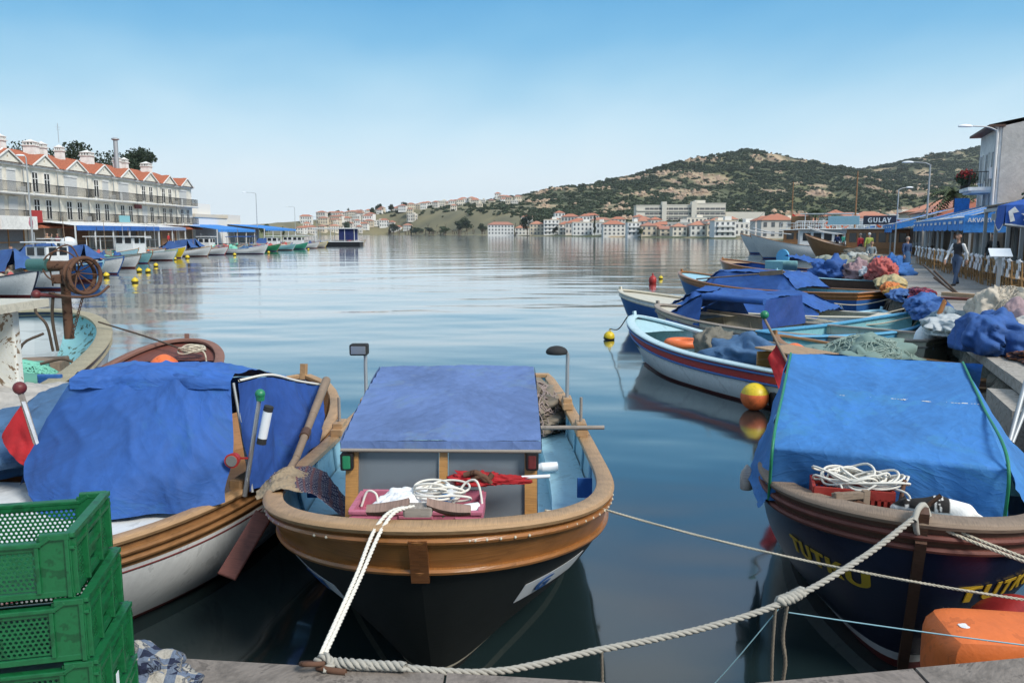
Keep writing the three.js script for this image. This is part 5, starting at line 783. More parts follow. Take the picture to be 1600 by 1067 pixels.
// ---- boat far left with white cover and flag
{
  const b = makeBoat('fishing_boat', 'brown boat under pale canvas at left edge, beside the blue tarpaulin', { L: 6.2, B: 2.1, hb: 1.0, hm: .8, hs: .9, rake: .6, sw: .1, mb: 1.5 }, [-5.55, 0, -7.6], -PI / 2 - .03, { hull: M.redbrown, band: .14, bandMat: M.dark, rail: M.old, inner: M.dark, floor: .2, bottom: M.dark });
  cover(b.o, [[[1.7, .92, .95], [1.9, .98, 0], [1.7, .92, -.95]], [[1.2, 1.1, .85], [1.3, 1.18, 0], [1.2, 1.1, -.85]], [[-.6, 1.08, .9], [-.6, 1.16, 0], [-.6, 1.08, -.9]], [[-1.8, .95, .85], [-1.8, 1.0, 0], [-1.8, .95, -.85]]], clothMat([.50, .47, .43]), { nu: 16, nv: 12, amp: .035, freq: 2.4 }, 'canvas_cover');
  const f = thing('flag_pole', 'short pole with red flag and red globe at left edge', 'flag', [-3.72, .95, -6.05]); part('staff', [beam(V(.10, -.2, 0), V(-.08, .62, 0), .03, .03)], M.grey, f); part('red_globe', [ball(.05, -.085, .66, 0)], M.maroon, f);
  part('flag', [sheet([[[-.06, .56, .02], [.0, .28, .02], [.07, -.02, .02]], [[-.24, .28, .05], [-.15, .14, .07], [-.03, .02, .05]]], 8, 10, { amp: .02, freq: 5, smooth: true })], M.flag, f); part('flag_hoist', [sheet([[[-.065, .56, .025], [.075, 0, .025]], [[-.035, .56, .025], [.1, 0, .025]]], 2, 6, { amp: 0 })], M.linen, f);
  const n = thing('blue_bundle', 'folded dull blue tarpaulin bundle between the left boats', 'bundle', [-4.25, .75, -7.4]); part('folds', [mv(lump(.75, .5, 1.1, { fold: .05, amp: .2, gather: .2, seg: 50, seed: 6 }), 0, 0, 0), mv(lump(.3, .25, .9, { fold: .1, seg: 30, seed: 2 }), .35, .32, -.3)], M.tarpDull, n); part('ties', [tube([[.3, .62, .2], [.42, .5, .35], [.5, .2, .45]], .02, 12, 6)], M.ropeWhite, n);
}
// ---- winch boat on the left
{
  const b = makeBoat('winch_boat', 'old fishing boat with rusty net winch and peeling white wheelhouse', { L: 9.4, B: 3.4, hb: 1.36, hm: .96, hs: 1.0, T: .5, rake: .5, tm: .55, nb: 3, mb: 2.4, sw: .75, bowP: 1.4 }, [-7.45, 0, -10.2], 1.875, { hull: tint(M.white, [.50, .53, .55]), band: .12, bandMat: tint(M.navy, [.04, .06, .12]), rail: tint(M.old, [.36, .32, .22]), inner: M.aquaOld, floor: .42, floorMat: M.aquaOld, cap: .2, bottom: M.blue, noStem: 1, strakes: [.09] });
  const o = b.o, grp = (name, x, y, z) => { const k = new THREE.Group(); k.name = name; k.position.set(x, y, z); k.rotation.y = -1.875; o.add(k); return k; }; // these sub-groups: x to the right, z to the near quay
  const wh = grp('wheelhouse', -1.75, 0, .85);
  part('corner_post', [cbox(.42, 1.55, .12, .02, .5, 1.2, .15)], M.whiteOld, wh); part('corner_post', [cbox(.16, 1.55, .12, .02, .52, 1.2, 1.3)], M.whiteOld, wh); part('side_panel', [cbox(.07, .6, 1.5, .02, .62, .75, .9)], M.whiteOld, wh); part('front_panel', [cbox(1.4, .55, .08, .02, -.2, .75, .12)], M.whiteOld, wh); part('corner_post', [cbox(.16, 1.55, .12, .02, -1.1, 1.2, .15)], M.whiteOld, wh); part('roof', [cbox(2.1, .09, 1.9, .04, -.15, 2.02, .75)], M.cream, wh); part('rear_boards', [cbox(1.5, .9, .06, .02, -.3, .8, 1.35)], M.old, wh);
  part('blue_mat', [cbox(.3, .5, .08, .03, .35, .8, -1.0).rotateY(0)], M.blue, wh);
  const w = grp('net_winch', 2.35, 0, 1.05);
  part('post', [cyl(.075, .07, 1.15, 0, 1.1, 0, 10), cbox(.16, .14, .5, .02, 0, 2.07, 0)], M.rust, w); part('drum', [new THREE.CylinderGeometry(.085, .085, .5, 14).rotateZ(PI / 2).translate(-.1, 2.27, 0)], M.rust, w);
  for (const [x, z, r] of [[.38, .1, .28], [.26, .03, .27]]) { const wl = part('wheel_rim', [new THREE.TorusGeometry(r, .032, 10, 40).rotateY(1.15).translate(x, 2.12, z)], M.rust, w); }
  for (let k = 0; k < 8; k++) { const a = k * PI / 4; part('spoke', [bar(V(.2, 2.16, 0), V(.35 + Math.cos(a) * .12, 2.12 + Math.sin(a) * .26, .05 - Math.cos(a) * .22), .011)], M.rust, w); }
  part('motor', [new THREE.CylinderGeometry(.10, .10, .3, 14).rotateZ(PI / 2).translate(-.38, 2.29, .05)], tint(M.green, [.05, .14, .13]), w);
  part('guard_loop', [tube([[-.2, 1.95, 0], [-.2, 2.43, 0], [.05, 2.6, -.1], [.2, 2.25, -.2]], .012, 20, 6)], M.rust, w); part('guard_bar', [tube([[-.15, 1.85, .2], [.25, 1.8, .3], [.6, 1.82, .2], [.7, 1.95, 0]], .02, 20, 6)], M.rust, w); part('guard_ring', [new THREE.TorusGeometry(.25, .012, 6, 26).rotateY(.5).translate(-.05, 2.26, 0)], M.rust, w);
  part('hydraulic_hose', [tube([[-.4, 1.8, .1], [-.45, 1.55, .1], [-.3, 1.35, .1], [-.28, .9, 0]], .022, 24, 7)], M.iron, w); part('hydraulic_hose', [tube([[-.2, 1.85, 0], [-.22, 1.45, .05], [-.2, .9, 0]], .025, 16, 7)], M.iron, w); part('red_fitting', [ball(.075, -.42, 1.82, .1), bar(V(-.42, 1.82, .1), V(0, 1.78, 0), .035)], M.maroon, w);
  for (let i = 0; i < 22; i++) { const t = i / 21; part('chain_link', [new THREE.TorusGeometry(.022, .007, 5, 9).rotateY(i % 2 ? 0 : PI / 2).translate(lerp(.3, .1, t), lerp(1.8, 1.15, t), lerp(.05, .1, t))], M.rust, w); }
  const gl = grp('gallows', .1, 0, .9); part('hooked_arm', [tube([[0, .6, 0], [.05, 1.3, 0], [.3, 1.45, -.1]], .018, 14, 6)], M.iron, gl); part('hooked_arm', [tube([[.1, 1.0, -.3], [.4, 1.05, -.4], [.6, .85, -.5]], .02, 14, 6)], M.iron, gl);
  part('fore_locker', [cbox(.7, .3, .7, .03, 2.4, .62, .6)], M.old, o);
  const n = thing('green_net', 'heap of pale green fishing net lying in the winch boat', 'fishing net', [0, 0, 0]); o.updateMatrixWorld(); n.position.copy(o.localToWorld(V(.9, .45, .45))); n.rotation.y = o.rotation.y; part('net_heap', [lump(.95, .5, .8, { fold: .06, seg: 36 })], tint(M.netGreen, [.10, .28, .22]), n); part('strands', [strands(.97, .52, .82, 280, .011, 4, .02)], M.netGreen, n);
  solo('old_tyre', [new THREE.TorusGeometry(.3, .11, 10, 28)], M.rubber, 'black tyre fender hanging between winch boat and blue bundle', 'tyre', null, [-5.3, .55, -8.6], .9);
}
{ // decayed rowing boat behind the left tarpaulin
  const b = makeBoat('rowing_boat', 'worn red brown rowing boat behind the blue tarpaulin, orange float inside', { L: 4.4, B: 1.75, hb: .98, hm: .70, hs: .75, rake: .4, sw: .5, mb: 2.2, nb: 2.6 }, [-5.25, 0, -11.2], PI / 2 + .12, { hull: M.redbrown, rail: tint(M.old, [.24, .12, .09]), inner: M.redbrown, floor: .25, thwarts: [.3, .55], thwartMat: M.redbrown, deck: .78, deckMat: M.redbrown });
  solo('orange_float', [lump(.24, .36, .24, { amp: .03, fold: 0, seg: 24 })], M.orange, 'round orange float in the worn rowing boat', 'float', null, [-5.45, .55, -12.3]);
  { const q = rng(71), g = []; for (let k = 0; k < 6; k++) { const r = .1 + .05 * q(), pts = []; for (let i = 0; i < 9; i++) { const a = i / 9 * 6.283; pts.push(V(Math.cos(a) * r * 1.5, .03 * Math.sin(a * 2 + k) + k * .012, Math.sin(a) * r)); } g.push(tube(pts, .014, 36, 5, true)); } g.push(tube([[.1, .02, .05], [.18, -.02, .15], [.2, -.2, .22], [.18, -.4, .24]], .014, 20, 5)); solo('mooring_hank', g, M.rope, 'pale rope hank over the edge of worn rowing boat', 'rope', null, [-5.1, .93, -12.55], .4); }
}
// ---- striped boat and its neighbours on the right
const Lb = (bow, stern) => { const c = [(bow[0] + stern[0]) / 2, 0, (bow[1] + stern[1]) / 2], dx = bow[0] - stern[0], dz = bow[1] - stern[1]; return { pos: c, turn: Math.atan2(-dz, dx), L: Math.hypot(dx, dz) }; };
{
  const s = Lb([2.72, -17.6], [5.15, -11.7]);
  const b = makeBoat('striped_boat', 'white boat with red and navy stripes below its rail behind TUTKU', { L: s.L, B: 1.75, hb: .95, hm: .60, hs: .64, rake: .75, sw: .7, mb: 1.6, nb: 2.4 }, s.pos, s.turn, { hull: M.white, band: .20, bandMat: M.red, rail: tint(M.skyblue, [.5, .66, .70]), rubMat: M.blue, strakes: [.045, .2], inner: tint(M.skyblue, [.42, .64, .68]), floor: .16, boot: .05, stripe: M.maroon, cap: .14, deck: .82, deckMat: tint(M.skyblue, [.45, .66, .70]), thwarts: [.35, .55] });
  { const tg = text('35 B 1022', .11, .008), p = tg.attributes.position; for (let i = 0; i < p.count; i++) { const q = b.h.pt(.86 - p.getX(i) * .145, .50 + p.getY(i), -1, -.006 - p.getZ(i)); p.setXYZ(i, q.x, q.y, q.z); } tg.computeVertexNormals(); part('registration_number', [tg], M.navy, b.o); }
  const w = (x, y, z) => { b.o.updateMatrixWorld(); const p = b.o.localToWorld(V(x, y, z)); return [p.x, p.y, p.z]; };
  solo('lifebuoy', [new THREE.TorusGeometry(.3, .085, 12, 32).rotateX(PI / 2)], M.orange, 'orange ring lifebuoy lying in the striped boat', 'lifebuoy', null, w(1.6, .55, .2));
  solo('canvas_bag', [lump(.55, .5, .3, { fold: .1, seg: 30, seed: 5 })], clothMat([.16, .15, .12]), 'olive grey canvas bag on the striped boat', 'bag', null, w(.45, .5, .15), .8);
  solo('blue_sheet', [lump(1.0, .55, .62, { fold: .05, amp: .2, gather: .25, seg: 50, seed: 15 })], M.tarpDull, 'crumpled faded blue sheet heaped in striped boat', 'tarpaulin', null, w(-.35, .3, .25), s.turn);
  solo('orange_buoy', [lump(.32, .52, .32, { amp: .02, fold: 0, seg: 24 })], M.orange, 'orange pear buoy beside the wooden chest', 'buoy', null, w(-1.4, .4, .4));
  const bx = thing('wooden_chest', 'varnished plank chest at the stern of striped boat', 'chest', w(-2.1, .3, -.2), s.turn); for (let i = 0; i < 4; i++) { part('plank', [cbox(1.0, .13, .03, .006, 0, .09 + i * .135, .36)], M.woodFrame, bx); part('plank', [cbox(.03, .13, .7, .006, -.5, .09 + i * .135, 0)], M.woodFrame, bx); part('plank', [cbox(.03, .13, .7, .006, .5, .09 + i * .135, 0)], M.woodFrame, bx); } for (let i = 0; i < 5; i++) part('lid_plank', [cbox(1.08, .03, .145, .006, 0, .62, -.3 + i * .15)], M.pale, bx);
  oar(V(...w(1.2, .78, .75)), V(...w(-1.6, .74, .95)), M.grey, b.o).position.set(0, 0, 0); b.o.children[b.o.children.length - 1].geometry.applyMatrix4(b.o.matrixWorld.clone().invert());
  const fl = thing('red_flag', 'red flag on a leaning wooden staff by striped boat stern', 'flag', [3.75, .35, -9.6]); part('staff', [bar(V(.15, -.3, .5), V(-.5, 1.35, -.6), .022, .018, 8)], M.old, fl); part('flag', [sheet([[[-.38, 1.08, -.42], [-.12, .42, .02]], [[-.50, .86, -.4], [-.36, .26, .0]]], 8, 10, { amp: .04, freq: 4 })], M.flag, fl); part('green_ball', [ball(.055, -.5, 1.4, -.6)], M.green, fl);
}
{
  // white-decked boat with low blue cover (A), tent boat (B), BEYZA (C), wooden boat (D)
  const A = Lb([3.3, -24.2], [8.9, -19.2]), a = makeBoat('fishing_boat', 'white decked boat with low blue cover beyond the tent boat', { L: A.L, B: 2.3, hb: 1.05, hm: .72, hs: .78, rake: .7, sw: .5, mb: 1.7 }, A.pos, A.turn, { hull: M.blue, band: .14, bandMat: M.white, rail: M.cream, inner: M.cream, floor: .2, deck: .66, deckMat: M.cream });
  cover(a.o, [[[1.5, .80, .85], [1.7, .86, 0], [1.5, .80, -.85]], [[.9, 1.2, .6], [.9, 1.26, 0], [.9, 1.2, -.6]], [[-1.9, 1.18, .6], [-1.9, 1.24, 0], [-1.9, 1.18, -.6]], [[-2.6, .85, .8], [-2.6, .85, 0], [-2.6, .85, -.8]]], M.tarp, { nu: 16, nv: 14, amp: .045, freq: 1.9 }); for (const e of [1, -1]) cover(a.o, [[[1.5, .80, e * .85], [.9, 1.2, e * .6], [-1.9, 1.18, e * .6], [-2.6, .85, e * .8]], [[1.4, .72, e * 1.05], [.6, .72, e * 1.14], [-1.8, .70, e * 1.12], [-2.6, .74, e * .95]]], M.tarp, { nu: 14, nv: 10, amp: .045, freq: 2.2 });
  const B = Lb([3.75, -20.4], [8.3, -15.3]), c = makeBoat('fishing_boat', 'tent boat with high blue awning and oar, next beyond striped boat', { L: B.L, B: 2.2, hb: .95, hm: .68, hs: .75, rake: .6, sw: .6, mb: 1.7 }, B.pos, B.turn, { hull: M.cream, rail: M.grey, inner: M.cream, floor: .18, deck: .75, deckMat: M.cream });
  cover(c.o, [[[2.75, .78, .6], [2.9, .84, 0], [2.75, .78, -.6]], [[1.55, 1.36, .72], [1.55, 1.46, 0], [1.55, 1.36, -.72]]], M.tarp, { nu: 16, nv: 18, amp: .035, freq: 2, sag: .06 }); cover(c.o, [[[1.55, 1.36, -.76], [1.55, 1.46, 0], [1.55, 1.36, .76]], [[-.1, 1.34, -.78], [-.1, 1.42, 0], [-.1, 1.34, .78]]], M.tarp, { nu: 14, nv: 12, amp: .025 }, 'awning_roof');
  for (const e of [1, -1]) cover(c.o, [[[2.75, .78, e * .6], [1.55, 1.36, e * .73]], [[2.5, .68, e * .85], [1.4, .64, e * 1.1]]], M.tarp, { nu: 14, nv: 12, amp: .035 }); part('rolled_awning', [bar(V(1.5, 1.33, -.8), V(-.1, 1.31, -.82), .075, .075, 12)], M.tarp, c.o);
  cover(c.o, [[[-.1, 1.34, -.76], [-.1, 1.38, .76]], [[-.15, .72, -.95], [-.15, .72, .95]]], tint(M.tarp, [.018, .06, .26]), { nu: 14, nv: 8, amp: .035 }, 'awning_back');
  const cp = Lb([6.7, -31.5], [11.4, -25.0]), d = makeBoat('fishing_boat', 'wooden boat with blue stern panel lettered BEYZA and blue tent', { L: cp.L, B: 2.6, hb: 1.25, hm: .85, hs: .92, rake: .7, sw: .75, mb: 1.8 }, cp.pos, cp.turn, { hull: M.blue, band: .2, bandMat: M.varnish, rail: M.varnish, inner: M.skyblue, floor: .3, deck: .8, deckMat: M.skyblue, boot: .12, bootW: .08, stripe: M.white });
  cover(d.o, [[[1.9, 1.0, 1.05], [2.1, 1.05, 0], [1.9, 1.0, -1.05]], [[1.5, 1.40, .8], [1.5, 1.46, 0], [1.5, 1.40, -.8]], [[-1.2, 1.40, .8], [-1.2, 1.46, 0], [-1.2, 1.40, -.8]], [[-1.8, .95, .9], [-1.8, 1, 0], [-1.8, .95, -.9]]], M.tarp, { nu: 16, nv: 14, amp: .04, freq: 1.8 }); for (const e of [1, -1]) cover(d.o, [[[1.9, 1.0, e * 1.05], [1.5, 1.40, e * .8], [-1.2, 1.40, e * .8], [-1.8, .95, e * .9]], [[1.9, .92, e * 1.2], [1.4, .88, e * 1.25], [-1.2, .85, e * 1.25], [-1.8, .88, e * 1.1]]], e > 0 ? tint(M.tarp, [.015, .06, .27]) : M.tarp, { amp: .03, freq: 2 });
  for (const [str, t0] of [['BEYZA', .06], ['FOCA', .2]]) { const tg = text(str, .2, .01), p = tg.attributes.position; for (let i = 0; i < p.count; i++) { const q = d.h.pt(t0 + .04 - p.getX(i) * .125, .5 + p.getY(i), -1, -.01 - p.getZ(i)); p.setXYZ(i, q.x, q.y, q.z); } tg.computeVertexNormals(); part('name_lettering', [tg], M.plasticWhite, d.o); }
  oar(V(2.2, 1.1, -1.2), V(-1.4, 1.5, -1.0), M.old, d.o);
  const dp = Lb([11.9, -45.2], [16.4, -37]), e2 = makeBoat('fishing_boat', 'varnished boat with turquoise engine box and loose blue cover', { L: dp.L, B: 2.7, hb: 1.3, hm: .9, hs: .95, rake: .7, sw: .7, mb: 1.8 }, dp.pos, dp.turn, { hull: M.varnish, rail: M.varnish, inner: M.tarp, floor: .35, deck: .86, deckMat: M.pale, lod: 1, boot: .12 });
  part('engine_box', [cbox(1.2, .9, 1.1, .04, .4, .9, 0), cbox(.5, .3, .5, .03, 1.0, .8, .3)], M.aqua, e2.o); part('fender_disc', [new THREE.CylinderGeometry(.42, .42, .1, 20).rotateX(PI / 2).translate(1.0, 1.5, .75)], tint(M.skyblue, [.12, .42, .68]), e2.o);
  cover(e2.o, [[[-.6, 1.5, .9], [-.6, 1.7, -.9]], [[-1.6, 1.3, 1.0], [-1.6, 1.5, -1]], [[-3.2, 1.0, 1.1], [-3.2, 1.2, -1]]], M.tarp, { nu: 20, nv: 10, amp: .10, freq: 1.1 });
  // smaller craft along the quay wall
  const n1 = Lb([6.6, -17.2], [9.1, -13.9]), k1 = makeBoat('net_skiff', 'low dark skiff heaped with grey green net near the quay', { L: 4.6, B: 1.7, hb: .75, hm: .5, hs: .55, rake: .5, sw: .7 }, [n1.pos[0] - 1.2, 0, n1.pos[2] + 1.6], n1.turn, { hull: M.dark, rail: M.teak, inner: M.aqua, floor: .15, thwarts: [.3] });
  const nh = thing('net_heap', 'grey green net mound in the low dark skiff', 'fishing net', [6.3, .2, -14.1], .4); part('mound', [lump(1.1, .75, .8, { fold: .1, seg: 40 })], mat([.16, .24, .22], .95), nh); part('strands', [strands(1.12, .77, .82, 120, .008, 14, .015)], tint(M.net, [.26, .34, .30]), nh);
  const k2 = makeBoat('rowing_boat', 'turquoise and green rowing boat between tent boat and quay', { L: 5, B: 1.7, hb: .95, hm: .68, hs: .72, rake: .5, sw: .6 }, [7.6, 0, -17.4], .5, { hull: tint(M.skyblue, [.08, .30, .50]), rail: tint(M.skyblue, [.10, .36, .58]), inner: M.aqua, floor: .2, thwarts: [.3, .5], lod: 1 });
  const k3 = makeBoat('rowing_boat', 'white rowing boat with pale blue rail beside BEYZA boat', { L: 4.6, B: 1.6, hb: .66, hm: .46, hs: .5, rake: .5, sw: .6 }, [8.5, 0, -20.3], .75, { hull: M.white, rail: M.skyblue, inner: M.white, floor: .2, thwarts: [.3, .5], lod: 1 });
  const om = thing('outboard_motor', 'white outboard motor tilted up by the quay wall', 'outboard motor', [8.0, .55, -15.3], .8); part('cowling', [lump(.26, .5, .2, { amp: .05, fold: 0, seg: 20 })], M.plasticWhite, om); part('leg', [cbox(.12, .7, .1, .02, -.05, -.25, 0, 0, 0, -.3)], M.galv, om); part('wood_tiller', [cbox(.14, .75, .06, .02, .35, .6, .1, .2, 0, -.4)], M.varnish, om);
}
// ---------------------------------------------------------------- near quay: crates, blanket, ring, ropes, orange float
{
  const Lx = .60, Ly = .215, Lz = .44, holes = (w, h) => { const s = new THREE.Shape(); s.moveTo(-w / 2, -h / 2); s.lineTo(w / 2, -h / 2); s.lineTo(w / 2, h / 2); s.lineTo(-w / 2, h / 2); s.closePath(); const st = .0165, r = .0058; let row = 0; for (let y = -h / 2 + .011; y < h / 2 - .008; y += st * .87, row++) for (let x = -w / 2 + .011 + (row % 2) * st / 2; x < w / 2 - .009; x += st) { const q = new THREE.Path(); for (let i = 0; i < 6; i++) { const a = i * PI / 3 + .5; i ? q.lineTo(x + Math.cos(a) * r, y + Math.sin(a) * r) : q.moveTo(x + Math.cos(a) * r, y + Math.sin(a) * r); } q.closePath(); s.holes.push(q); } return new THREE.ExtrudeGeometry(s, { depth: .004, bevelEnabled: false }); };
  const gw = merge([holes(.40, .135)]), gs = merge([holes(.105, .135)]), hand = merge([(() => { const s = new THREE.Shape(); s.moveTo(-.075, -.065); s.lineTo(.075, -.065); s.lineTo(.075, .065); s.lineTo(-.075, .065); s.closePath(); const q = new THREE.Path(); q.moveTo(-.055, .012); q.lineTo(.055, .012); q.lineTo(.05, .045); q.lineTo(-.05, .045); q.closePath(); s.holes.push(q); return new THREE.ExtrudeGeometry(s, { depth: .005, bevelEnabled: false }); })()]);
  const crate = () => { const o = new THREE.Group(), m = M.crate, P = (n, g, x, y, z, ry = 0) => { const k = new THREE.Mesh(g, m); k.name = n; k.position.set(x, y, z); k.rotation.y = ry; k.castShadow = k.receiveShadow = true; o.add(k); };
    for (const e of [-1, 1]) {
      const z = e * (Lz / 2 - .012), x = e * (Lx / 2 - .012);
      P('mesh_panel', gw, 0, .095, z, 0);
      part('long_side', [cbox(Lx - .02, .022, .016, .003, 0, .012, z), cbox(.40, .022, .018, .003, 0, .172, z), cbox(.10, Ly - .02, .014, .003, -.245, Ly / 2, z), cbox(.10, Ly - .02, .014, .003, .245, Ly / 2, z), cbox(.014, .16, .024, .003, -.195, .1, z + e * .004), cbox(.014, .16, .024, .003, .195, .1, z + e * .004), cbox(.014, Ly, .026, .003, .285, Ly / 2, z + e * .003), cbox(.014, Ly, .026, .003, -.285, Ly / 2, z + e * .003), cbox(.09, .022, .026, .004, .25, Ly - .008, z + e * .004), cbox(.09, .022, .026, .004, -.25, Ly - .008, z + e * .004), cbox(.42, .016, .03, .004, 0, .185, z + e * .004), cbox(.045, .014, .03, .003, .22, .196, z + e * .004, 0, 0, .6), cbox(.045, .014, .03, .003, -.22, .196, z + e * .004, 0, 0, -.6)], m, o);
      P('mesh_panel', gs, x, .095, -.135, PI / 2); P('mesh_panel', gs, x, .095, .135, PI / 2); P('hand_grip', hand, x, .12, 0, PI / 2);
      part('short_side', [cbox(.016, .03, Lz - .02, .003, x, .012, 0), cbox(.018, .03, Lz - .02, .003, x, .182, 0), cbox(.03, .016, Lz, .004, x + e * .006, Ly - .006, 0), cbox(.028, .012, Lz, .003, x + e * .006, .168, 0), ...[-.2, -.078, .078, .2].map((z2) => cbox(.032, .19, .014, .003, x + e * .006, .1, z2)), cbox(.03, .014, .16, .003, x + e * .004, .105, 0)], m, o);
    }
    part('base', [cbox(Lx - .03, .01, Lz - .03, .003, 0, .008, 0)], m, o); return o; };
  const proto = crate(), lab = ['lowest green crate of the stack, mostly hidden by blanket', 'green crate with small white tag, below the middle one', 'middle green crate of the stack beside the white hull', 'topmost open green plastic crate at lower left'], off = [[.055, .0, .02], [.045, .0, .015], [.028, .0, .0], [0, 0, 0]];
  for (let k = 0; k < 4; k++) { const c = k ? proto.clone() : proto; c.name = numbered('plastic_crate'); scene.add(c); c.position.set(-1.77 + off[k][0], .953 + k * .222, -2.62 + off[k][2] * -1); c.rotation.y = .22 + [.02, -.015, .01, 0][k]; c.userData = { label: lab[k], category: 'crate', group: 'stack of green crates' }; if (k === 1) part('white_tag', [box(.002, .05, .028, Lx / 2 + .016, .05, .05)], M.plasticWhite, c); }
  const plaid = tex(256, (u, v) => { const a = Math.sin(u * 2 * PI * 3), b = Math.sin(v * 2 * PI * 3), f = .06 * tf(u, v, 40, 77, 2), p = a > .25, q = b > .25; const c = p && q ? [.13, .16, .26] : p || q ? [.42, .47, .55] : [.68, .66, .62]; return c.map((k) => k + f); }); plaid.repeat.set(3.2, 3.2);
  const bl = thing('plaid_blanket', 'crumpled blue and grey plaid blanket on the quay before crates', 'blanket', [-1.66, .95, -3.02]), pm = mat([.85, .85, .85], .98, { map: plaid, bumpMap: T.fine, bumpScale: .006 });
  bl.position.set(-1.6, .955, -3.03); part('fold', [mv(lump(.22, .15, .13, { fold: .02, amp: .12, gather: .22, gm: 7, seg: 64, seed: 3 }), -.02, 0, .06, 0, .2)], pm, bl); part('fold', [mv(lump(.16, .175, .11, { fold: .02, amp: .14, gather: .22, gm: 6, seg: 56, seed: 8 }), .10, 0, -.03, 0, -.4)], pm, bl); part('fold', [mv(lump(.11, .10, .09, { fold: .03, gather: .2, gm: 5, seg: 44, seed: 13 }), .22, 0, .02, 0, .3)], pm, bl);
  const rg = solo('mooring_ring', [new THREE.TorusGeometry(.045, .011, 10, 28).rotateX(1.1).translate(0, .03, 0), tube([[.02, .015, 0], [.08, .012, .02], [.15, .008, .03]], .014, 10, 7)], M.rust, 'rusty iron mooring ring on the quay edge', 'mooring ring', null, [-.85, .955, -3.17]);
  // ropes
  solo('mooring_rope', [rope([[-.56, 1.30, -4.24], [-.66, 1.295, -4.17], [-.72, 1.25, -4.07], [-.77, 1.12, -3.75], [-.83, .985, -3.24]], .011, 14, 70), rope([[-.54, 1.30, -4.24], [-.63, 1.30, -4.16], [-.685, 1.25, -4.05], [-.75, 1.11, -3.74], [-.815, .98, -3.22]], .011, 14, 70)], M.ropeWhite, 'doubled pale rope from varnished bow to the mooring ring', 'rope');
  solo('mooring_rope', [rope([[-.80, .97, -3.2], [-.7, .972, -3.175], [-.52, .975, -3.16], [-.1, .90, -3.25], [.39, .86, -3.5], [.95, .87, -3.7], [1.4, .93, -3.86], [1.9, 1.07, -4.1], [2.26, 1.21, -4.30]], .017, 9, 60), rope([[1.36, .93, -3.85], [1.43, .945, -3.87], [1.5, .965, -3.9]], .032, 14, 90), tube([[2.25, 1.20, -4.28], [2.30, 1.25, -4.34], [2.38, 1.24, -4.42], [2.40, 1.14, -4.40], [2.32, 1.10, -4.36], [2.27, 1.2, -4.31]], .017, 30, 7), rope([[-.76, .975, -3.2], [-.68, .985, -3.17], [-.58, .98, -3.165], [-.45, .985, -3.15]], .022, 11, 80), rope([[-.84, .97, -3.21], [-.8, 1.0, -3.2], [-.77, .97, -3.18], [-.8, .96, -3.15]], .02, 11, 90)], M.ropeGrey, 'thick laid rope from mooring ring up to the TUTKU stem', 'rope');
  solo('rope_tail', [rope([[1.34, .915, -3.83], [1.335, .7, -3.83], [1.34, .35, -3.83], [1.33, -.05, -3.83]], .009, 14, 50), rope([[1.41, .92, -3.86], [1.40, .72, -3.87], [1.415, .6, -3.86], [1.39, .3, -3.87], [1.4, -.05, -3.86]], .011, 14, 50)], M.net, 'frayed rope ends hanging from the thick rope into water', 'rope');
  solo('rope_tail', [rope([[.42, .855, -3.5], [.425, .7, -3.5], [.42, .5, -3.5], [.43, .2, -3.5]], .008, 14, 50)], M.net, 'short dark cord hanging from thick rope before middle boat', 'rope');
  solo('mooring_rope', [rope(sagPts(V(.52, 1.03, -5.02), V(3.5, .99, -3.45), .10, 14), .0085, 16, 45), rope([[.52, 1.03, -5.02], [.35, 1.08, -4.75], [.2, 1.14, -4.62]], .0085, 16, 45)], M.rope, 'thin pale rope from varnished boat across to the right', 'rope');
  solo('mooring_rope', [tube(sagPts(V(1.42, .87, -3.86), V(3.1, 1.06, -2.95), .015, 8), .0035, 24, 5)], M.ropeBlue, 'thin taut blue grey line below the thin pale rope', 'rope');
  solo('mooring_rope', [tube([[1.36, .9, -3.84], [1.1, .5, -3.9], [.7, -.05, -4.0]], .003, 20, 5)], M.ropeBlue, 'thin green line running down into the water', 'rope');
  solo('mooring_rope', [rope([[2.36, 1.16, -4.40], [2.6, 1.08, -4.25], [3.0, .98, -4.0], [3.7, .9, -3.6]], .011, 14, 55), rope([[2.38, 1.18, -4.42], [2.62, 1.09, -4.29], [3.02, .985, -4.05], [3.7, .91, -3.66]], .010, 14, 55)], M.rope, 'pale doubled rope from TUTKU stem off to the right', 'rope');
  solo('mooring_rope', [tube([[-7.0, 1.3, -13.4], [-6.1, 1.1, -13.1], [-5.35, .95, -12.7]], .015, 12, 6)], M.iron, 'dark line from winch boat bow to worn rowing boat', 'rope');
  const of = thing('orange_float_block', 'big scuffed orange plastic float at lower right corner', 'float', [2.55, .555, -3.66], -.15); part('block', [(() => { const g = new THREE.BoxGeometry(.95, .42, .42, 14, 8, 8), p = g.attributes.position; for (let i = 0; i < p.count; i++) { const v = V(p.getX(i) / .475, p.getY(i) / .21, p.getZ(i) / .21), n = Math.pow(Math.pow(Math.abs(v.x), 7) + Math.pow(Math.abs(v.y), 5) + Math.pow(Math.abs(v.z), 5), 1 / 6); v.multiplyScalar(1 / n); p.setXYZ(i, v.x * .475, v.y * .21 + .14, v.z * .21); } g.computeVertexNormals(); return g; })()], mat([.74, .17, .035], .55, { map: T.paint, bumpMap: T.fine, bumpScale: .001 }), of); part('paint_scuff', [(() => { const q = rng(9), g = []; for (let i = 0; i < 6; i++) g.push(ball(.008 + .012 * q(), -.35 + (q() - .5) * .05, .346, .05 + (q() - .5) * .05, 1.6, .12, 1, 8, 5)); return g; })()], M.linen, of);
  solo('red_buoy', [lump(.26, .34, .26, { amp: .02, fold: 0, seg: 26 })], M.red, 'red round buoy half hidden behind orange float', 'buoy', null, [2.86, .42, -4.25]);
}
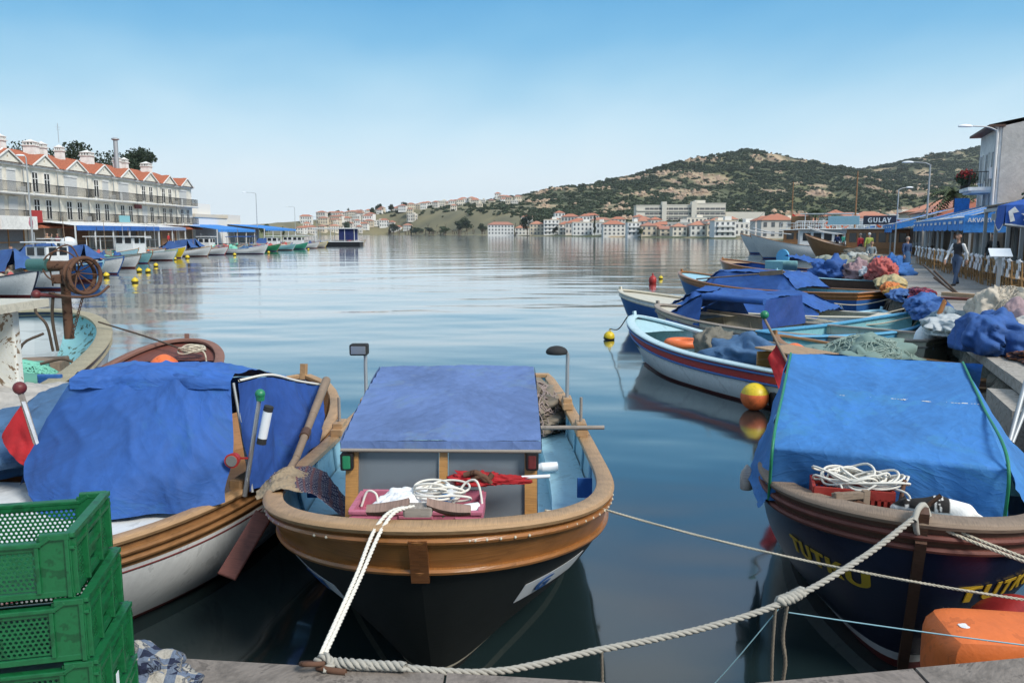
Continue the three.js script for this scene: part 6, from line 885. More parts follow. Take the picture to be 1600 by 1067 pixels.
// ---------------------------------------------------------------- on the varnished boat
{
  const c = thing('fish_crate', 'faded pink plastic crate on the varnished bow', 'crate', [-.56, 1.075, -4.66], -.02), w = .76, d = .34;
  part('front_panel', [cbox(w, .075, .02, .006, 0, .055, d / 2), cbox(w + .03, .025, .035, .006, 0, .10, d / 2 + .002), cbox(.2, .02, .03, .004, 0, .075, d / 2 + .006), cbox(.16, .03, .03, .004, -.31, .06, d / 2 + .006), cbox(.16, .03, .03, .004, .31, .06, d / 2 + .006)], M.pink, c); part('back_panel', [cbox(w, .11, .02, .006, 0, .07, -d / 2)], M.pink, c);
  for (const e of [-1, 1]) part('end_panel', [cbox(.02, .05, d, .005, e * w / 2, .04, 0), cbox(.03, .025, d, .005, e * w / 2, .105, 0), ...[-.12, -.04, .04, .12].map((z) => cbox(.02, .07, .02, .004, e * w / 2, .07, z))], M.pink, c); part('crate_floor', [box(w - .02, .012, d - .02, 0, .012, 0)], M.pink, c);
  solo('plastic_bag', [lump(.23, .17, .14, { fold: .045, amp: .10, seg: 60, seed: 21 })], mat([.80, .80, .80], .5), 'full white plastic bag in the pink crate', 'bag', null, [-.62, 1.09, -4.66]);
  const q = rng(44), g = []; for (let k = 0; k < 15; k++) { const pts = [], cx = .12 + (q() - .5) * .16, cz = (q() - .5) * .1, r1 = .06 + .07 * q(), r2 = .05 + .06 * q(), ph = q() * 6, tl = (q() - .3) * .9; for (let i = 0; i < 9; i++) { const a = i / 9 * 6.283 + ph; pts.push(V(cx + Math.cos(a) * r1, .10 + k * .005 + Math.sin(a) * r1 * tl, cz + Math.sin(a) * r2)); } g.push(tube(pts, .0075, 40, 5, true)); } g.push(tube([[.2, .08, .05], [.28, .2, 0], [.34, .22, .02], [.38, .1, .08], [.37, -.04, .18]], .0075, 30, 5), tube([[-.36, .05, 0], [-.32, .14, -.02], [-.27, .13, .0], [-.25, .05, .03]], .0075, 20, 5));
  solo('rope_coil', g, M.ropeWhite, 'tangle of pale rope spilling from the pink crate', 'rope', null, [-.56, 1.095, -4.68]);
  const bottle = (p, e, label, blue = true) => { const o = thing('plastic_bottle', label, 'bottle', p); o.rotation.set(...e); part('body', [cyl(.045, .045, .15, 0, 0, 0, 18), cyl(.045, .02, .05, 0, .15, 0, 18)], M.plasticWhite, o); part('cap', [cyl(.02, .018, .03, 0, .2, 0, 12)], blue ? M.plasticWhite : M.green, o); part('print', [cyl(.0455, .0455, .055, 0, .04, 0, 18)], blue ? tint(M.blue, [.12, .30, .62]) : M.plasticWhite, o); return o; };
  bottle([-.36, 1.27, -4.66], [.1, .3, 2.55], 'white bottle with blue print standing neck down in pink crate'); bottle([-.2, 1.16, -4.58], [.2, .4, 1.5], 'white bottle lying at right end of pink crate', false);
  bottle([.47, .64, -5.95], [1.4, .3, .9], 'white bottle with blue print lying on the right side bench'); bottle([.62, .66, -6.2], [1.3, -.6, -.5], 'second white bottle on the right side bench', false); bottle([.42, .64, -7.2], [0, .2, 1.57], 'green capped white bottle farther back on the right bench', false);
  const f = thing('furled_flag', 'red flag furled on a white staff against the windscreen', 'flag', [-.20, 1.25, -4.84]); part('staff', [bar(V(-.2, .0, 0), V(.44, .03, -.02), .012, .012, 8)], M.plasticWhite, f); part('furled_cloth', [mv(lump(.14, .05, .03, { fold: .2, seg: 30 }), .16, -.01, 0), mv(lump(.16, .07, .05, { fold: .25, seg: 30, seed: 4 }), -.02, -.015, 0)], M.flag, f); part('chain', [tube([[-.1, .05, .03], [-.02, .07, .04], [.04, .02, .04], [.08, .06, .03]], .018, 20, 6), tube([[-.06, .02, .04], [.02, .05, .045], [.07, .0, .04]], .016, 16, 6)], M.rust, f);
  const rt = tex(256, (u, v) => { const b = Math.abs(((v * 6) % 1) - .5) < .16, d = Math.sin(u * 2 * PI * 10) * Math.sin(v * 2 * PI * 14) > .25, e = Math.sin(u * 2 * PI * 22 + Math.sin(v * 60)) > .3; return b ? (e ? [.62, .50, .48] : [.35, .10, .16]) : d ? [.62, .58, .58] : [.20, .17, .28]; }); rt.repeat.set(2.2, 2.2);
  const ru = thing('woven_rug', 'patterned rug and burlap sack hung over the varnished gunwale', 'rug'); part('rug', [sheet([[[-1.80, .98, -6.0], [-1.78, 1.01, -5.66], [-1.66, 1.05, -5.30]], [[-1.66, 1.0, -6.02], [-1.60, 1.03, -5.66], [-1.46, 1.07, -5.22]], [[-1.50, .96, -6.04], [-1.42, .98, -5.62], [-1.30, 1.04, -5.14]], [[-1.32, .74, -6.05], [-1.16, .74, -5.58], [-1.05, .82, -5.12]]], 10, 10, { amp: .012, freq: 5, smooth: true })], mat([.8, .8, .8], .95, { map: rt, bumpMap: T.weave, bumpScale: .003 }), ru); part('burlap', [sheet([[[-1.85, .92, -5.85], [-1.83, .95, -5.50], [-1.72, 1.01, -5.18]], [[-1.72, 1.03, -5.88], [-1.66, 1.06, -5.50], [-1.54, 1.09, -5.14]], [[-1.54, 1.0, -5.86], [-1.48, 1.03, -5.46], [-1.40, 1.075, -5.14]]], 10, 10, { amp: .014, freq: 5, smooth: true })], mat([.36, .27, .17], .97, { map: T.dirt, bumpMap: T.weave, bumpScale: .004 }), ru);
  const net = thing('stowed_net', 'dark brown net stowed at the stern behind the canopy', 'fishing net', [.22, .6, -9.2]); part('mound', [lump(.38, .42, .8, { fold: .15, seg: 36 })], M.net, net); part('strands', [strands(.4, .44, .82, 80, .008, 8, .015)], tint(M.net, [.28, .22, .2]), net);
  solo('deck_pole', [bar(V(-.35, .02, 0), V(.55, .03, .02), .022, .02, 8)], M.grey, 'grey pole laid across the right gunwale behind the cabin', 'pole', null, [.32, .95, -7.35]);
}
// ---------------------------------------------------------------- mooring buoys
{
  const mk = () => { const o = new THREE.Group(); part('ball', [ball(.2, 0, .12, 0, 1, 1, 1, 20, 14)], M.yellow, o); part('band', [new THREE.CylinderGeometry(.203, .203, .07, 20).translate(0, .07, 0)], M.black, o); part('eye', [new THREE.TorusGeometry(.04, .014, 6, 12).translate(0, .35, 0)], M.yellow, o); return o; };
  const proto = mk(), L = [[2.55, -20.8, 1, 'yellow buoy with black band beside the striped boat bow'], [9.0, -48.3, .9, 'small yellow buoy beyond BEYZA boat, right of red buoy'], [-21.1, -44.6, 1.3, 'yellow buoy lowest of those by the left boats'], [-26.6, -57.0, 1.3, 'left one of a yellow pair in open water'], [-25.6, -56.2, 1.3, 'right one of the yellow pair in open water'], [-25.6, -50.4, 1.3, 'yellow buoy close under the winch wheel'], [-29.4, -66, 1.3, 'yellow buoy beside the fifth boat bow of left row'], [-34.5, -81.8, 1.4, 'yellow buoy before the aqua decked cabin boat'], [-35.2, -86.8, 1.6, 'yellow buoy touching the yellow hull'], [-33.6, -97, 1.4, 'yellow buoy past the yellow hull'], [-32.8, -108, 1.3, 'yellow buoy near the white rowing boat bow'], [-32, -126, 1.3, 'yellow buoy by the green hulls far down the left row']];
  L.forEach(([x, z, s, label]) => { const c = proto.clone(); c.name = numbered('mooring_buoy'); scene.add(c); c.position.set(x, 0, z); c.scale.setScalar(s * .72); c.rotation.set(.15, x, .1); c.userData = { label, category: 'buoy', group: 'yellow mooring buoys' }; });
  solo('mooring_buoy', [ball(.22, 0, .15, 0, 1, 1.25, 1), cyl(.05, .04, .2, 0, .35, 0, 8)], M.red, 'red buoy floating left of the small yellow buoy', 'buoy', null, [7.85, 0, -44.5]);
  const o = thing('fender_buoy', 'half orange half yellow ball buoy beside the TUTKU cover', 'buoy', [3.85, 0, -12.4]); part('lower_half', [new THREE.SphereGeometry(.22, 20, 12, 0, 6.3, 1.3, 1.9).translate(0, .22, 0)], M.orange, o); part('upper_half', [new THREE.SphereGeometry(.22, 20, 12, 0, 6.3, 0, 1.3).translate(0, .22, 0)], M.yellow, o); const o2 = solo('black_can', [new THREE.CylinderGeometry(.13, .13, .34, 16).rotateZ(PI / 2)], M.rubber, 'black plastic can floating beside the orange and yellow buoy', 'can', null, [4.25, .18, -12.3]);
  solo('mooring_rope', [tube([[2.5, .98, -17.2], [2.55, .5, -19], [2.56, .3, -20.7]], .014, 14, 6)], M.iron, 'dark line from white decked bow down to yellow buoy', 'rope');
}
// ---------------------------------------------------------------- the row of boats along the left quay
{
  const rows = [
    [[-20.3, -34.2], 8, .45, M.white, M.navy, 'white bow with navy rail lowest in the left row', 'net'], [[-21.7, -39.2], 8.5, .35, M.white, M.teak, 'white boat with brown rail and blue tent cover', 'tent'], [[-23.5, -46], 8, .35, M.blue, M.skyblue, 'blue boat with low white cabin behind the winch', 'cabin'], [[-26.1, -53.8], 7.5, .3, M.white, M.blue, 'white hull with blue rail just right of the winch wheel', 'tent'], [[-29.2, -63], 8, .25, M.white, M.old, 'white hull with cluttered deck, fifth bow of left row', 'net'],
    [[-32.5, -72.5], 7.5, .2, M.aqua, M.teak, 'turquoise hull behind the fifth bow of left row', 'net'], [[-33.6, -80.5], 10, .2, M.white, M.aqua, 'large white boat with aqua deck and roofed cabin', 'big'], [[-35.8, -88], 8, .15, M.yellow, M.white, 'bright yellow hull in the left row', 'none'], [[-35.2, -94], 7, .1, M.white, M.pale, 'white boat with blue tent past the yellow hull', 'tent'], [[-35.5, -100.5], 7, .05, M.white, M.red, 'white boat with red rail beyond the blue tent boat', 'net'], [[-35.4, -106], 6.5, .05, M.cream, M.teak, 'cream boat with heaped nets in the left row', 'net'],
    [[-31.8, -104.5], 6, .1, M.white, M.white, 'plain white rowing boat lying outside the left row', 'none'], [[-34.8, -113], 6.5, 0, M.white, M.blue, 'white boat with small canopy midway down left row', 'canopy'], [[-34.6, -120], 6.5, 0, M.green, M.pale, 'first green hull far down the left row', 'net'], [[-34.2, -127], 6.5, 0, M.aqua, M.white, 'turquoise hull far down the left row', 'cabin'], [[-34, -134], 6.5, 0, tint(M.green, [.04, .30, .2]), M.white, 'second green hull far down the left row', 'none'], [[-34, -142], 7, 0, M.white, M.pale, 'white cabin boat before the curtained houseboat', 'cabin'], [[-34.4, -150], 7, 0, M.cream, M.yellow, 'cream hull with yellow rail before the houseboat', 'canopy'], [[-33.5, -184], 6, 0, M.cream, M.teak, 'last small boat beyond the curtained houseboat', 'none']];
  for (let i = 0; i < 15; i++) rows.push([[-37.2 - (i % 3) * .5 + (i < 2 ? 6 - i * 3 : 0), -58 - i * 7.3], 6 + (i % 4) * .5, .1 + .12 * Math.sin(i * 4), [M.white, M.cream, M.white, M.skyblue, M.white][i % 5], [M.teak, M.red, M.blue, M.pale][i % 4], ['first', 'second', 'third', 'fourth', 'fifth', 'sixth', 'seventh', 'eighth', 'ninth', 'tenth', 'eleventh', 'twelfth', 'thirteenth', 'fourteenth', 'fifteenth'][i] + ' boat of the inner line along the left quay', ['net', 'tent', 'cabin', 'net', 'canopy'][i % 5]]);
  const q = rng(17), vary = [M.netRed, M.net, tint(M.tarp, [.03, .10, .32]), clothMat([.45, .40, .33]), M.orange, M.netGreen, M.tarpDull];
  rows.forEach(([bow, L, a, hm, rm, label, kind], i) => {
    const dx = Math.cos(a), dz = Math.sin(a), s = L / 7, B = 2.3 * (L > 9 ? 1.2 : 1), c = [bow[0] - dx * L / 2, 0, bow[1] - dz * L / 2];
    const b = makeBoat('moored_boat', label, { L, B, hb: 1.12 * (.9 + .2 * q()), hm: .64, hs: .7, rake: .9, sw: .55, mb: 1.45, nb: 2.2 }, c, Math.atan2(-dz, dx), { hull: hm, rail: rm, inner: i % 3 ? M.skyblue : M.cream, floor: .35, lod: 1, deck: .72, deckMat: i % 2 ? M.pale : M.white, boot: .12, stripe: i % 2 ? M.blue : M.maroon }, 'boats along the left quay');
    const o = b.o, tent = () => { cover(o, [[[L * .2, 1.0, .9], [L * .24, 1.05, 0], [L * .2, 1.0, -.9]], [[L * .08, 1.9, .1], [L * .08, 1.95, 0], [L * .08, 1.9, -.1]], [[-L * .25, 1.7, .1], [-L * .25, 1.75, 0], [-L * .25, 1.7, -.1]], [[-L * .38, .9, .8], [-L * .38, .95, 0], [-L * .38, .9, -.8]]], tint(M.tarp, [.035, .10, .30]), { nu: 8, nv: 6, amp: .05, freq: 1.3 }); for (const e of [-1, 1]) cover(o, [[[L * .08, 1.9, e * .1], [-L * .25, 1.7, e * .1]], [[L * .14, .88, e * 1.05], [-L * .3, .85, e * 1.05]]], tint(M.tarp, [.03, .085, .27]), { nu: 8, nv: 6, amp: .05, freq: 1.3 }); };
    if (kind === 'tent') tent();
    if (kind === 'cabin' || kind === 'big') { const k = kind === 'big' ? 1.25 : 1, cb = part('cabin', [cbox(1.7 * k, 1.25 * k, 1.5 * k, .06, -.3, .9 + .45 * k, 0)], M.white, o); for (const e of [-1, 1]) for (const x of [-.55, .25]) part('window', [cbox(.55 * k, .45 * k, .04, .01, -.15 + x * k, 1.2 * k + .5, e * .76 * k)], M.glassDark, cb); for (const z of [-.35, .35]) part('window', [cbox(.04, .45 * k, .5 * k, .01, -.3 + .86 * k, 1.2 * k + .5, z * k)], M.glassDark, cb); part('cabin_roof', [cbox((kind === 'big' ? 5 : 2.1) * k, .09, 1.8 * k, .03, kind === 'big' ? -1.8 : -.3, 1.6 + .62 * k, 0)], M.white, cb); if (kind === 'big') for (const x of [-4.6, -3]) for (const e of [-1, 1]) part('roof_post', [bar(V(x, .8, e * .95), V(x, 2.3, e * .95), .04)], M.white, cb); }
    if (kind === 'canopy') { part('canopy', [cbox(3, .08, 2, .03, -.5, 2.2, 0)], i % 2 ? M.white : M.tarp, o); for (const x of [-1.8, .8]) for (const e of [-1, 1]) part('canopy_post', [bar(V(x, .7, e * .9), V(x, 2.2, e * .9), .03)], M.galv, o); }
    for (let k = 0; k < (kind === 'none' ? 2 : 5); k++) { const m = vary[Math.floor(q() * 7)], x = (q() - .6) * L * .7, g = lump(.35 + .3 * q(), .4 + .35 * q(), .35 + .3 * q(), { fold: .07, amp: .25, seg: 20, seed: q() * 50 }); o.updateMatrixWorld(); const ww = V(x, .38, (q() - .5) * .8).applyMatrix4(o.matrixWorld); solo('deck_heap', [g], m, ['red brown net', 'dark net', 'blue cloth', 'tan cloth', 'orange net', 'green net', 'faded blue cloth'][vary.indexOf(m)] + ' heaped aboard the ' + label.replace(/^(\w+ \w+ \w+ ?\w*).*$/, '$1') + ', ' + ['first', 'second', 'third', 'fourth', 'fifth'][k] + ' of its heaps', 'heap', 'gear heaped in the left row', [ww.x, ww.y, ww.z], q() * 6); }
    if (i % 3 !== 1) { part('mast', [bar(V(-.9, .4, .2), V(-.95, 2.6 + q() * 1.4, .25), .035, .02, 7)], i % 2 ? M.old : M.galv, o); }
  });
  const h = thing('houseboat', 'flat roofed houseboat with dark blue curtains at end of left row', 'boat', [-36, 0, -168]); part('float', [cbox(9, .9, 4, .15, 0, .35, 0)], M.black, h); part('deck', [cbox(9.2, .15, 4.2, .04, 0, .88, 0)], M.white, h); part('roof', [cbox(9.4, .22, 4.6, .06, -.6, 3.6, 0)], M.white, h); for (const x of [-4.6, -1.5, 1.4, 3.4]) for (const e of [-1, 1]) part('post', [bar(V(x, .9, e * 1.9), V(x, 3.5, e * 1.9), .06)], M.white, h); part('curtain', [sheet([[[.2, 3.5, 1.92], [3.3, 3.5, 1.92]], [[.2, 1.2, 1.92], [3.3, 1.2, 1.92]]], 30, 4, { amp: .05, freq: 2 }), sheet([[[3.4, 3.5, 1.9], [3.4, 3.5, -1.9]], [[3.4, 1.2, 1.9], [3.4, 1.2, -1.9]]], 30, 4, { amp: .05, freq: 2 })], tint(M.tarp, [.008, .02, .12]), h);
  const d = thing('radar_dome', 'white round dome standing among the left boats', 'dome', [-31.5, 1.0, -57]); part('dome', [ball(.55, 0, 1.0, 0, 1, .9, 1, 20, 14)], M.white, d); part('stand', [cyl(.12, .1, .6, 0, 0, 0, 10)], M.galv, d);
}
// ---------------------------------------------------------------- tour boats at the far end of the right quay
{
  const tb = (bow, stern, label, wood, m2, mast, extra) => {
    const s = Lb(bow, stern), b = makeBoat('tour_boat', label, { L: s.L, B: 4.4, hb: 2.6, hm: 1.35, hs: 1.6, T: .8, rake: 2.0, sw: .7, mb: 1.5, nb: 2.2 }, s.pos, s.turn, { hull: wood ? M.teak : M.white, rail: M.teak, inner: M.white, floor: 1.1, lod: 1, deck: .7, deckMat: M.pale, boot: .2, bootW: .15, stripe: M.blue }, 'tour boats at the far quay'), o = b.o, L = s.L;
    const cb = part('deckhouse', [cbox(L * .48, 1.9, 3.2, .08, -L * .1, 2.1, 0)], m2, o); for (let i = 0; i < 6; i++) for (const e of [-1, 1]) part('window', [cbox(L * .055, .8, .06, .01, -L * .1 + (i - 2.5) * L * .075, 2.35, e * 1.6)], M.glassDark, cb);
    part('upper_deck', [cbox(L * .62, .12, 3.9, .04, -L * .14, 3.12, 0)], M.white, cb); const rl = []; for (let i = 0; i <= 12; i++) for (const e of [-1, 1]) rl.push(bar(V(-L * .44 + i * L * .05, 3.1, e * 1.85), V(-L * .44 + i * L * .05, 3.95, e * 1.85), .03, .03, 5)); for (const e of [-1, 1]) rl.push(bar(V(-L * .44, 3.95, e * 1.85), V(L * .16, 3.95, e * 1.85), .035), bar(V(-L * .44, 3.55, e * 1.85), V(L * .16, 3.55, e * 1.85), .025)); part('railing', rl, M.white, cb);
    if (extra) { part('wheelhouse', [cbox(2.2, 1.7, 2.2, .06, L * .02, 4.0, 0)], M.teak, o); part('sun_roof', [cbox(L * .4, .1, 3.6, .03, -L * .18, 5.1, 0)], M.white, o); for (const x of [-.36, -.02]) for (const e of [-1, 1]) part('roof_post', [bar(V(L * x, 3.1, e * 1.7), V(L * x, 5.1, e * 1.7), .05)], M.white, o); }
    for (let i = 0; i < 2; i++) part('lifebuoy', [new THREE.TorusGeometry(.3, .09, 8, 18).translate(-L * .2 + i * L * .12, 3.6, 1.95)], M.orange, o);
    part('bow_rail', [tube([[L * .2, 2.6, 1.9], [L * .38, 2.9, 1.2], [L * .48, 3.3, 0], [L * .38, 2.9, -1.2], [L * .2, 2.6, -1.9]], .04, 30, 6)], M.white, o);
    if (mast) { part('mast', [bar(V(L * .1, 1.2, 0), V(L * .1, mast, 0), .09, .05, 8)], M.teak, o); part('rigging', [bar(V(L * .1, mast - .3, 0), V(L * .48, 2.7, 0), .015), bar(V(L * .1, mast - .3, 0), V(-L * .42, 3.2, 0), .015)], M.iron, o); if (extra) part('flag', [sheet([[[L * .1, 5.2, 0], [L * .1, 4.2, 0]], [[L * .1 - .3, 5.0, .7], [L * .1 - .25, 3.9, .6]]], 6, 6, { amp: .06 })], M.flag, o); }
    return b;
  };
  tb([30.4, -107], [44.5, -99], 'white hulled tour boat with wooden upper works, farthest and leftmost', false, M.varnish, 9.2, true);
  tb([25.5, -86], [38.5, -82], 'white cabin cruiser moored before the farthest tour boat', false, M.white, 0, false);
  const g = tb([27.2, -74.5], [36.2, -69], 'wooden tour boat with dark name board on its roof', true, M.varnish, 8.2, false);
  const sb = part('name_board', [cbox(2.6, .75, .08, .02, -1.2, 3.85, -2.0)], M.navy, g.o); part('board_lettering', [mv(text('GULAY', .42, .02), -1.2, 3.85, -2.05, 0, PI)], M.plasticWhite, sb); part('pale_banner', [cbox(2.6, .75, .06, .02, 1.7, 3.85, -2.0)], M.skyblue, g.o);
  tb([35.8, -64.5], [39.5, -62], 'small wooden excursion boat closest to the market crowd', true, M.varnish, 0, false);
}
// ---------------------------------------------------------------- nets, sacks and cloths heaped on the right quay
{
  const heap = (s, o, rx, ry, rz, m, label, cat, { y = .96, turn = 0, st, seed = 1, fold = .07, amp = .13, n = 0, sm } = {}) => { if (s > 6.5) { o = o * .6 - .25; rz *= .75; ry *= .8; }
    const t = thing(cat.replace(/ /g, '_') + '_heap', label, cat, Q(s, o, y), QT + turn, 'gear heaped on the right quay'); part('heap', [lump(rx, ry, rz, { fold: n ? fold : fold * .55, amp, ff: n ? 9 : 5, gather: n ? 0 : .28, gm: 9 + (seed % 5), seg: 64, seed })], m, t); if (n) part('strands', [strands(rx * 1.01, ry * 1.01, rz * 1.01, n, st || .008, seed + 3, .012)], sm || m, t); return t; };
  const tan = clothMat([.50, .40, .20]), cream = clothMat([.52, .46, .37]), mauve = clothMat([.36, .25, .26]), check = clothMat([.50, .53, .53]), org = clothMat([.62, .19, .05]), amber = clothMat([.55, .28, .06]);
  const stripes = tex(256, (u, v) => { const k = (u * 9 + .6 * tf(u, v, 6, 3)) % 1, a = Math.floor(u * 9) % 4; return [[.45, .08, .16], [.16, .10, .25], [.62, .30, .36], [.12, .09, .12]][a].map((c) => c * (.85 + .3 * k)); }), sm = mat([1, 1, 1], .95, { map: rep(stripes, 1.6) });
  const kil = tex(256, (u, v) => { const d = Math.abs(((u * 5) % 1) - .5) + Math.abs(((v * 5) % 1) - .5); return d < .22 ? [.60, .30, .10] : d < .34 ? [.50, .40, .28] : d < .46 ? [.30, .07, .07] : [.14, .09, .13]; });
  heap(3.0, .18, .7, .60, .5, tint(M.tarp, [.028, .10, .34]), 'big slumped blue sack at the quay edge behind TUTKU', 'sack', { fold: .08, seed: 4 });
  heap(6.2, 1.0, .75, .82, .6, cream, 'tall cream net sack right of the big blue sack', 'sack', { seed: 9, n: 60, sm: cream }); heap(4.9, .95, .6, .62, .5, mauve, 'mauve folded net sack beside the cream one', 'sack', { seed: 12 }); heap(3.9, 1.0, .5, .48, .4, clothMat([.52, .49, .44]), 'pale grey sack below the mauve one at right edge', 'sack', { seed: 15 });
  heap(2.2, .75, .8, .16, .45, mat([1, 1, 1], .95, { map: rep(kil, 1.4) }), 'patterned kilim rug folded beside the blue sack', 'rug', { fold: .1, seed: 22 });
  const jc = thing('jerrycan', 'red plastic jerrycan lying on the quay near right edge', 'jerrycan', Q(-.2, .75, .96), QT + .3); part('body', [cbox(.42, .2, .26, .04, 0, .1, 0)], M.red, jc); part('handle', [tube([[-.12, .19, 0], [-.08, .25, 0], [.08, .25, 0], [.12, .19, 0]], .02, 12, 6)], M.red, jc);
  const jw = solo('white_can', [cbox(.38, .16, .24, .04, 0, .08, 0)], M.cream, 'cream plastic can behind the red jerrycan', 'can', null, Q(.15, 1.0, .96), QT + .2);
  heap(-.75, .75, .5, .3, .4, M.netRed, 'salmon red net clump by the red jerrycan', 'net', { seed: 31, n: 70, sm: tint(M.netRed, [.5, .16, .12]) });
  heap(5.3, -.05, .75, .32, .45, check, 'pale checked sheet spread over the quay edge', 'sheet', { fold: .07, seed: 33 }); heap(6.4, .05, .45, .34, .36, clothMat([.22, .29, .33]), 'grey blue cloth between checked sheet and red cloth', 'cloth', { seed: 36 });
  const rc = thing('red_cloth', 'red cloth with white spots draped on the quay edge', 'cloth', Q(7.4, -.12, .5), QT); part('drape', [mv(lump(.35, .55, .14, { fold: .1, seed: 5, seg: 30 }), 0, 0, 0)], M.flag, rc); { const q = rng(3), g = []; for (let i = 0; i < 16; i++) g.push(ball(.03, (q() - .5) * .4, .08 + q() * .3, -.14, 1.4, 1, .3, 8, 6)); part('spots', g, M.linen, rc); }
  heap(7.9, .35, .9, .42, .5, tint(M.tarp, [.03, .10, .32]), 'blue tarpaulin bundle nearest the checked sheet', 'tarpaulin', { fold: .08, seed: 41 }); heap(9.8, .55, 1.1, .45, .6, tint(M.tarp, [.035, .12, .38]), 'long blue tarpaulin heap under the wooden boards', 'tarpaulin', { fold: .08, seed: 44 });
  const wb = thing('loose_boards', 'two short wooden boards lying on blue tarpaulin', 'boards', Q(8.9, .75, 1.36), QT + .9); part('board', [cbox(1.1, .09, .16, .015, 0, .05, 0)], M.pale, wb); part('board', [cbox(.8, .06, .2, .01, .3, -.06, .3, 0, .4)], M.redbrown, wb);
  heap(11.2, .85, .4, .42, .35, tint(M.tarp, [.05, .14, .40]), 'small square blue bundle behind the boards', 'bundle', { fold: .05, amp: .05, seed: 47 });
  heap(12.9, .85, .95, .45, .5, sm, 'striped crimson and purple cloth pile with dark poles', 'cloth', { fold: .08, seed: 51 }); solo('tool_poles', [bar(V(-.4, .2, 0), V(.6, .75, .1), .03), bar(V(-.3, .15, .1), V(.75, .55, .25), .03), bar(V(-.2, .3, -.1), V(.9, .9, .0), .022)], M.iron, 'dark poles sticking out of the striped cloth pile', 'poles', null, Q(12.9, .9, 1.0), QT + .6);
  heap(13.2, .25, 1.0, .36, .5, tint(M.tarp, [.05, .13, .36]), 'flattened blue sheet between orange clothes and striped pile', 'sheet', { seed: 55 }); heap(14.2, .12, .75, .36, .4, amber, 'amber oilskin trousers over the quay edge', 'oilskins', { fold: .09, seed: 58 }); heap(16.2, .15, .5, .4, .4, org, 'bright orange oilskin bundle at the quay edge', 'oilskins', { fold: .07, seed: 61 });
  heap(18.4, .4, 1.3, .52, .6, tan, 'large yellow tan canvas spread before red net', 'canvas', { fold: .06, seed: 65 }); heap(23.5, .55, 1.15, 1.0, .75, M.netRed, 'tall mound of brick red fishing net', 'net', { seed: 70, n: 260, sm: tint(M.netRed, [.50, .17, .15]), st: .01 }); heap(26, .2, .8, .5, .6, clothMat([.55, .55, .56]), 'white sack behind the red net mound', 'sack', { seed: 72 });
  // dark nets hung over the wall
  for (const [s, l] of [[10.5, 'near'], [13.5, 'middle'], [17, 'far']]) { const t = thing('hanging_net', l + ' one of the dark nets hanging down the quay wall', 'fishing net', Q(s, -.02, .0), QT, 'nets hung on the wall'); part('net_sheet', [sheet([[[-1.3, .98, .3], [0, 1.0, .3], [1.3, .98, .3]], [[-1.3, .97, -.05], [0, .99, -.05], [1.3, .97, -.05]], [[-1.2, .4, -.2], [0, .35, -.26], [1.2, .45, -.2]], [[-1.0, .05, -.3], [0, .1, -.32], [1.1, .02, -.28]]], 14, 8, { amp: .09, freq: 2.2, seed: s })], tint(M.net, [.15, .125, .095]), t); const q = rng(s * 3), g = []; for (let i = 0; i < 40; i++) { const x = (q() - .5) * 2.4; g.push(tube([[x, .98, .1], [x + (q() - .5) * .3, .7, -.2], [x + (q() - .5) * .5, .3, -.32], [x + (q() - .5) * .7, .05, -.36]], .012, 12, 4)); } part('cords', g, M.net, t); }
  for (const [s, y, l] of [[9.5, .9, 'first'], [12, .85, 'second'], [15, .9, 'third'], [18.5, .9, 'fourth']]) solo('mooring_rope', [tube([Qv(s, -.02, y), Qv(s - .4, -1.2, y - .25), Qv(s - .8, -2.6, y - .1)].map((v) => v), .018, 16, 6)], M.rope, l + ' pale mooring line slanting from the quay wall, counted from TUTKU', 'rope');
  const yc = solo('yellow_chain', [...Array(5)].map((_, i) => tube([Qv(7.6 + i * .12, -.06, .9), Qv(7.65 + i * .12, -.12, .5), Qv(7.6 + i * .12, -.1, .2)], .025, 10, 6)), M.yellow, 'yellow straps hanging on the quay wall', 'straps');
  // work boat full of sacks at the bend
  const s = Lb([12.6, -38.5], [17.6, -33.5]), wbt = makeBoat('work_boat', 'broad dark work boat loaded with sacks beyond BEYZA boat', { L: 7, B: 2.6, hb: 1.0, hm: .75, hs: .8, rake: .5, sw: .8 }, [15.1, 0, -35.6], s.turn, { hull: M.dark, rail: M.skyblue, inner: M.old, floor: .5, lod: 1 });
  [[14.4, -36.2, .8, .8, M.tarp, 'blue sack on the work boat, left one'], [15.3, -35.6, .75, .75, clothMat([.33, .22, .24]), 'pink mauve net sack on the work boat'], [15.9, -34.6, .7, .55, clothMat([.5, .55, .58]), 'pale blue grey sheeting on the work boat'], [16.6, -35.2, .9, .9, tint(M.tarp, [.03, .14, .45]), 'bright blue sack on the work boat, right one'], [17.0, -37.4, .9, .7, M.net, 'brown net heap behind the bright blue sack'], [18.2, -40.5, 1.1, .75, tint(M.net, [.30, .27, .21]), 'sand coloured net heap beyond the work boat'], [16.8, -41.5, 1.1, .7, tint(M.net, [.25, .27, .22]), 'grey green net heap beyond the work boat'], [21.5, -49, 1.2, .7, clothMat([.4, .42, .4]), 'far pale net heap on the quay edge'], [24, -56, 1.2, .7, M.net, 'farthest dark net heap on the quay edge']].forEach(([x, z, r, h, m, l], i) => solo('sack', [lump(r, h, r * .8, { fold: .15, amp: .2, seg: 30, seed: 80 + i * 3 })], m, l, 'sack', null, [x, i < 4 ? .75 : .9, z], i));
}
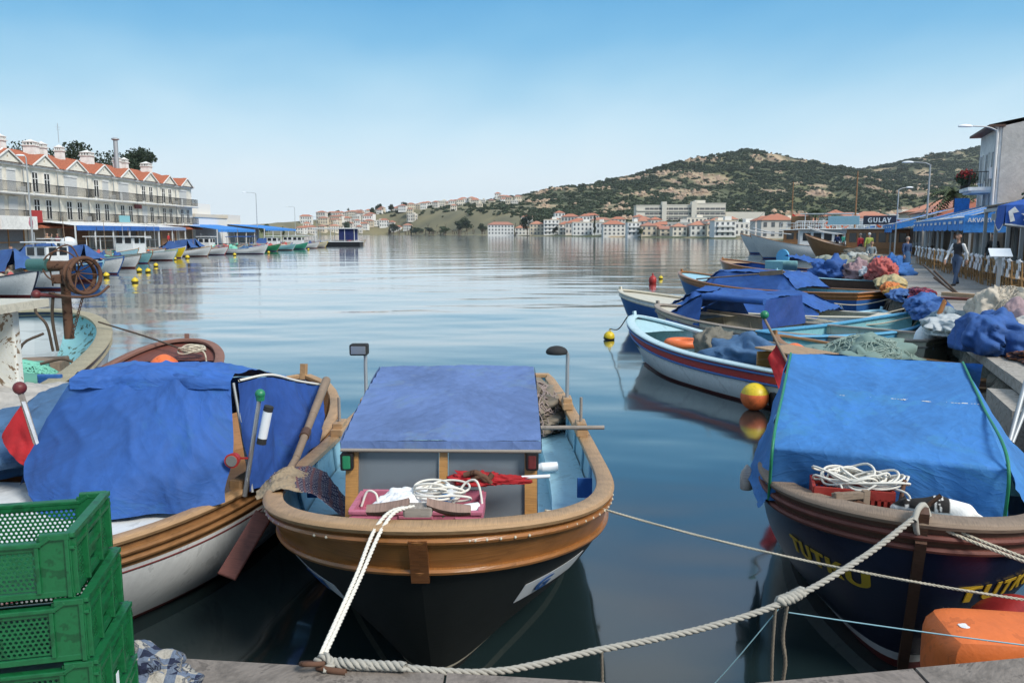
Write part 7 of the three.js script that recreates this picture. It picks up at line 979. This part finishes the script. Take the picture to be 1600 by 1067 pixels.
// ---------------------------------------------------------------- people and the cat: one continuous skin each, meshed from tapered limbs
function field(bones, size, res, center, blend = .035) {
  const mc = new MarchingCubes(res, M.skin, false, false, 60000); mc.isolation = 0; mc.reset ? mc.reset() : 0;
  const N = res, half = N / 2, F = mc.field, ends = bones.map((b) => { const d = V(b.b[0] - b.a[0], b.b[1] - b.a[1], b.b[2] - b.a[2]); return { ...b, d, l2: Math.max(1e-9, d.lengthSq()) }; });
  const dist = (x, y, z, b) => { const px = x - b.a[0], py = y - b.a[1], pz = z - b.a[2], t = clamp((px * b.d.x + py * b.d.y + pz * b.d.z) / b.l2), ex = px - b.d.x * t, ey = (py - b.d.y * t), ez = (pz - b.d.z * t) / (b.fz || 1); return Math.sqrt(ex * ex + ey * ey + ez * ez) - lerp(b.r0, b.r1 ?? b.r0, t); };
  const lo = [1e9, 1e9, 1e9], hi = [-1e9, -1e9, -1e9]; for (const b of bones) for (const p of [b.a, b.b]) for (let k = 0; k < 3; k++) { lo[k] = Math.min(lo[k], p[k] - .35); hi[k] = Math.max(hi[k], p[k] + .35); }
  for (let k = 0; k < N; k++) for (let j = 0; j < N; j++) for (let i = 0; i < N; i++) {
    const x = (i - half) / half * size + center[0], y = (j - half) / half * size + center[1], z = (k - half) / half * size + center[2]; let m = .3;
    if (x > lo[0] && x < hi[0] && y > lo[1] && y < hi[1] && z > lo[2] && z < hi[2]) for (const b of ends) { const d = dist(x, y, z, b); if (d < m + blend) { const h = Math.max(0, blend - Math.abs(d - m)) / blend; m = Math.min(d, m) - h * h * blend * .25; } }
    F[i + j * N + k * N * N] = -m;
  }
  mc.update();
  const n = mc.count, pos = new Float32Array(n * 3), nor = new Float32Array(n * 3), col = new Float32Array(n * 3);
  for (let i = 0; i < n; i++) {
    const x = mc.positionArray[i * 3] * size + center[0], y = mc.positionArray[i * 3 + 1] * size + center[1], z = mc.positionArray[i * 3 + 2] * size + center[2]; pos.set([x, y, z], i * 3);
    let best = 1e9, c = null; for (const b of ends) { const d = dist(x, y, z, b); if (d < best) { best = d; c = b.c; } } c = typeof c === 'function' ? c(x, y, z) : c; col.set(c, i * 3);
  }
  const g0 = new THREE.BufferGeometry(); g0.setAttribute('position', new THREE.BufferAttribute(pos, 3)); g0.setAttribute('color', new THREE.BufferAttribute(col, 3));
  const g = mergeVertices(g0, 1e-4); g.computeVertexNormals(); return g;
}
const bodyMat = mat([1, 1, 1], .8, { vertexColors: true });
function person(label, pos, turn, k) {
  const sk = k.skin || [.40, .23, .16], hair = k.hair || [.03, .022, .018], sh2 = k.shirt, sl = k.sleeve || sh2, pa = k.pants, shoe = k.shoe || [.02, .018, .016], H = k.h || 1.72, s = H / 1.72, st = k.stride ?? .12, sit = k.sit;
  const q = (x, y, z) => [x * s, y * s, z * s], B = [], add = (a, b, r0, r1, c, fz) => B.push({ a: q(...a), b: q(...b), r0: r0 * s, r1: (r1 ?? r0) * s, c, fz });
  const hip = sit ? .48 : .90, ch = hip + .42, nk = hip + .57, hd = hip + .70, ln = k.lean || 0;
  add([0, hip + .02, 0], [0, hip + .14, ln * .2], .125, .12, pa, .8); add([0, hip + .12, ln * .2], [0, ch - .02, ln * .8], .125, .145, sh2, .72); add([-.10, ch + .04, ln * .9], [.10, ch + .04, ln * .9], .095, .095, sh2, .8); add([0, ch + .06, ln], [0, nk + .06, ln + .01], .055, .05, sk);
  const hc = [0, hd + .06, ln + .03], hcol = (x, y, z) => (y > (hc[1] + .065) * s || z < (hc[2] - .035) * s && y > (hc[1] - .06) * s) ? (k.cap || hair) : sk;
  add([0, hd + .09, ln + .02], [0, hd + .02, ln + .035], .088, .066, hcol); add([0, hd + .05, ln + .115], [0, hd + .03, ln + .125], .014, .016, sk); add([-.088, hd + .05, ln + .02], [-.09, hd + .07, ln + .015], .02, .018, sk); add([.088, hd + .05, ln + .02], [.09, hd + .07, ln + .015], .02, .018, sk);
  if (k.brim) add([0, hd + .125, ln + .1], [0, hd + .12, ln + .15], .03, .03, k.cap);
  for (const e of [-1, 1]) {
    const f = e * st, x = e * .095;
    if (sit) { add([x, hip, 0], [x * 1.3, hip + .02, .42], .085, .065, pa); add([x * 1.3, hip + .02, .42], [x * 1.3, .1, .46], .062, .045, pa); add([x * 1.3, .05, .44], [x * 1.4, .035, .60], .045, .035, shoe); }
    else { const kn = [x * 1.05, .50, f * .55 + .03], an = [x * 1.1, .095 + (f < 0 ? Math.abs(f) * .2 : 0), f * 1.4]; add([x, hip, 0], kn, .092, .066, k.skirt ? pa : pa); add(kn, an, .064, k.skirt ? .036 : .052, k.skirt ? sk : pa); add([an[0], an[1] - .05, an[2] - .03], [an[0] * 1.1, an[1] - .06, an[2] + .15], .042, .034, shoe); }
    const shd = [e * .19, ch + .06, ln * .9], af = -f * (k.swing ?? 1), el = sit ? [e * .25, ch - .2, .06] : [e * .245, ch - .21, af * .7 + (k.bend || 0) * -.05], wr = sit ? [e * .15, hip + .14, .3] : [e * .25, ch - .44 + (k.bend || 0), af * 1.3 + .06 + (k.bend || 0) * .4];
    add(shd, el, .056, .044, sl); add(el, wr, .042, .03, k.short ? sk : sl); const hx = wr[0], hy = wr[1], hz = wr[2]; add(wr, [hx, hy - .07, hz + .02], .03, .028, sk); for (let i = 0; i < 4; i++) add([hx, hy - .08, hz + .04 - i * .017], [hx - e * .012, hy - .155 + (i === 3 ? .02 : 0), hz + .05 - i * .018], .0125, .0105, sk); add([hx - e * .005, hy - .03, hz + .045], [hx - e * .02, hy - .09, hz + .07], .013, .011, sk);
  }
  if (k.skirt) { add([0, hip + .05, 0], [0, .52, .02], .15, .20, pa, .8); }
  if (k.bag) add([k.bag * .2, hip + .08, -.06], [k.bag * .22, hip - .06, -.05], .075, .07, [.02, .02, .022], 1.2);
  const g = field(B, 1.0 * s, 96, [0, .9 * s, 0], .04);
  const o = solo('person', [g], bodyMat, label, 'person', null, pos, turn); return o;
}
{
  const jeans = [.045, .075, .14], navy = [.012, .014, .025];
  const yq = .948;
  person('man in dark vest with white sleeves and blue jeans walking past chairs', [15.61, yq, -28.04], -1.1, { shirt: [.015, .016, .022], sleeve: [.70, .70, .70], pants: jeans, stride: .17, h: 1.76, shoe: [.03, .025, .02] });
  person('woman in blue jacket and skirt with shoulder bag walking toward camera', [17.94, yq, -36.4], .15, { shirt: [.02, .05, .13], pants: [.03, .09, .20], skirt: 1, stride: .08, h: 1.62, hair: [.30, .27, .23], bag: 1, shoe: [.5, .48, .45] });
  person('man in yellow green jacket and white cap seen from behind', [24.3, yq, -54.6], PI - .2, { shirt: [.42, .48, .10], pants: [.16, .15, .13], stride: .06, cap: [.7, .7, .68], brim: 1, h: 1.78 });
  person('person in red jacket beside the man in yellow green', [24.4, yq, -56.2], PI + .3, { shirt: [.40, .02, .03], pants: navy, stride: .07, h: 1.74, hair: [.25, .24, .23] });
  person('bareheaded man in dark shirt sitting on the promenade by red net', [20.9, yq, -46.6], -.3, { shirt: [.20, .24, .26], pants: [.06, .07, .09], sit: 1 });
  solo('low_stool', [cbox(.4, .05, .36, .01, 0, .40, 0), box(.05, .4, .05, -.16, .2, -.13), box(.05, .4, .05, .16, .2, -.13), box(.05, .4, .05, -.16, .2, .13), box(.05, .4, .05, .16, .2, .13)], M.chairWood, 'low wooden stool under the sitting man', 'stool', null, [20.9, yq, -46.6]);
  person('person in teal top far down the market', [32.6, yq, -79], .4, { shirt: [.02, .22, .17], pants: navy, h: 1.7 }); person('person in yellow top far down the market', [35.3, yq, -80.5], 1.2, { shirt: [.55, .55, .08], pants: [.2, .2, .22], h: 1.68 }); person('person in dark blue far down the market', [31.2, yq, -77], 2.2, { shirt: [.02, .04, .14], pants: navy, h: 1.72 });
  person('waiter in dark clothes under the blue awnings', Q(31, 5.2, yq), -.8, { shirt: [.025, .022, .02], pants: navy, stride: .03, h: 1.75 }); person('man in grey shirt standing by awning post', Q(40, 4.9, yq), -1.4, { shirt: [.35, .40, .46], pants: [.08, .08, .1], stride: .03, h: 1.74 });
  person('person in striped dark top and white cap at far right table', Q(19.5, 5.4, yq), -1.9, { shirt: [.10, .03, .03], pants: navy, sit: 1, cap: [.7, .7, .7] });
  const ck = Q(19.5, 5.4, yq); solo('terrace_bench', [cbox(.5, .06, .45, .01, 0, .40, 0), box(.06, .38, .4, -.2, .19, 0), box(.06, .38, .4, .2, .19, 0)], M.chairWood, 'small bench under the person in white cap', 'bench', null, ck, -1.9);
  person('man in red sitting under the long left awning', [-43.2, yq, -101], 1.4, { shirt: [.45, .03, .03], pants: navy, h: 1.72, stride: .04 }); person('shopper in maroon before the left shops', [-44.6, yq, -78.8], 1.2, { shirt: [.12, .02, .03], pants: [.05, .04, .04], h: 1.7 }); person('man in tan clothes standing by the slim left pole', [-42.6, yq, -73.6], .9, { shirt: [.24, .15, .09], pants: [.42, .38, .33], h: 1.75 }); person('second shopper in grey before the left shops', [-44.4, yq, -77.4], 2.2, { shirt: [.2, .2, .21], pants: [.03, .03, .03], h: 1.68 });
  person('man in dark jacket hunched aboard at the left edge', [-29.8, .62, -47.5], 1.2, { shirt: [.015, .02, .035], pants: navy, sit: 1, h: 1.76, lean: .12 });
  const wm = makeBoat('moored_boat', 'dark skiff with hunched man aboard at the left edge', { L: 6, B: 2, hb: .95, hm: .7, hs: .75, rake: .6, sw: .6 }, [-28.6, 0, -47.2], -.2, { hull: M.teak, rail: M.pale, inner: M.old, floor: .45, lod: 1, thwarts: [.25, .5] }, 'boats along the left quay');
}
{ // cat stretched out on TUTKU's foredeck, head lowered to the stem
  const W1 = [.78, .76, .72], K1 = [.018, .016, .015], spot = (x, y, z) => (n3(x * 9 + 4, y * 9, z * 9) > .25 ? K1 : W1);
  const b = [], add = (a, c, r0, r1, col, fz) => b.push({ a, b: c, r0, r1, c: col, fz });
  add([-.11, .085, 0], [.02, .105, 0], .052, .056, (x, y, z) => x > -.03 && y > .09 ? K1 : W1); add([.02, .105, 0], [.13, .088, .005], .056, .046, (x, y) => x > .05 && y > .09 ? K1 : W1); add([.13, .09, .005], [.18, .085, .01], .034, .03, W1);
  add([.20, .085, .012], [.225, .075, .014], .034, .026, (x, y) => y > .088 ? K1 : W1); add([.24, .066, .014], [.25, .064, .014], .013, .011, W1); add([.19, .115, -.012], [.187, .137, -.016], .012, .004, K1); add([.19, .115, .036], [.187, .137, .04], .012, .004, K1);
  for (const e of [-1, 1]) { add([.11, .07, e * .028], [.14, .035, e * .034], .022, .014, W1); add([.14, .035, e * .034], [.20, .012, e * .036], .013, .012, W1); add([-.10, .07, e * .034], [-.06, .045, e * .05], .036, .024, W1); add([-.06, .045, e * .05], [-.13, .026, e * .05], .02, .014, W1); add([-.13, .026, e * .05], [-.20, .012, e * .052], .013, .011, W1); }
  add([-.15, .08, 0], [-.24, .03, .02], .018, .014, W1); add([-.24, .03, .02], [-.36, .015, .05], .013, .010, W1);
  const g = field(b, .42, 100, [-.05, .1, 0], .02); tut.o.updateMatrixWorld(); const p = tut.o.localToWorld(V(2.36, 1.0, -.16));
  const c = solo('cat', [g], mat([1, 1, 1], .95, { vertexColors: true, bumpMap: T.fine, bumpScale: .002 }), 'white and black cat crouching on the TUTKU foredeck beside the stem', 'cat', null, [p.x, p.y, p.z], PI - .35); c.scale.setScalar(1.12);
  const eg = solo('frayed_cloth', [lump(.09, .05, .07, { fold: .15, seg: 20 })], M.ropeGrey, 'frayed grey rag under the cat by the stem', 'rag', null, (() => { const w = tut.o.localToWorld(V(2.5, 1.03, -.02)); return [w.x, w.y, w.z]; })());
}
scene.fog = new THREE.FogExp2(new THREE.Color(.86, .92, 1), .00006);
renderer.render(scene, camera);
